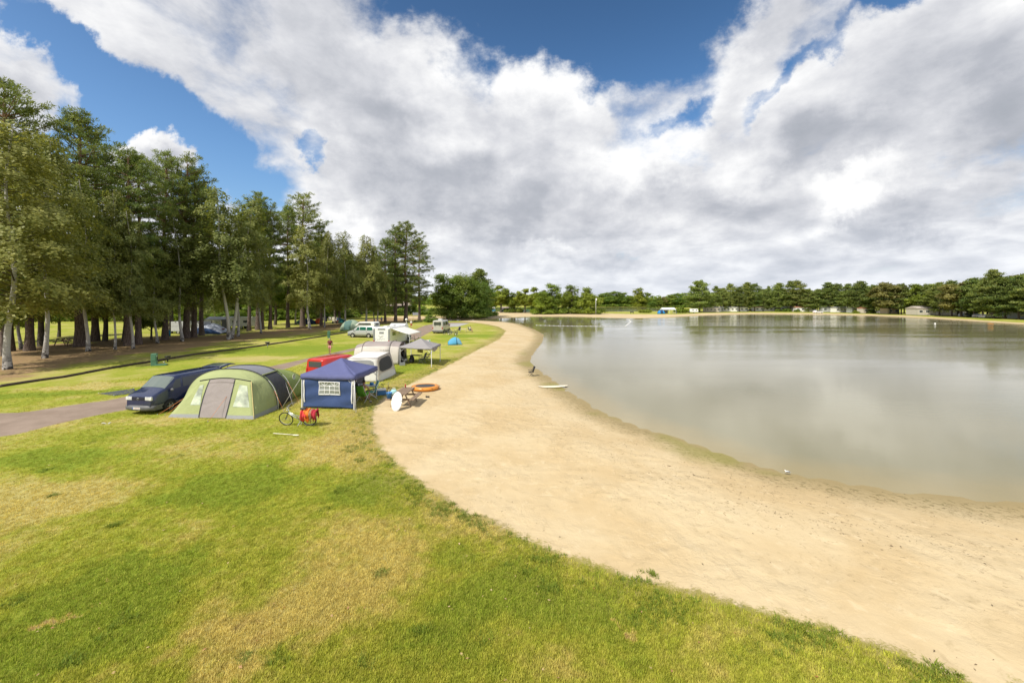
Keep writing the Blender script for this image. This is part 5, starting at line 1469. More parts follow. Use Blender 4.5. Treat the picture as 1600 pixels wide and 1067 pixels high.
MB().grid(lowt(0, .16), 10, 5).build('lower_wall', T_DB, dt); MB().grid(lowt(.16, .84), 10, 12).build('flysheet', T_GB, dt); MB().grid(lowt(.84, 1), 10, 5).build('lower_wall', T_DB, dt)
MB().grid(lambda p, q: (-2.3 - .25 * p, sec(q)[0], sec(q)[1] * .92 * (1 - p)), 3, 12).build('end_wall', T_GB, dt)
for (px, py, w_, h_, c1, lab) in ((481, 506.2, 4.4, 1.45, (.022, .05, .13), 'low dark blue tent at the left of the far tent row'), (498, 505.8, 2.0, 1.6, (.58, .09, .03), 'orange red tent standing behind pine trunks in the far tent row'),
                                (529, 504.6, 3.4, 1.5, (.03, .20, .22), 'teal dome tent at the right end of the far tent row'), (470, 505, 2.2, 1.1, (.05, .13, .06), 'dark green tent left of the low dark blue tent')):
    x, y = gp(px, py); dome('dome_tent', lab, x, y, w_, 2.6, h_, cloth('tent_%d' % px, c1), None, .2, 'small tents across the lane')

# --- caravan with awning, white trailer
def caravan(name, label, x, y, rz, L, W, H, group=None, m=None, win=True):
    t = thing(name, label, 'caravan', (x, y, 0), rz, group)
    m = m or M_WHITE
    MB().prism([(-L / 2, .55), (-L / 2 - .05, 1.2), (-L / 2 + .25, H - .1), (-L / 2 + .5, H), (L / 2 - .7, H), (L / 2 - .15, 1.55), (L / 2, .95), (L / 2 - .1, .5)], -W / 2, W / 2, 'Y').build('body', m, t, bevel=.08)
    if win:
        for sd in (1, -1):
            for xx in (-L * .28, L * .12):
                MB().box((xx, sd * (W / 2 + .004), 1.55), (L * .18, .03, .5)).build('window', M_GLASS, t, bevel=.02)
        MB().box((L / 2 - .42, 0, 1.75), (.06, W * .7, .55), M=Matrix.Rotation(R(-31), 3, 'Y')).build('front_window', M_GLASS, t)
        MB().box((-L / 2 + .02, 0, 1.6), (.06, W * .66, .5)).build('rear_window', M_GLASS, t)
    for sd in (1, -1): wheel(t, -.2, sd * (W / 2 - .12), .30, .18, sd, cover=True)
    MB().tube([(L / 2 - .1, .4, .5), (L / 2 + 1.1, 0, .45), (L / 2 - .1, -.4, .5)], .035, 5).build('drawbar', M_STEEL, t)
    MB().tube([(L / 2 + 1.0, 0, .5), (L / 2 + 1.0, 0, .05)], .03, 6).build('jockey_wheel', M_STEEL, t)
    return t
x, y = gp(367, 514.5)
cv = caravan('caravan', 'white caravan with a framed awning under the trees', x + .3, y + 2.6, R(14), 5.2, 2.2, 2.55)
x, y = gp(338, 514)
ca = thing('caravan_awning', 'white and grey caravan awning with window panels left of the twin birch', 'awning', (x, y + 1.3, 0), R(14))
T_AWG = cloth('awning_grey', (.19, .19, .20)); T_AWW = cloth('awning_white', (.62, .61, .58)); T_AWR = cloth('awning_roof', (.45, .46, .49))
MB().grid(lambda p, q: (-2.6 + 5.0 * p, -1.2 + 2.6 * q, 2.05 + .55 * q - .06 * math.sin(math.pi * p)), 8, 5).build('roof', T_AWR, ca, solid=.01)
for (x0, x1, mm, nm) in ((-2.55, -.9, T_AWW, 'front_panel'), (-.85, .55, T_AWW, 'front_panel'), (.6, 2.4, T_AWG, 'mesh_panel')):
    MB().box(((x0 + x1) / 2, -1.15, 1.02), (x1 - x0, .03, 2.02)).build(nm, mm, ca)
for xx in (-1.7, -.15): MB().box((xx, -1.18, 1.35), (.95, .03, .75)).build('window', T_CLEAR if xx > -1 else M_GLASS, ca)
MB().box((-2.58, .1, 1.1), (.03, 2.5, 2.1)).build('side_panel', T_AWW, ca)
x, y = gp(288, 522)
tr_ = thing('box_trailer', 'long pale grey box trailer parked behind the first pines', 'trailer', (x, y + 1.2, 0), R(4))
MB().box((.3, 0, 1.38), (5.6, 2.1, 1.75)).build('box', mat('trailer_panel', (.50, .51, .53), .5, var=.06), tr_, bevel=.04)
MB().box((.3, 0, .50), (5.0, 1.5, .14)).build('chassis', M_BLACK, tr_)
MB().box((.3, -1.058, 1.40), (5.5, .012, .03)).build('side_rail', M_GREYT, tr_)
for xx in (-1.3, -.5):
    for sd in (1, -1): wheel(tr_, xx, sd * .92, .33, .2, sd, cover=True)
MB().tube([(3.0, 0, .5), (4.2, 0, .48)], .05, 6).build('drawbar', M_BLACK, tr_)
# ------------------------------------------------------------------ people
M_SKIN = mat('skin', (0.42, 0.235, 0.155), 0.55, var=.06); M_HAIRD = mat('dark_hair', (0.025, 0.018, 0.013), .7); M_HAIRG = mat('grey_hair', (0.22, 0.20, 0.18), .7)
M_EYE = mat('eye_white', (.65, .65, .62), .3); M_LIP = mat('lips', (.32, .12, .10), .5)
def skinned(name, verts, edges, radii, m, parent, root=0, sub=1):
    me = bpy.data.meshes.new(name); me.from_pydata([tuple(v) for v in verts], edges, []); me.materials.append(m)
    o = link_mesh(name, me, parent)
    sk = o.modifiers.new('skin', 'SKIN'); sk.use_smooth_shade = True
    if not me.skin_vertices: me.attributes.new('skin', 'FLOAT', 'POINT')
    for i, r_ in enumerate(radii):
        me.skin_vertices[0].data[i].radius = (r_, r_) if not isinstance(r_, tuple) else r_
        me.skin_vertices[0].data[i].use_root = (i == root)
    sb = o.modifiers.new('sub', 'SUBSURF'); sb.levels = sub; sb.render_levels = sub
    return o
def person(label, loc, rz, J, shirt=None, shorts=None, hair=M_HAIRD, hat=None, scale=1.0, group=None, shoes=None):
    """J: joints in local coordinates, the person faces local -Y"""
    t = thing('person', label, 'person', loc, rz, group); t.scale = (scale,) * 3
    J = {k: Vector(v) for k, v in J.items()}
    V = [J['pelvis'], J['belly'], J['chest'], J['neck'], J['head0']]; E = [(0, 1), (1, 2), (2, 3), (3, 4)]; Rr = [(.135, .11), (.13, .10), (.155, .11), .055, .05]
    for sd in ('L', 'R'):
        b = len(V); V += [J['sh' + sd], J['el' + sd], J['wr' + sd]]; E += [(2, b), (b, b + 1), (b + 1, b + 2)]; Rr += [.058, .043, .028]
        d = (J['wr' + sd] - J['el' + sd]).normalized(); s_ = d.cross(Vector((0, 1, 0))).normalized() if abs(d.y) < .9 else Vector((1, 0, 0)); u_ = d.cross(s_)
        V.append(J['wr' + sd] + d * .085); E.append((b + 2, b + 3)); Rr.append(.034)
        for k, ln_ in enumerate((.070, .082, .076, .058)):
            o_ = u_ * (k - 1.5) * .019; p_ = len(V)
            V += [J['wr' + sd] + d * (.10 + ln_ * .5) + o_, J['wr' + sd] + d * (.10 + ln_) + o_ + s_ * .02]; E += [(b + 3, p_), (p_, p_ + 1)]; Rr += [.0085, .0075]
        p_ = len(V); V += [J['wr' + sd] + d * .05 - u_ * .045, J['wr' + sd] + d * .09 - u_ * .060]; E += [(b + 2, p_), (p_, p_ + 1)]; Rr += [.011, .009]
        b = len(V); V += [J['hip' + sd], J['kn' + sd], J['an' + sd], J['toe' + sd]]; E += [(0, b), (b, b + 1), (b + 1, b + 2), (b + 2, b + 3)]; Rr += [.092, .058, .042, .036]
    skinned('body', V, E, Rr, M_SKIN, t)
    H = J['head']
    hd = MB().sphere(H, (.078, .096, .115), 16, 12).build('head', M_SKIN, t)
    MB().sphere(H + Vector((0, -.098, -.012)), (.014, .020, .020), 8, 6).build('nose', M_SKIN, hd)
    MB().sphere(H + Vector((0, -.086, -.055)), (.026, .012, .008), 8, 6).build('mouth', M_LIP, hd)
    for sx in (1, -1):
        MB().sphere(H + Vector((sx * .030, -.086, .012)), (.011, .007, .006), 8, 6).build('eye', M_BLACK, hd); MB().sphere(H + Vector((sx * .078, .005, -.005)), (.012, .022, .032), 8, 6).build('ear', M_SKIN, hd)
    m = MB()
    m.grid(lambda p, q: (H.x + .086 * math.sin(math.pi * .62 * p) * math.cos(2 * math.pi * q), H.y + .012 + .104 * math.sin(math.pi * .62 * p) * math.sin(2 * math.pi * q) * (1 if math.sin(2 * math.pi * q) > 0 else .80), H.z + .022 + .108 * math.cos(math.pi * .62 * p) + .03 * (math.sin(2 * math.pi * q) < -.3) * p), 8, 20)
    m.build('hair', hair, hd)
    if hat:
        MB().lathe([(.17, .045), (.165, .055), (.10, .06), (.095, .13), (.06, .145), (.001, .148)], H, 18).build('hat', hat, t)
    def clothing(nm, keys, ed, rad, m): return skinned(nm, [J[k] if isinstance(k, str) else J[k[0]].lerp(J[k[1]], k[2]) for k in keys], ed, rad, m, t)
    if shirt:
        clothing('shirt', ['chest', 'belly', ('pelvis', 'belly', .05), ('neck', 'chest', .35), 'shL', ('shL', 'elL', .6), 'shR', ('shR', 'elR', .6)], [(0, 1), (1, 2), (0, 3), (0, 4), (4, 5), (0, 6), (6, 7)], [(.205, .155), (.185, .15), (.18, .15), .085, .095, .085, .095, .085], shirt)
    if shorts:
        clothing('shorts', ['pelvis', ('pelvis', 'belly', .45), 'hipL', ('hipL', 'knL', .8), 'hipR', ('hipR', 'knR', .8)], [(0, 1), (0, 2), (2, 3), (0, 4), (4, 5)], [(.18, .15), (.165, .14), .125, .108, .125, .108], shorts)
    if shoes:
        for sd in ('L', 'R'): MB().sphere((J['an' + sd] + J['toe' + sd]) / 2 - Vector((0, 0, .03)), (.05, .14, .05), 10, 6).build('shoe', shoes, t)
    return t
STAND = dict(pelvis=(0, 0, .95), belly=(0, 0, 1.12), chest=(0, 0, 1.33), neck=(0, 0, 1.49), head0=(0, -.01, 1.56), head=(0, -.015, 1.635), shL=(.19, 0, 1.42), shR=(-.19, 0, 1.42), elL=(.26, .04, 1.14), elR=(-.26, .0, 1.14),
             wrL=(.27, .0, .90), wrR=(-.28, -.06, .90), hipL=(.095, 0, .90), hipR=(-.095, 0, .90), knL=(.10, -.14, .52), knR=(-.10, .02, .50), anL=(.10, -.14, .08), anR=(-.10, .20, .10), toeL=(.11, -.28, .035), toeR=(-.11, .08, .035))
SIT = dict(pelvis=(0, 0, .50), belly=(0, .01, .66), chest=(0, -.03, .88), neck=(0, -.06, 1.05), head0=(0, -.08, 1.11), head=(0, -.10, 1.19), shL=(.19, -.03, .98), shR=(-.19, -.03, .98), elL=(.28, -.20, .76), elR=(-.27, -.18, .74),
           wrL=(.18, -.42, .74), wrR=(-.16, -.40, .74), hipL=(.10, -.03, .48), hipR=(-.10, -.03, .48), knL=(.14, -.46, .50), knR=(-.14, -.46, .50), anL=(.13, -.44, .09), anR=(-.14, -.40, .09), toeL=(.14, -.58, .03), toeR=(-.15, -.54, .03))
def fab(n, c): return cloth(n, c, trans=.02)
x, y = gp(515.5, 553)
person('person in a maroon t-shirt and pink shorts walking on the lawn behind the red van', (x, y, 0), R(12), STAND, fab('maroon_shirt', (.16, .030, .035)), fab('pink_shorts', (.60, .27, .25)), M_HAIRG, shoes=mat('shoe_dark', (.05, .04, .04), .7))
x, y = gp(567.5, 627.5)
person('bare backed person in green swim shorts sitting under the blue gazebo', (x, y, 0), R(170), SIT, None, fab('green_shorts', (.14, .40, .04)), M_HAIRD, scale=.95)
x, y = gp(557, 622)
person('person in a dark top sitting at the table behind the gazebo post', (x, y, 0), R(-70), SIT, fab('dark_top', (.05, .04, .06)), fab('dark_shorts', (.05, .05, .09)), M_HAIRD, scale=.92)
x, y = gp(642.5, 512.5)
person('person in a white shirt and red shorts standing by the far end of the drive', (x, y, 0), R(190), STAND, fab('white_shirt', (.72, .70, .66)), fab('red_shorts', (.45, .05, .04)), M_HAIRD, mat('straw_hat', (.66, .58, .42), .8))
x, y = gp(734.5, 519)
person('person in a white shirt resting on a low chair on the far grass', (x, y, 0), R(80), SIT, fab('white_shirt', (.72, .70, .66)), fab('dark_shorts', (.05, .05, .09)), M_HAIRD, scale=.9)

# ------------------------------------------------------------------ camping furniture
M_WOODG = mat('weathered_wood', (0.235, 0.165, 0.110), .85, var=.3, vscale=5, bump=.5, bscale=30)
M_CHAIRF = mat('chair_frame', (.30, .31, .32), .45, .5)
def camp_chair(label, loc, rz, m, group=None, frame=None, s=1.0, rest=False):
    t = thing('camping_chair', label, 'chair', loc, rz, group); t.scale = (s,) * 3
    MB().grid(lambda p, q: (-.25 + .5 * q, -.24 + .46 * p, .44 - .03 * math.sin(math.pi * q) - .03 * p), 4, 5).build('seat', m, t, solid=.02)
    MB().grid(lambda p, q: (-.25 + .5 * q, .22 + .22 * p, .42 + .62 * p), 5, 5).build('backrest', m, t, solid=.02)
    fm_ = frame or M_CHAIRF
    for sx in (-1, 1):
        MB().tube([(sx * .27, -.28, .01), (sx * .27, .10, .44), (sx * .27, .46, 1.06)], .014, 6).build('frame', fm_, t)
        MB().tube([(sx * .27, .34, .01), (sx * .27, -.22, .46)], .013, 6).build('leg', fm_, t)
        MB().tube([(sx * .28, -.26, .62), (sx * .28, .28, .64)], .02, 6).build('armrest', M_BLACK, t)
    if rest: MB().box((0, -.62, .36), (.46, .5, .05)).build('footrest', m, t)
    return t
C_GREYF = fab('chair_grey', (.10, .11, .12)); C_TEAL = fab('chair_turquoise', (.15, .48, .45)); C_GREEN = fab('chair_green', (.16, .42, .05)); C_BLK = fab('chair_black', (.02, .02, .025))
def G(px, py): x, y = gp(px, py); return (x, y, ground_z(x, y))
camp_chair('lime green chair holding the bare backed person', (G(567.5, 627.5)[0], G(567.5, 627.5)[1], 0), R(170), C_GREEN, None, M_POLE, .95)
camp_chair('turquoise chair with a white frame under the right side of the blue gazebo', G(579.5, 623), R(-60), C_TEAL, None, M_POLE)
camp_chair('black high backed chair under the blue gazebo', G(563, 614), R(20), C_BLK, None, None, 1.0)
camp_chair('grey folding chair at the left of the table under the grey gazebo', G(637, 567), R(75), C_GREYF, 'chairs under the grey gazebo')
camp_chair('pale grey folding chair leaning by the left post of the grey gazebo', G(632, 569), R(100), fab('chair_pale', (.30, .31, .32)), 'chairs under the grey gazebo')
camp_chair('grey folding chair nearest the front post of the grey gazebo', G(659, 568.5), R(-100), C_GREYF, 'chairs under the grey gazebo')
camp_chair('grey folding chair furthest right under the grey gazebo', G(667.5, 564), R(-80), C_GREYF, 'chairs under the grey gazebo')
camp_chair('dark lounge chair facing the lake by the far campervan', G(716.5, 519.5), R(-30), C_BLK, 'chairs by the far campervan')
camp_chair('low chair holding the resting person by the far campervan', G(734.5, 519), R(80), C_GREYF, 'chairs by the far campervan')
camp_chair('black folding chair standing alone at the water edge', G(829.5, 583.5), R(-75), C_BLK, None, M_BLACK, .74)
camp_chair('dark chair under the motorhome awning beside the door', G(625, 536), R(60), C_BLK, 'chairs under the awning')
camp_chair('grey blue chair under the outer edge of the motorhome awning', G(637, 535.5), R(-50), fab('chair_blue', (.20, .25, .34)), 'chairs under the awning')
def camp_table(label, loc, rz, sx, sy, h_, m, legm=M_STEEL):
    t = thing('camping_table', label, 'table', loc, rz)
    MB().box((0, 0, h_), (sx, sy, .035)).build('table_top', m, t, bevel=.01)
    for a in (-1, 1):
        for b in (-1, 1): MB().tube([(a * sx * .42, b * sy * .4, h_ - .02), (a * sx * .46, b * sy * .44, 0)], .016, 6).build('leg', legm, t)
    return t
M_TTOP = mat('table_top_white', (.62, .64, .64), .4)
x, y, z = G(571, 620); camp_table('white camping table with crockery under the blue gazebo', (x, y, 0), R(10), 1.2, .7, .70, M_TTOP)
def tag1(nm, mb, m, lab, cat, loc, rz=0, group=None, bevel=0):
    o = mb.build(nm, m, None, bevel); o.location = loc; o.rotation_euler = (0, 0, rz); return tag(o, lab, cat, group)
tag1('cooking_pot', MB().lathe([(.001, 0), (.12, 0), (.125, .14), (.11, .145), (.001, .15)], n=16), mat('pot_blue', (.05, .25, .55), .3), 'blue pot on the table under the blue gazebo', 'pot', (x + .35, y + .1, .72))
tag1('serving_bowl', MB().lathe([(.001, 0), (.06, 0), (.14, .08), (.13, .08), (.05, .015), (.001, .015)], n=16), M_TTOP, 'white bowl on the table under the blue gazebo', 'bowl', (x - .25, y - .1, .72))
x, y, z = G(650, 566); camp_table('small grey camping table among the chairs under the grey gazebo', (x, y, 0), R(-15), 1.15, .65, .68, mat('grey_table_top', (.28, .28, .28), .5))
x, y, z = G(724, 519.5); camp_table('cream folding table between two chairs by the far campervan', (x, y, 0), R(5), 1.2, .7, .62, mat('cream_top', (.62, .56, .42), .5))
o = thing('rucksack', 'black rucksack standing under the grey gazebo by the table', 'rucksack', (*G(643.5, 568)[:2], 0))
MB().sphere((0, 0, .38), (.24, .18, .40), 14, 10).build('bag', M_BLACK, o); MB().sphere((0, -.16, .28), (.15, .08, .18), 10, 8).build('pocket', M_BLACK, o); MB().torus((0, 0, .80), .07, .015, 12, 6, 'Y').build('handle', M_BLACK, o)
o = thing('clothes_airer', 'folding clothes airer with white and blue towels behind the grey gazebo', 'clothes airer', (*G(664, 547)[:2], 0), R(10))
for sx in (-.6, .6):
    MB().tube([(sx, -.3, 0), (sx, .25, 1.25)], .014, 6).build('leg', M_POLE, o); MB().tube([(sx, .3, 0), (sx, -.25, 1.25)], .014, 6).build('leg', M_POLE, o)
for yy in (-.25, 0, .25): MB().tube([(-.6, yy, 1.2), (.6, yy, 1.2)], .008, 5).build('rail', M_POLE, o)
for (x0, x1, yy, c) in ((-.6, -.25, -.27, (.72, .72, .72)), (-.22, .05, -.27, (.12, .18, .42)), (.1, .5, -.27, (.70, .62, .60)), (.48, .62, -.28, (.10, .38, .28))):
    MB().grid(lambda p, q, x0=x0, x1=x1, yy=yy: (x0 + (x1 - x0) * q, yy - .02 * math.sin(q * 8), 1.22 - .72 * p), 5, 5).build('towel', fab('airer_%d' % int(x0 * 100), c), o, solid=.012)

# picnic tables: planks picked out one by one
def picnic_table(label, loc, rz, s=1.0):
    t = thing('picnic_table', label, 'picnic table', loc, rz); t.scale = (s,) * 3
    pl = None
    def plank(c, size):
        nonlocal pl
        if pl is None: pl = MB().box((0, 0, 0), (1, 1, 1)).mesh('plank', M_WOODG)
        o = link_mesh('plank', pl, t, c); o.scale = size
    for k in range(5): plank((0, -.29 + k * .145, .75), (1.78, .125, .045))
    for sd in (-1, 1):
        for k in (0, 1): plank((0, sd * (.60 + k * .14), .45), (1.78, .125, .045))
    for xx in (-.62, .62):
        for sd in (-1, 1):
            MB().bar((xx, sd * .22, .73), (xx, sd * .56, .0), .09, .045).build('leg', M_WOODG, t)
        MB().box((xx + .05, 0, .40), (.045, 1.50, .09)).build('bearer', M_WOODG, t); MB().box((xx + .05, 0, .69), (.045, .72, .08)).build('bearer', M_WOODG, t)
    MB().bar((-.57, 0, .40), (-.1, 0, .70), .04, .08).build('brace', M_WOODG, t); MB().bar((.57, 0, .40), (.1, 0, .70), .04, .08).build('brace', M_WOODG, t)
    return t
pz = ground_z(-6.1, 22.6)
picnic_table('weathered wooden picnic table on the sand edge carrying a blue bucket', (-6.12, 22.62, pz), R(88))
x, y = gp(95, 540); picnic_table('long brown picnic table between the thick pine trunks in the shade', (x, y + .6, 0), R(4), 1.25)
o = thing('bucket', 'bright blue bucket on the left bench of the wooden picnic table', 'bucket', (-6.80, 22.05, pz + .475))
MB().lathe([(.001, 0), (.125, 0), (.165, .30), (.175, .31), (.16, .31), (.12, .02), (.001, .02)], n=20).build('pail', mat('bucket_blue', (.02, .20, .55), .35, coat=.4), o); MB().torus((0, 0, .30), .165, .006, 20, 5, 'X').build('handle', M_POLE, o)
o = thing('beach_bag', 'pale turquoise beach bag on the left bench behind the blue bucket', 'bag', (-6.75, 22.75, pz + .475))
MB().sphere((0, 0, .16), (.20, .13, .18), 12, 8).build('bag', fab('bag_teal', (.35, .62, .62)), o); MB().torus((0, 0, .33), .09, .012, 14, 5, 'Y').build('handle', M_POLE, o)
o = thing('red_cup', 'small red bottle on the far end of the wooden picnic table', 'bottle', (-6.25, 23.35, pz + .775)); o.name = 'drink_bottle'
MB().lathe([(.001, 0), (.035, 0), (.035, .15), (.015, .19), (.015, .22), (.001, .22)], n=10).build('bottle', M_RED, o)
o = thing('skimboard', 'white oval board leaning upright against the end of the wooden picnic table', 'board', (*G(618, 642.5)[:2], ground_z(*G(618, 642.5)[:2])), R(8))
o.rotation_euler = (R(-20), R(4), R(6))
MB().grid(lambda p, q: (.26 * math.cos(2 * math.pi * q) * p, .02 * (1 - p * p), .50 + .50 * math.sin(2 * math.pi * q) * p), 6, 30).build('deck', mat('board_white', (.80, .80, .78), .35, coat=.4, var=.04), o, solid=.03)
MB().tube([(.262 * math.cos(a / 16 * math.pi), 0, .50 + .503 * math.sin(a / 16 * math.pi)) for a in range(33)], .016, 6).build('rim', M_WHITE, o)

# orange inflatable
o = thing('inflatable_boat', 'orange inflatable ring boat with a dark mesh floor on the sand', 'inflatable', (*G(664.5, 608.5)[:2], ground_z(*G(664.5, 608.5)[:2]) + .01), R(8)); o.scale = (.86, .86, .72)
M_ORG = mat('orange_pvc', (.62, .24, .028), .4, coat=.3, var=.08, vscale=3)
MB().torus((0, 0, .19), .76, .19, 36, 12, 'Z', 1.15).build('tube', M_ORG, o)
MB().lathe([(.001, .34), (.3, .335), (.66, .345)], n=30).build('mesh_floor', mat('dark_net', (.05, .052, .055), .8), o).scale = (1.15, 1, 1)
for k in range(10):
    a = 2 * math.pi * k / 10 + .2
    MB().torus((.96 * math.cos(a) * 1.14, .93 * math.sin(a), .24), .05, .012, 10, 5, 'Y').build('handle', M_BLACK, o)

# bicycle
def bicycle(label, loc, rz, lean, m_frame, s=1.0, cloths=False, group=None, m_tyre=M_TYRE):
    """front wheel towards local -X; lean about the line through both contact points"""
    t = thing('bicycle', label, 'bicycle', loc, rz, group); t.rotation_euler = (lean, 0, rz); t.scale = (s,) * 3
    r = .345
    for xx in (-.55, .55):
        wh = bpy.data.objects.new('wheel', None); C.objects.link(wh); wh.parent = t; wh.location = (xx, 0, r)
        MB().torus((0, 0, 0), r - .022, .022, 32, 8, 'Y').build('tyre', m_tyre, wh)
        MB().torus((0, 0, 0), r - .048, .010, 32, 6, 'Y').build('rim', M_CHROME, wh)
        m = MB()
        for k in range(18):
            a = 2 * math.pi * k / 18; m.tube([(.02 * math.cos(a + .6), .015 * (-1) ** k, .02 * math.sin(a + .6)), ((r - .05) * math.cos(a), 0, (r - .05) * math.sin(a))], .0025, 3, False)
        m.tube([(0, -.05, 0), (0, .05, 0)], .022, 8); m.build('spokes', M_CHROME, wh)['kind'] = 'stuff'
        MB().torus((0, 0, 0), r + .015, .012, 24, 5, 'Y').build('mudguard', m_frame, wh) if cloths and xx > 0 else None
    bb, st, hd, hd2 = (.12, 0, .30), (.30, 0, .80), (-.36, 0, .78), (-.39, 0, .66)
    for nm, pts, rd in (('down_tube', [hd2, (-.12, 0, .44), bb], .024), ('top_tube', [(-.37, 0, .73), (-.1, 0, .54), (.19, 0, .46)], .018), ('seat_tube', [bb, st], .019), ('chain_stay', [bb, (.55, .05, r)], .012), ('chain_stay', [bb, (.55, -.05, r)], .012), ('seat_stay', [(.25, 0, .64), (.55, 0, r)], .011), ('head_tube', [hd2, (-.34, 0, .86)], .022)):
        MB().tube(pts, rd, 8).build(nm, m_frame, t)
    for sy in (-.05, .05): MB().tube([(-.40, sy, .66), (-.55, sy, r)], .013, 6).build('fork_blade', M_BLACK, t)
    MB().tube([(-.34, 0, .86), (-.31, 0, 1.02)], .015, 6).build('stem', M_STEEL, t)
    MB().tube([(-.10, -.30, 1.03), (-.28, -.22, 1.05), (-.33, 0, 1.03), (-.28, .22, 1.05), (-.10, .30, 1.03)], .012, 6).build('handlebar', M_STEEL, t)
    for sy in (-.30, .30): MB().tube([(-.18, sy * .92, 1.035), (-.05, sy, 1.03)], .018, 6).build('grip', M_BLACK, t)
    MB().grid(lambda p, q: (.22 + .27 * p, (.035 + .075 * p ** 1.3) * math.cos(math.pi * q), .86 + .045 * math.sin(math.pi * q) + .02 * p), 6, 8).build('saddle', M_BLACK, t, solid=.02)
    MB().tube([st, (.32, 0, .87)], .014, 6).build('seat_post', M_STEEL, t)
    MB().torus(bb, .09, .008, 20, 5, 'Y').build('chainring', M_STEEL, t)
    for sg in (1, -1): MB().tube([bb, (bb[0] + sg * .10, -sg * .08, bb[2] - sg * .13), (bb[0] + sg * .10, -sg * .17, bb[2] - sg * .13)], .011, 5).build('crank', M_STEEL, t)
    MB().tube([(.16, -.03, .28), (-.02, -.30, -.085)], .011, 5).build('kickstand', M_STEEL, t)
    if cloths:
        for sy in (-.07, .07): MB().tube([(.36, sy, .72), (.90, sy, .70), (.56, sy * 1.3, r)], .009, 5).build('rack', M_STEEL, t)
        for (nm, c, x0, x1, top, dr, seed) in (('red_towel', (.62, .05, .055), .28, .50, .80, .44, 1), ('orange_towel', (.78, .20, .03), .42, .66, .83, .50, 2), ('tan_towel', (.45, .27, .16), .64, .78, .80, .50, 3), ('crimson_bag', (.42, .03, .05), .78, 1.0, .79, .40, 4)):
            rq = random.Random(seed); ph = [rq.uniform(0, 6) for _ in range(4)]
            def f(p, q, x0=x0, x1=x1, top=top, dr=dr, ph=ph):
                a = (q - .5) * 2; sgn = -1 if a < 0 else 1; d_ = max(0, abs(a) - .30) / .70
                sw = .025 * math.sin(q * 22 + ph[0] + p * 5) + .02 * math.sin(p * 17 + ph[1])
                return (x0 + (x1 - x0) * p + .07 * d_ * math.sin(p * 3 + ph[2]), sgn * (min(abs(a), .30) / .30 * .11 + .075 * math.sin(math.pi * min(1, d_ * .9)) + sw * (d_ > 0)), top + .03 * math.sin(p * 9 + ph[3]) * (1 - d_) - dr * d_ * (1 + .18 * math.sin(p * 7 + ph[1])))
            MB().grid(f, 10, 26).build(nm, fab('bike_' + nm, c), t, solid=.02)
        MB().sphere((.98, 0, .62), (.03, .04, .03), 8, 6).build('rear_lamp', M_RED, t)
        MB().sphere((-.44, 0, .80), (.035, .03, .03), 8, 6).build('front_lamp', M_LAMP, t)
    else:
        MB().box((.72, 0, .66), (.34, .1, .03)).build('rack', M_STEEL, t)
    return t
bx, by = gp(467.5, 664)
bicycle('silver step through bicycle with red and orange towels over its rear rack', (bx, by - .05, ground_z(bx, by)), R(-2), R(15), mat('bike_silver', (.52, .55, .56), .3, .5), 1.0, True)
bx, by = gp(603.5, 615)
bicycle('small brown child bicycle standing behind the blue bucket', (bx, by, 0), R(160), R(-8), mat('bike_brown', (.20, .09, .04), .4), .66)
bx, by = gp(592, 612.5)
bicycle('small dark bicycle lying flat in the gazebo shadow', (bx, by, .06), R(200), R(-84), mat('bike_dark', (.05, .045, .04), .4), .62)
for k, (px, py, rz_, lab, c) in enumerate(((699, 522.6, 25, 'dark bicycle leaning at the back of the far campervan', (.03, .03, .035)), (707, 523.4, -160, 'bicycle standing right of the far campervan', (.16, .17, .18)), (712.5, 524.5, 80, 'bicycle turned end on to the viewer right of the far campervan', (.05, .05, .05)))):
    bx, by = gp(px, py); bicycle(lab, (bx, by, 0), R(rz_), R(6), mat('bike_c%d' % k, c, .4), 1.0, False, 'bicycles by the far campervan')
for k, (px, py, rz_, lab) in enumerate(((629, 536.5, 10, 'bicycle leaning under the motorhome awning'), (650, 534.5, 170, 'bicycle beyond the awning pole of the motorhome'))):
    bx, by = gp(px, py); bicycle(lab, (bx, by, 0), R(rz_), R(8), mat('bike_d%d' % k, (.06, .06, .07), .4), .95)

# things left on the ground
o = thing('paddle', 'pale wooden paddle lying on the grass in front of the bicycle', 'paddle', (*G(446, 679.3)[:2], ground_z(*G(446, 679.3)[:2]) + .03), R(-8))
M_PALEW = mat('pale_wood', (.70, .66, .52), .6)
MB().tube([(-.62, .04, 0), (.40, -.02, 0)], .018, 6).build('shaft', M_PALEW, o); MB().sphere((.52, -.03, 0), (.16, .06, .02), 12, 6).build('blade', M_PALEW, o)
for (px, py, rz_, lab) in ((666.2, 620.4, 20, 'left of two dark sandals on the sand right of the picnic table'), (669.3, 620.6, 35, 'right of two dark sandals on the sand right of the picnic table'), (578.8, 629, 40, 'black and white trainer lying in the gazebo shadow')):
    o = thing('shoe', lab, 'shoe', G(px, py), R(rz_)); MB().sphere((0, 0, .03), (.055, .14, .03), 10, 6).build('sole', M_BLACK, o)
    MB().torus((0, -.04, .06), .045, .012, 10, 5, 'Y').build('strap', M_BLACK if px > 600 else M_POLE, o)
o = thing('ground_mat', 'dark grey ground sheet pegged flat on the lawn left of the navy van', 'mat', (0, 0, 0))
q = [Vector((*gp(154, 615.2), .015)), Vector((*gp(178, 618.4), .015)), Vector((*gp(214, 614.2), .015)), Vector((*gp(209, 607.4), .015))]
o.location = sum(q, Vector()) / 4; o.location.z = 0
MB().grid(lambda u, v: q[0].lerp(q[1], u).lerp(q[3].lerp(q[2], u), v) - Vector((o.location.x, o.location.y, -.006 - .008 * math.sin(u * 9) * math.sin(v * 14))), 10, 14).build('sheet', fab('mat_grey', (.075, .085, .095)), o, solid=.01)
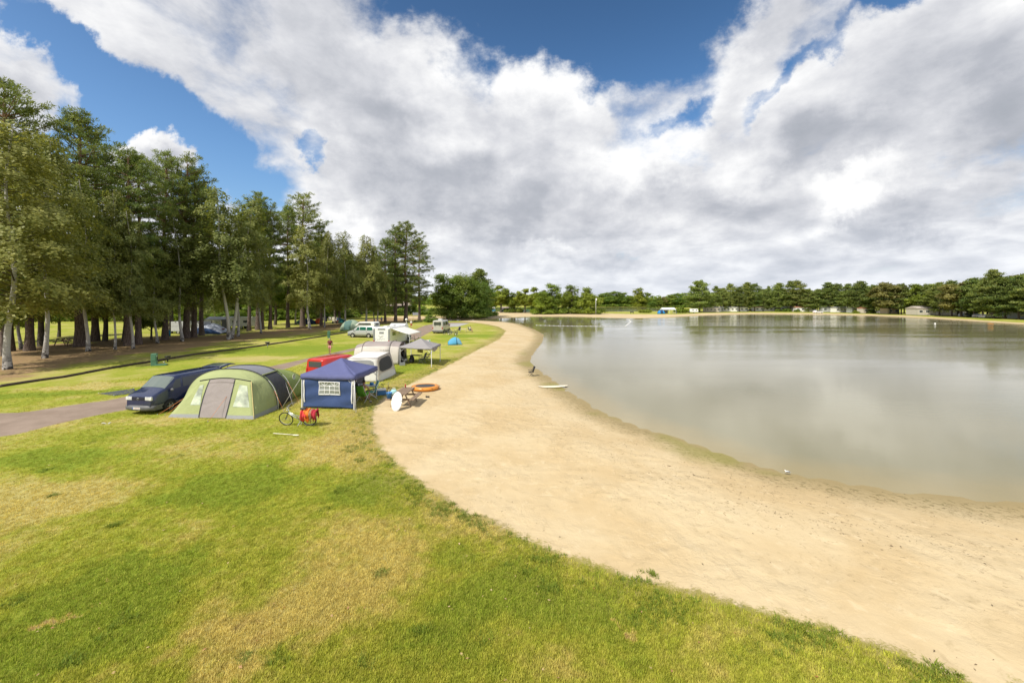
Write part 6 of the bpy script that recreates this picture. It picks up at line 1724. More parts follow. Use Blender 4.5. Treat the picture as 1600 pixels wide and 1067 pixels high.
for k in range(4): MB().tube([q[k] - Vector((o.location.x, o.location.y, .03)), q[k] - Vector((o.location.x, o.location.y, -.05))], .012, 5).build('tent_peg', M_POLE, o)
tag1('paper_scrap', MB().grid(lambda p, q: (-.16 + .32 * p, -.09 + .18 * q, .02 + .03 * math.sin(p * 5 + q * 3)), 5, 4), M_TTOP, 'white paper scrap lying on the grass in front of the navy van', 'paper', G(166, 662))
# surfboard half afloat
o = thing('surfboard', 'cream surfboard drawn up with its nose on the sand and its tail in the water', 'surfboard', (*gp(864, 605.5, WZ), WZ + .07), R(10))
MB().grid(lambda p, q: ((2 * p - 1) * 1.12, .27 * max(0.0, 1 - abs(2 * p - 1) ** 2.6) ** .62 * math.cos(2 * math.pi * q), .05 * max(.1, 1 - abs(2 * p - 1) ** 3) * math.sin(2 * math.pi * q) + .06 * (2 * p - 1) ** 2), 24, 12).build('deck', mat('cream_foam', (.76, .69, .52), .4, coat=.4), o)
MB().prism([(.85, -.04), (1.02, -.16), (1.06, -.04)], -.008, .008, 'Y').build('fin', M_BLACK, o)
# gull on the waterline
o = thing('gull', 'white gull standing at the water edge of the near beach', 'gull', (*gp(1230, 739.5, -.2), -.21), R(160)); o.scale = (.46,) * 3
MB().sphere((0, 0, .16), (.15, .065, .07), 14, 10).build('body', M_WHITE, o); MB().sphere((.14, 0, .25), (.045, .04, .04), 10, 8).build('head', M_WHITE, o); MB().tube([(.10, 0, .18), (.14, 0, .25)], .035, 8).build('neck', M_WHITE, o)
MB().lathe([(.012, 0), (.001, .05)], (.18, 0, .245), 8, 'X').build('beak', mat('beak_orange', (.6, .25, .03), .5), o)
for sy in (-.03, .03): MB().tube([(0, sy, .10), (.01, sy, 0)], .006, 5).build('leg', mat('leg_orange', (.5, .2, .03), .5), o)
for sy in (-1, 1): MB().sphere((-.05, sy * .058, .17), (.15, .02, .05), 10, 6).build('wing', M_GREYT, o)
MB().prism([(-.12, .15), (-.25, .13), (-.12, .18)], -.03, .03, 'Y').build('tail', M_WHITE, o)

# small camp clutter
o = thing('cool_box', 'blue and white cool box in the gazebo shadow beside the child bicycle', 'cool box', (*G(596, 617)[:2], 0), R(25))
MB().box((0, 0, .17), (.52, .32, .32)).build('box', mat('coolbox_blue', (.04, .16, .38), .4), o, bevel=.03); MB().box((0, 0, .36), (.54, .34, .07)).build('lid', M_WHITE, o, bevel=.02); MB().tube([(-.22, -.18, .30), (-.2, -.24, .34), (.2, -.24, .34), (.22, -.18, .30)], .012, 5).build('handle', M_WHITE, o)
o = thing('storage_crate', 'grey folding crate of kit at the open end of the beige tunnel tent', 'crate', (*G(628.5, 571)[:2], 0), R(15))
MB().box((0, 0, .02), (.5, .35, .03)).build('base', M_GREYT, o)
for (x_, y_, sx, sy) in ((-.24, 0, .02, .35), (.24, 0, .02, .35), (0, -.17, .46, .02), (0, .17, .46, .02)): MB().box((x_, y_, .15), (sx, sy, .26)).build('side', M_GREYT, o)
def wash(label, px, py, L, cols, rz=0.0):
    o = thing('washing_line', label, 'washing line', (*gp(px, py), 0), rz)
    for sx in (-L / 2, L / 2): MB().tube([(sx, 0, 0), (sx, 0, 1.9)], .03, 6).build('post', M_POLE, o)
    MB().tube([(-L / 2, 0, 1.8), (0, 0, 1.68), (L / 2, 0, 1.8)], .01, 4).build('line', M_ROPE_W, o)
    n = len(cols)
    for k, c in enumerate(cols):
        x0 = -L / 2 + L * (k + .12) / n; x1 = x0 + L / n * .76
        MB().grid(lambda p, q: (x0 + (x1 - x0) * q, .05 * math.sin(q * 9 + k) * p, 1.72 - (1.0 + .25 * (k % 2)) * p), 5, 6).build('towel', fab('wash_%d%d%d' % tuple(int(v * 99) for v in c), c), o, solid=.015)
wash('line of white and striped washing between the far orange and teal tents', 515, 505.6, 5.0, [(.70, .70, .68), (.06, .07, .12), (.72, .70, .60), (.66, .62, .50), (.70, .69, .66)])
x, y = gp(596, 505); person('person in a blue shirt standing under the trees left of the house', (x, y, 0), R(30), STAND, fab('blue_shirt', (.08, .18, .42)), fab('dark_shorts', (.05, .05, .09)), M_HAIRD)
x, y = gp(526.5, 506.5); person('person in a bright blue top behind the teal tent', (x, y + .4, 0), R(-40), STAND, fab('bright_top', (.03, .20, .55)), fab('red_shorts', (.45, .05, .04)), M_HAIRD)
# ------------------------------------------------------------------ site furniture
M_SITEG = mat('site_green', (.075, .185, .115), .55, var=.1)
def pedestal(label, px, py, h_, tray=True):
    o = thing('power_post', label, 'power post', (*gp(px, py), 0), R(25), 'green power posts')
    MB().box((0, 0, h_ / 2), (.42, .36, h_)).build('cabinet', M_SITEG, o, bevel=.03)
    MB().box((0, -.19, h_ * .62), (.26, .02, h_ * .4)).build('door', M_SITEG, o); MB().box((.22, 0, h_ * .62), (.02, .2, h_ * .34)).build('socket_panel', M_BLACK, o)
    MB().box((.222, -.1, h_ * .80), (.02, .09, .12)).build('notice', M_PLATE, o)
    if tray: MB().box((.55, -.08, .08), (.8, .42, .12)).build('drain_tray', M_SITEG, o, bevel=.03); MB().tube([(.75, 0, .12), (.75, 0, .28), (.62, 0, .30)], .025, 6).build('tap', M_STEEL, o)
pedestal('green power post with a drain tray behind the navy van', 241, 571.5, 1.12)
pedestal('green power post right above the walking person on the log edge', 513.8, 528.2, 1.15, False)
def lamp_post(label, px, py, h_):
    o = thing('path_lamp', label, 'path lamp', (*gp(px, py), 0), R(10))
    MB().tube([(0, 0, 0), (0, 0, h_ * .8)], .05, 8).build('post', M_BLACK, o); MB().lathe([(.001, h_ * .72), (.14, h_ * .72), (.24, h_ * .86), (.22, h_ * .98), (.05, h_), (.001, h_)], n=14).build('lamp_head', M_BLACK, o); MB().lathe([(.06, h_ * .66), (.10, h_ * .72)], n=12).build('lens', M_LAMP, o)
lamp_post('short black path lamp on the log edge right of the power post', 262, 565.5, .58)
def bbq(label, px, py, h_, m):
    o = thing('barbecue', label, 'barbecue', (*gp(px, py), 0), R(10))
    MB().tube([(0, 0, 0), (0, 0, h_ - .2)], .04, 8).build('post', M_STEEL, o); MB().lathe([(.001, h_ - .22), (.18, h_ - .2), (.32, h_), (.30, h_), (.16, h_ - .16), (.001, h_ - .18)], n=16).build('fire_bowl', m, o)
    MB().lathe([(.001, h_ - .02), (.28, h_ - .02)], n=16).build('grill', M_STEEL, o)
bbq('black bowl barbecue on a post beside the log edge', 418, 543.3, .72, M_BLACK)
bbq('rust brown barbecue post in front of the caravan awning', 348.5, 521, .95, mat('rust', (.16, .055, .025), .8))
tag1('water_butt', MB().lathe([(.001, 0), (.30, 0), (.33, .5), (.30, 1.0), (.26, 1.05), (.001, 1.05)], n=18), mat('butt_blue', (.02, .25, .42), .5), 'bright blue water butt at the foot of the dark pine by the trailer', 'water butt', (*gp(263, 525.5), 0))
o = thing('globe_lamp', 'white globe lamp on a short post behind the motorhome', 'lamp', (*gp(635, 511), 0))
MB().tube([(0, 0, 0), (0, 0, 1.5)], .05, 8).build('post', M_POLE, o); MB().sphere((0, 0, 1.72), .30, 16, 12).build('globe', mat('opal_globe', (.80, .79, .76), .3), o)
# the log edging of the forest strip, log by log
M_LOG = mat('dark_log', (.060, .042, .030), .9, var=.35, vscale=3, bump=.8, bscale=14)
edge = [Vector((*gp(x, y), 0)) for x, y in [(-260, 648), (-120, 622), (0, 605), (60, 595.5), (100, 590), (165, 577.5), (215, 569), (240, 565.5), (300, 555.2), (340, 550), (400, 542.2), (450, 534.5), (500, 526.6), (530, 521.8), (552, 518)]]
le = thing('log_edging', 'low row of dark logs edging the lawn below the forest strip', 'log edging', (-35, 45, 0))
lm_ = MB().tube([(-.5, 0, 0), (-.2, 0, .01), (.2, 0, 0), (.5, 0, 0)], [.98, 1, .97, .94], 9).mesh('log', M_LOG)
rq = random.Random(8)
for i in range(len(edge) - 1):
    a, b = edge[i], edge[i + 1]; n = max(1, round((b - a).length / 2.3))
    for k in range(n):
        p, q_ = a.lerp(b, k / n), a.lerp(b, (k + .97) / n); c = (p + q_) / 2
        o = link_mesh('log', lm_, le); rr2 = rq.uniform(.10, .135)
        o.location = c - Vector((-35, 45, -.07)); o.rotation_euler = (rq.uniform(0, 6), 0, math.atan2((q_ - p).y, (q_ - p).x) + rq.uniform(-.02, .02)); o.scale = ((q_ - p).length, rr2, rr2)

# ------------------------------------------------------------------ buildings and far things
M_THATCH = mat('roof_brown', (.26, .21, .18), .9, var=.2, vscale=2, bump=.6, bscale=9); M_PLANK = mat('tarred_boards', (.040, .034, .030), .85, var=.2)
o = thing('house', 'dark house with a steep pale brown roof behind the pines', 'house', (*gp(622, 486), 0), R(8))
MB().box((0, 0, 1.9), (15, 9, 3.8)).build('wall', M_PLANK, o)
rf = MB().prism([(-5.6, 3.5), (5.6, 3.5), (0, 9.2)], -8.2, 8.2, 'X').build('roof', M_THATCH, o); MB().box((3, 0, 8.8), (1, 1, 2)).build('chimney', M_THATCH, rf)
for xx in (-5, -2, 1.5, 5): MB().box((xx, -4.52, 2.0), (1.6, .06, 1.3)).build('window', M_GLASS, o)
MB().box((3.4, -4.52, 1.1), (1.0, .06, 2.2)).build('door', mat('door_green', (.05, .09, .06), .6), o)
def cabin(name, label, px, py, L, W, H, wall, roof, rz=0.0, group=None, pitch=.7, wins=3, cat='cabin'):
    o = thing(name, label, cat, (*gp(px, py), 0), rz, group)
    MB().box((0, 0, H / 2 + .15), (L, W, H)).build('wall', wall, o)
    MB().prism([(-W / 2 - .25, H + .1), (W / 2 + .25, H + .1), (W / 2 + .25, H + .2), (0, H + .2 + pitch), (-W / 2 - .25, H + .2)], -L / 2 - .2, L / 2 + .2, 'X').build('roof', roof, o)
    for k in range(wins):
        xx = -L / 2 + L * (k + .5) / wins
        f = MB().box((xx, -W / 2 - .02, H * .62), (L / wins * .56, .06, H * .36)).build('window', M_WHITE, o); MB().box((xx, -W / 2 - .055, H * .62), (L / wins * .48, .02, H * .30)).build('pane', M_GLASS, f)
    MB().box((L * .5 / max(1, wins) * .0 + L / 2 - .5, -W / 2 - .02, H * .42 + .1), (.8, .06, H * .84)).build('door', M_GREYT, o)
    return o
M_TAN = mat('tan_wall', (.46, .36, .26), .8); M_RROOF = mat('red_roof', (.36, .15, .10), .85); M_PALEW2 = mat('pale_wall', (.78, .77, .74), .7, var=.06); M_GROOF = mat('grey_roof', (.30, .30, .31), .8)
cabin('hut', 'small hut with a shallow brown roof among the spit trees', 788.5, 487.2, 4.6, 3.4, 2.1, M_PLANK, M_THATCH, .1, wins=2)
M_FENG = mat('fence_green', (.06, .16, .12), .6)
def fence(label, a, b, h_, m, n):
    a, b = Vector((*gp(*a), 0)), Vector((*gp(*b), 0)); o = thing('fence', label, 'fence', (a + b) / 2, math.atan2((b - a).y, (b - a).x)); L = (b - a).length
    pm = MB().box((0, 0, h_ / 2), (.09, .09, h_)).mesh('post', m); rm = MB().box((0, 0, 0), (L, .04, .10)).mesh('rail', m)
    for k in range(n): link_mesh('post', pm, o, (-L / 2 + L * k / (n - 1), 0, 0))
    for z in (h_ * .3, h_ * .62, h_ * .94): link_mesh('rail', rm, o, (0, .07, z))
    MB().box((0, .11, h_ * .5), (L, .012, h_ * .86)).build('mesh_panel', mat('mesh_green', (.10, .20, .17), .7), o)
fence('green mesh fence behind the sand on the spit', (781, 487.9), (828, 487.9), 1.5, M_FENG, 14)
fence('grey green railing under the spit trees beside the second water', (862, 488.4), (885, 488.4), 1.1, M_GREYT, 7)
for (px, lab) in ((811, 'left of two pale blue benches by the green fence'), (818, 'right of two pale blue benches by the green fence')):
    o = thing('bench', lab, 'bench', (*gp(px, 488.3), 0), .1, 'pale benches on the spit'); mm = mat('bench_blue', (.30, .46, .55), .6)
    MB().box((0, 0, .45), (1.4, .4, .06)).build('seat', mm, o); MB().box((0, .2, .75), (1.4, .06, .5)).build('backrest', mm, o)
    for sx in (-.6, .6): MB().box((sx, 0, .22), (.08, .38, .44)).build('leg', mm, o)
o = thing('parasol', 'white parasol over a blue kiosk on the spit', 'parasol', (*gp(771.5, 487), 0))
MB().tube([(0, 0, 0), (0, 0, 2.7)], .04, 6).build('pole', M_POLE, o); MB().lathe([(1.15, 2.25), (.6, 2.65), (.001, 2.85)], n=12).build('canopy', T_WHITE, o, solid=.02)
o = thing('kiosk', 'small blue kiosk under the white parasol on the spit', 'kiosk', (*gp(771.5, 486.6), 0)); MB().box((0, .8, .75), (2.0, 1.0, 1.5)).build('counter', mat('kiosk_blue', (.06, .24, .45), .6), o); MB().box((0, .25, 1.55), (2.2, .5, .08)).build('worktop', M_WHITE, o)
o = thing('rowing_boat', 'upturned white boat lying by the hut on the spit', 'boat', (*gp(796, 488.6), 0), .1)
MB().grid(lambda p, q: ((2 * p - 1) * 2.1, .75 * max(0.0, 1 - abs(2 * p - 1) ** 2.5) ** .6 * math.cos(math.pi * q), .62 * max(0.0, 1 - abs(2 * p - 1) ** 2.8) ** .6 * math.sin(math.pi * q)), 16, 8).build('hull', M_WHITE, o); MB().box((0, 0, .64), (3.2, .06, .08)).build('keel', M_GREYT, o)
o = thing('court_screen', 'grey screen on posts at the far court beyond the drive', 'screen', (*gp(649.5, 498.5), 0))
MB().box((0, 0, 1.75), (1.9, .05, .95)).build('panel', mat('screen_grey', (.26, .28, .33), .6), o)
for sx in (-.9, .9): MB().tube([(sx, 0, 0), (sx, 0, 2.3)], .04, 6).build('post', M_STEEL, o)
o = thing('dark_hedge_bush', 'round dark bush beside the far campervan', 'bush', (*gp(673, 503.6), 0)); o.name = 'round_bush'
bm_ = broad_mesh(77, 2.6, .0, 2.2, 5000, .22, 14, L_LEAF, True); tk = link_mesh('trunk', bm_[0], o); ck = link_mesh('crown', bm_[1], o); ck['kind'] = 'stuff'
o = thing('bench', 'long low dark bench at the end of the drive', 'bench', (*gp(653, 503.4), 0)); MB().box((0, 0, .5), (2.3, .35, .1)).build('seat', M_PLANK, o)
for sx in (-.9, .9): MB().box((sx, 0, .23), (.15, .3, .46)).build('leg', M_PLANK, o)
# paved pad beside the far campervan
pq = [Vector((*gp(x, y), .008)) for x, y in ((703, 510.6), (716, 510.3), (733, 505.2), (704, 505.6))]
o = MB().add(pq, [(0, 1, 2, 3)]).build('pavement', mat('paving_grey', (.36, .35, .34), .85, var=.1)); o['kind'] = 'structure'
# the marquee beach
o = thing('marquee', 'white marquee tent with open sides on the far tongue of land', 'marquee', (*gp(1043.5, 490), 0), .05)
MB().prism([(-2.0, 2.0), (2.0, 2.0), (0, 3.0)], -3.3, 3.3, 'X').build('roof', M_WHITE, o)
for sx in (-3.2, 0, 3.2):
    for sy in (-1.9, 1.9): MB().box((sx, sy, 1.0), (.08, .08, 2.0)).build('post', M_POLE, o)
MB().box((-1.2, 1.8, 1.0), (4.0, .05, 1.9)).build('side_wall', M_GREYT, o)
x, y = gp(1033, 490.4); dome('dome_tent', 'bright blue dome tent left of the white marquee', x, y, 3.6, 3, 2.1, cloth('bright_blue', (.03, .24, .60)), cloth('navy_door', (.02, .05, .12)))
for (px, c, lab) in ((1053, (.5, .48, .42), 'pale beach chair right of the white marquee'), (1057, (.10, .11, .12), 'dark beach chair right of the white marquee')): camp_chair(lab, (*gp(px, 491), 0), R(160), fab('bc%d' % px, c))
x, y = gp(1083.5, 489.2); caravan('caravan', 'small white caravan left of the far lakeside caravans', x, y, R(174), 4.2, 2.1, 2.3)
o = thing('bench', 'lone dark bench on the tongue of land left of the marquee', 'bench', (*gp(987.5, 490.2), 0)); MB().box((0, 0, .5), (1.8, .4, .08)).build('seat', M_PLANK, o); MB().box((0, .2, .85), (1.8, .06, .4)).build('backrest', M_PLANK, o)
for sx in (-.7, .7): MB().box((sx, 0, .24), (.1, .36, .46)).build('leg', M_PLANK, o)
o = thing('flag_pole', 'tall white pole at the tip of the spit', 'pole', (*gp(931, 491.5), 0)); MB().tube([(0, 0, 0), (0, 0, 7.6)], .07, 8).build('pole', M_POLE, o); MB().box((.25, 0, 7.1), (.5, .03, .9)).build('pennant', M_WHITE, o)
# float line of the bathing area: every float its own part
o = thing('float_line', 'white line of small floats marking the bathing water near the spit', 'float line', (*gp(930, 509, WZ), WZ))
fl_ = [Vector((*gp(x, y, WZ), .03)) for x, y in ((838, 508.3), (880, 509.3), (930, 509.8), (977, 509.8), (981, 506.5), (986, 502.5), (983, 500.0), (978, 499.3))]
fm1 = MB().sphere((0, 0, 0), .085, 8, 6).mesh('float', M_WHITE); ol = Vector((*gp(930, 509, WZ), 0))
MB().tube([p - ol for p in fl_], .02, 5).build('rope', M_POLE, o)
for i in range(len(fl_) - 1):
    n = max(1, int((fl_[i + 1] - fl_[i]).length / 1.1))
    for k in range(n): link_mesh('float', fm1, o, fl_[i].lerp(fl_[i + 1], k / n) - ol)

# far shore: mobile homes, caravans, cars
def car(label, px, py, rz, paint, group='cars across the lake', L=4.4, H=1.5):
    o = thing('parked_car', label, 'car', (*gp(px, py), 0), rz, group); W = 1.8; f = L / 2
    body = [(-f, .3), (f, .3), (f + .02, .62), (f - .15, .80), (f - 1.15, .95), (f - 1.9, H - .08), (f - 2.3, H), (-f + .9, H), (-f + .15, .98), (-f, .90)]
    MB().prism(body, -W / 2, W / 2, 'Y').build('body', paint, o, bevel=.08)
    for sd in (1, -1): MB().prism([(f - 1.35, .97), (f - 1.98, H - .12), (-f + .95, H - .10), (-f + .4, .98)], sd * W / 2 - .004, sd * W / 2 + .006, 'Y').build('side_window', M_GLASS, o)
    for ax in (f - .85, -f + .85):
        for sd in (1, -1): wheel(o, ax, sd * (W / 2 - .06), .31, .18, sd, cover=True)
    MB().box((f - .02, 0, .68), (.06, W * .8, .14)).build('headlights', M_LAMP, o); MB().box((-f + .02, 0, .75), (.06, W * .8, .12)).build('tail_lamps', M_RED, o)
    return o
MW, MG, MBg = M_PALEW2, mat('mobile_grey', (.42, .44, .44), .7), mat('mobile_beige', (.54, .48, .40), .7)
fb_ = lambda px: far_base(px) + .10
homes = [(1112, 8.5, MBg, M_GROOF, 'beige mobile home at the left end of the far lakeside row'), (1123, 4, MG, M_GROOF, 'small grey mobile home second in the far lakeside row'), (1139, 9.5, MW, M_GROOF, 'white mobile home with dark windows left of the middle of the far row'), (1160, 5, MW, M_GROOF, 'short white mobile home between two far pines'),
         (1183.5, 5.5, MW, M_RROOF, 'white mobile home with a reddish roof edge in the far row'), (1199, 10.5, MW, M_GROOF, 'long bright white mobile home in the middle of the far row'), (1226, 7, MG, M_GROOF, 'grey green mobile home behind a hedge in the far row'), (1240, 5.5, MBg, M_GROOF, 'beige mobile home left of the red roofed one across the lake'),
         (1256, 10.5, MW, M_RROOF, 'pale mobile home with a long red roof across the lake'), (1291, 6, MG, M_GROOF, 'grey mobile home right of the white parked car across the lake'), (1313, 9, MW, M_GROOF, 'white mobile home with an awning right of the middle across the lake'), (1335, 6, MG, M_GROOF, 'grey mobile home half hidden by pines across the lake'), (1352, 6, MBg, M_RROOF, 'brown red roofed mobile home left of the white cars across the lake')]
for (px, L, wl, rf_, lab) in homes: cabin('mobile_home', lab, px, fb_(px) - rw.uniform(0, .2), L, 3.4, 2.5, wl, rf_, rw.uniform(-.15, .15), 'mobile homes across the lake', .45, 4 if L > 8 else 2, 'mobile home')
cabin('cabin', 'tan cabin with a flat dark roof and a yellow bush beside it across the lake', 1390, fb_(1390), 5.6, 4, 2.7, M_TAN, M_PLANK, 0, None, .25, 2)
cabin('long_barn', 'long pale barn behind the pines on the right of the far shore', 1470, 492.6, 23, 6, 2.8, mat('barn_wall', (.50, .46, .40), .85, var=.08), mat('barn_roof', (.40, .35, .31), .85), -.12, None, 1.0, 9, 'barn')
cabin('hut', 'little hut with a rusty red roof near the right edge across the lake', 1557.5, 496.2, 2.8, 2.6, 1.9, MBg, M_RROOF, 0, None, .6, 1, 'hut')
cabin('mobile_home', 'white mobile home at the right edge of the far shore', 1596, 498.2, 6.0, 3.2, 2.4, MG, M_GROOF, 0, 'mobile homes across the lake', .4, 3, 'mobile home')
x, y = gp(1577, 497.2); caravan('caravan', 'white caravan parked near the right edge of the far shore', x, y, R(175), 4.6, 2.1, 2.4)
car('white car parked in the open in front of the far mobile homes', 1278, 490.2 - .6, R(4), M_WHITE); car('white car left of the tan cabin across the lake', 1367, far_base(1367) - .2, R(185), M_WHITE); car('white car touching the tan cabin garden across the lake', 1378.5, far_base(1378) - .2, R(5), M_WHITE)
car('pale blue car right of the long barn across the lake', 1508, 495.0, R(10), mat('car_pale_blue', (.55, .60, .68), .3, coat=.6)); car('silver car between the near pines on the right far shore', 1531, 496.4, R(8), M_SILVER); car('white car partly hidden by a pine trunk on the right far shore', 1541.5, 497, R(8), M_WHITE)
car('dark car below the pines across the lake', 1296, far_base(1296) - .3, R(4), M_NAVY); car('dark car parked left of the white awning across the lake', 1172, far_base(1172) - .3, R(184), mat('car_dark', (.03, .03, .035), .3, coat=.6)); car('grey car parked by the second far caravan row', 1212, far_base(1212) - .3, R(184), mat('car_grey', (.16, .17, .18), .3, coat=.6))
fence('green fence between the cars on the right far shore', (1515, 494.6), (1526, 495.3), 1.5, M_FENG, 5)
o = thing('kayak', 'orange kayak drawn up on the right far shore', 'kayak', (*gp(1548, 506.6, -.15), -.1), R(-12)); o.scale = (.45,) * 3; MB().sphere((0, 0, .16), (1.7, .38, .22), 18, 10).build('hull', M_ORG, o); MB().lathe([(.28, .33), (.24, .36), (.20, .33)], n=14).build('cockpit', M_BLACK, o)
tag1('buoy', MB().sphere((0, 0, .1), .22, 12, 8), M_WHITE, 'single white buoy floating off the right far shore', 'buoy', (*gp(1461, 506.3, WZ), WZ))
# bushes and hedges on the far side
hb = [broad_mesh(80 + i, 1.8, .0, 1.6, 1500, .34, 10, [L_LEAF, L_OLIVE][i], True) for i in range(2)]
for (px, py, v, s_, lab) in ((1216, fb_(1216) + .2, 0, 1.0, 'clipped green bush before the far mobile homes'), (1230, fb_(1230) + .2, 0, 1.2, 'wide green bush before the grey green mobile home'), (1338, fb_(1338) + .3, 1, .9, 'yellow green bush on the far lawn'), (1396, far_base(1396) - .1, 1, 1.1, 'yellow bush by the tan cabin'), (1362, far_base(1362), 0, 1.0, 'low green bush in front of the white cars'),
                       (1003, 488.8, 1, 1.1, 'reedy bush on the tongue of land right of the lone bench'), (1012, 488.9, 1, 1.3, 'larger reedy bush left of the blue dome tent'), (1063, 489.2, 1, 1.9, 'tall pale bush between the marquee and the small caravan'), (1072, 489, 1, 1.6, 'pale bush beside the small caravan'), (1246, fb_(1246) + .2, 0, .9, 'green bush left of the red roofed mobile home')):
    x, y = gp(px, py); o = thing('round_bush', lab, 'bush', (x, y, 0), rw.uniform(0, 6), 'bushes on the far shore'); o.scale = (s_ * 1.3, s_ * 1.3, s_)
    link_mesh('stems', hb[v][0], o); c_ = link_mesh('crown', hb[v][1], o); c_['kind'] = 'stuff'
# ------------------------------------------------------------------ turf, weeds, fallen leaves, beach litter
def blade_material(nm, mul, weeds=False):
    m = bpy.data.materials.new(nm); m.use_nodes = True
    t = NT(m.node_tree); b = t.n['Principled BSDF']
    gn = t.new('ShaderNodeGroup'); gn.node_tree = grp
    rnd = t.new('ShaderNodeObjectInfo').outputs['Random']
    c = t.mix(t.math('MULTIPLY', rnd, 0.24), gn.outputs[0], (0.46, 0.38, 0.13))
    hv = t.new('ShaderNodeHueSaturation'); t.l.new(c, hv.inputs['Color']); t.l.new(t.math('ADD', 0.74, t.math('MULTIPLY', t.math('FRACT', t.math('MULTIPLY', rnd, 17.3)), 0.66)), hv.inputs['Value']); c = hv.outputs[0]
    if weeds: c = t.mix(0.75, c, (0.125, 0.190, 0.018))
    c = t.mix(1.0, c, mul, 'MULTIPLY')
    t.l.new(c, b.inputs['Base Color']); b.inputs['Roughness'].default_value = 0.6; b.inputs['Specular IOR Level'].default_value = 0.2
    tr = t.new('ShaderNodeBsdfTranslucent'); t.l.new(c, tr.inputs['Color']); ms = t.new('ShaderNodeMixShader'); ms.inputs[0].default_value = 0.35
    t.l.new(b.outputs[0], ms.inputs[1]); t.l.new(tr.outputs[0], ms.inputs[2]); t.l.new(ms.outputs[0], t.n['Material Output'].inputs['Surface'])
    return m
M_BLADE = blade_material('grass_blades', (1.48, 1.43, 1.2)); M_WEED = blade_material('weed_blades', (1.1, 1.1, 1.0), True)
def tuft(nm, seed, n, spread, h_, wd, m, droop=.5):
    rg = np.random.default_rng(seed); V, F = [], []
    for k in range(n):
        a = rg.uniform(0, 6.28); d = rg.uniform(0, spread); x, y = d * math.cos(a), d * math.sin(a)
        b = rg.uniform(0, 6.28); L = h_ * rg.uniform(.5, 1.15); lean = L * droop * rg.uniform(.3, 1.5); w_ = wd * rg.uniform(.7, 1.2)
        px, py = -math.sin(b) * w_ / 2, math.cos(b) * w_ / 2; i = len(V)
        V += [(x - px, y - py, 0), (x + px, y + py, 0), (x + math.cos(b) * lean * .45 + px * .7, y + math.sin(b) * lean * .45 + py * .7, L * .6), (x + math.cos(b) * lean * .45 - px * .7, y + math.sin(b) * lean * .45 - py * .7, L * .6), (x + math.cos(b) * lean, y + math.sin(b) * lean, L)]
        F += [(i, i + 1, i + 2, i + 3), (i + 3, i + 2, i + 4)]
    me = bpy.data.meshes.new(nm); me.from_pydata(V, [], F); me.materials.append(m); return me

def scatter(name, label, cat, pts, mesh, smin, smax, seed):
    """points carrying one small tuft each, through a geometry node tree"""
    me = bpy.data.meshes.new(name); me.vertices.add(len(pts)); me.vertices.foreach_set('co', np.asarray(pts, np.float32).ravel())
    o = link_mesh(name, me); tag(o, label, cat, kind='stuff')
    src = bpy.data.objects.new(name + '_source', mesh)           # unlinked source shape
    ng = bpy.data.node_groups.new(name, 'GeometryNodeTree')
    ng.interface.new_socket('Geometry', in_out='INPUT', socket_type='NodeSocketGeometry'); ng.interface.new_socket('Geometry', in_out='OUTPUT', socket_type='NodeSocketGeometry')
    gi, go = ng.nodes.new('NodeGroupInput'), ng.nodes.new('NodeGroupOutput')
    oi = ng.nodes.new('GeometryNodeObjectInfo'); oi.inputs['Object'].default_value = src; oi.inputs['As Instance'].default_value = True
    ip = ng.nodes.new('GeometryNodeInstanceOnPoints')
    rv = ng.nodes.new('FunctionNodeRandomValue'); rv.data_type = 'FLOAT_VECTOR'; rv.inputs[0].default_value = (-.12, -.12, 0); rv.inputs[1].default_value = (.12, .12, 6.28); rv.inputs['Seed'].default_value = seed
    rs_ = ng.nodes.new('FunctionNodeRandomValue'); rs_.data_type = 'FLOAT'; rs_.inputs[2].default_value = smin; rs_.inputs[3].default_value = smax; rs_.inputs['Seed'].default_value = seed + 1
    L = ng.links.new
    L(gi.outputs[0], ip.inputs['Points']); L(oi.outputs['Geometry'], ip.inputs['Instance']); L(rv.outputs[0], ip.inputs['Rotation']); L(rs_.outputs[1], ip.inputs['Scale']); L(ip.outputs[0], go.inputs[0])
    md = o.modifiers.new('scatter', 'NODES'); md.node_group = ng
    return o

rg = np.random.default_rng(12)
def ground_pts(n, r0, r1, a0=-58, a1=58, power=1.0):
    """points spread over the ground ahead, thinning out with distance"""
    r = r0 * (r1 / r0) ** (rg.random(n) ** power); a = np.radians(rg.uniform(a0, a1, n))
    return r * np.sin(a), r * np.cos(a)
def zs_of(x, y):
    i = np.clip(np.searchsorted(gx, x), 1, len(gx) - 1); j = np.clip(np.searchsorted(gy, y), 1, len(gy) - 1)
    u = (x - gx[i - 1]) / (gx[i] - gx[i - 1]); v = (y - gy[j - 1]) / (gy[j] - gy[j - 1])
    return GZ[i-1, j-1] * (1-u) * (1-v) + GZ[i, j-1] * u * (1-v) + GZ[i-1, j] * (1-u) * v + GZ[i, j] * u * v
x, y = ground_pts(330000, 5.5, 42)
ss, sr = sdf(SAND, x, y), sdf(ROAD, x, y)
keep = (ss < -0.05 - rg.random(len(x)) ** 2 * .7) & (sr < -.06)
x, y, ss = x[keep], y[keep], ss[keep]
scatter('lawn_grass', 'short mown grass of the camping lawn', 'grass', np.stack([x, y, zs_of(x, y) - .004], 1), tuft('grass_tuft', 1, 12, .075, .046, .0065, M_BLADE), .5, 1.45, 3)
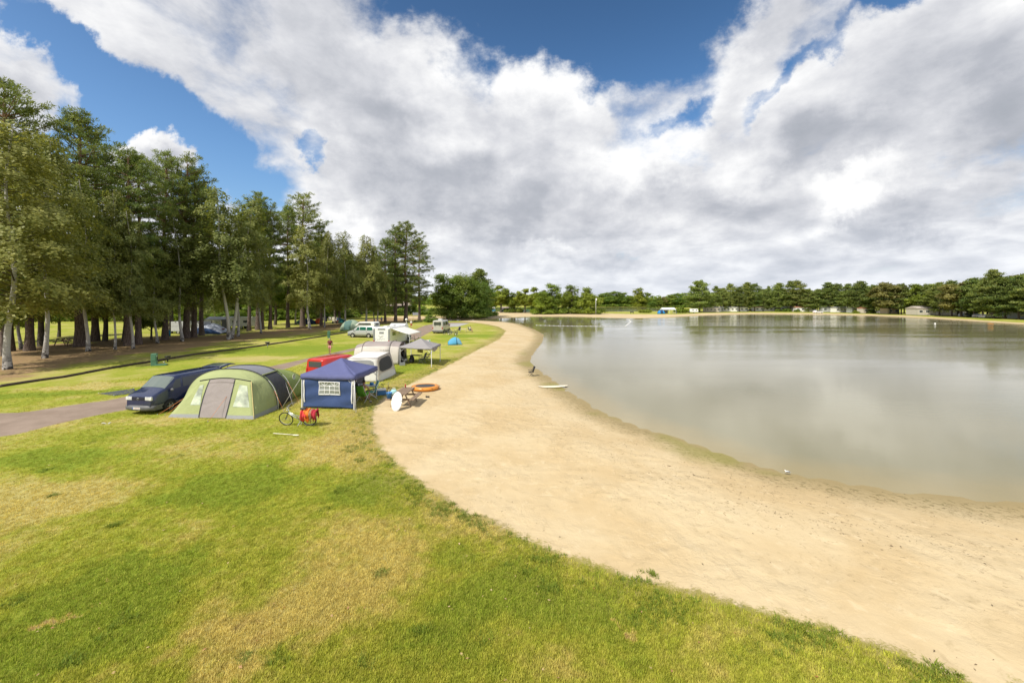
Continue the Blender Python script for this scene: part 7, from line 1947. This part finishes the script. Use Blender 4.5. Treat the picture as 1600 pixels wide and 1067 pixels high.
# weeds and longer grass where the lawn frays into the sand
x, y = ground_pts(60000, 6, 45)
ss = sdf(SAND, x, y); nz = lump(x, y, 1.6, 31) + .6 * lump(x, y, .5, 32)
keep = (ss > -1.5) & (ss < .32) & (nz + .5 * (ss < 0) * np.exp(-(ss + .4) ** 2 * 4) > .36 + .5 * rg.random(len(x)) + (ss > .02) * .25)
px_ = x[keep]; py_ = y[keep]
cx2, cy2 = gp(692, 797); a = rg.uniform(0, 6.28, 90); d = rg.random(90) ** .7 * .42
px_ = np.concatenate([px_, cx2 + np.cos(a) * d]); py_ = np.concatenate([py_, cy2 + np.sin(a) * d])
for _ in range(34):
    qx, qy = ground_pts(1, 6, 26, -52, 20)
    if sdf(SAND, qx, qy)[0] < -.5 and sdf(ROAD, qx, qy)[0] < -.4:
        n_ = int(rg.integers(6, 26)); a = rg.uniform(0, 6.28, n_); d = rg.random(n_) ** .6 * rg.uniform(.08, .26)
        px_ = np.concatenate([px_, qx[0] + np.cos(a) * d]); py_ = np.concatenate([py_, qy[0] + np.sin(a) * d])
scatter('edge_weeds', 'ragged green weeds along the edge of the sand', 'weeds', np.stack([px_, py_, zs_of(px_, py_) - .004], 1), tuft('weed_tuft', 2, 16, .09, .075, .013, M_WEED, .9), .5, 1.25, 7)
# a thin scatter of fallen leaves and dry bits
def bits(name, label, cat, x, y, size, m, lift=.006, asp=.6):
    n = len(x); s = size * rg.uniform(.5, 1.4, n); a = rg.uniform(0, 6.28, n); z = zs_of(x, y) + lift; t1, t2 = rg.normal(0, .35, n) * s, rg.normal(0, .35, n) * s
    ux, uy = np.cos(a) * s, np.sin(a) * s
    V = np.stack([np.stack([x - ux, y - uy, z], 1), np.stack([x + uy * asp, y - ux * asp, z + np.abs(t1)], 1), np.stack([x + ux, y + uy, z + np.abs(t2) * .6], 1), np.stack([x - uy * asp, y + ux * asp, z + np.abs(t1) * .4], 1)], 1).reshape(-1, 3)
    o = link_mesh(name, np_mesh(name, V, np.arange(4 * n).reshape(n, 4), [m], {'tint': ('FACE', rg.random(n))})); tag(o, label, cat, kind='stuff'); return o
M_FALL = leaf_mat('fallen_leaf', (.34, .14, .05), (.62, .50, .28), .15); M_DEB = leaf_mat('dry_bits', (.07, .045, .025), (.22, .15, .08), 0.0); M_CRUMB = leaf_mat('sand_crumb', (.46, .33, .19), (.62, .49, .33), 0.0)
x, y = ground_pts(1100, 5.5, 24); ss, sr = sdf(SAND, x, y), sdf(ROAD, x, y); k = (ss < -.1) & (sr < 0)
bits('fallen_leaves', 'scattered orange brown leaves on the lawn', 'leaves', x[k][:190], y[k][:190], .027, M_FALL, .03)
x, y = ground_pts(26000, 7, 60, -30, 62); ss, sl2 = sdf(SAND, x, y), sdf(LAKE, x, y); nz = lump(x, y, 3.0, 41) + .7 * lump(x, y, .8, 42)
k = (ss > .1) & (sl2 < -.25) & (rg.random(len(x)) < np.where(sl2 > -4.5, .42, .03) * np.clip(.4 + nz * 1.6, 0, 2))
bits('beach_debris', 'dark twigs and dry weed strewn over the beach', 'debris', x[k], y[k], .026, M_DEB, .008, .26)
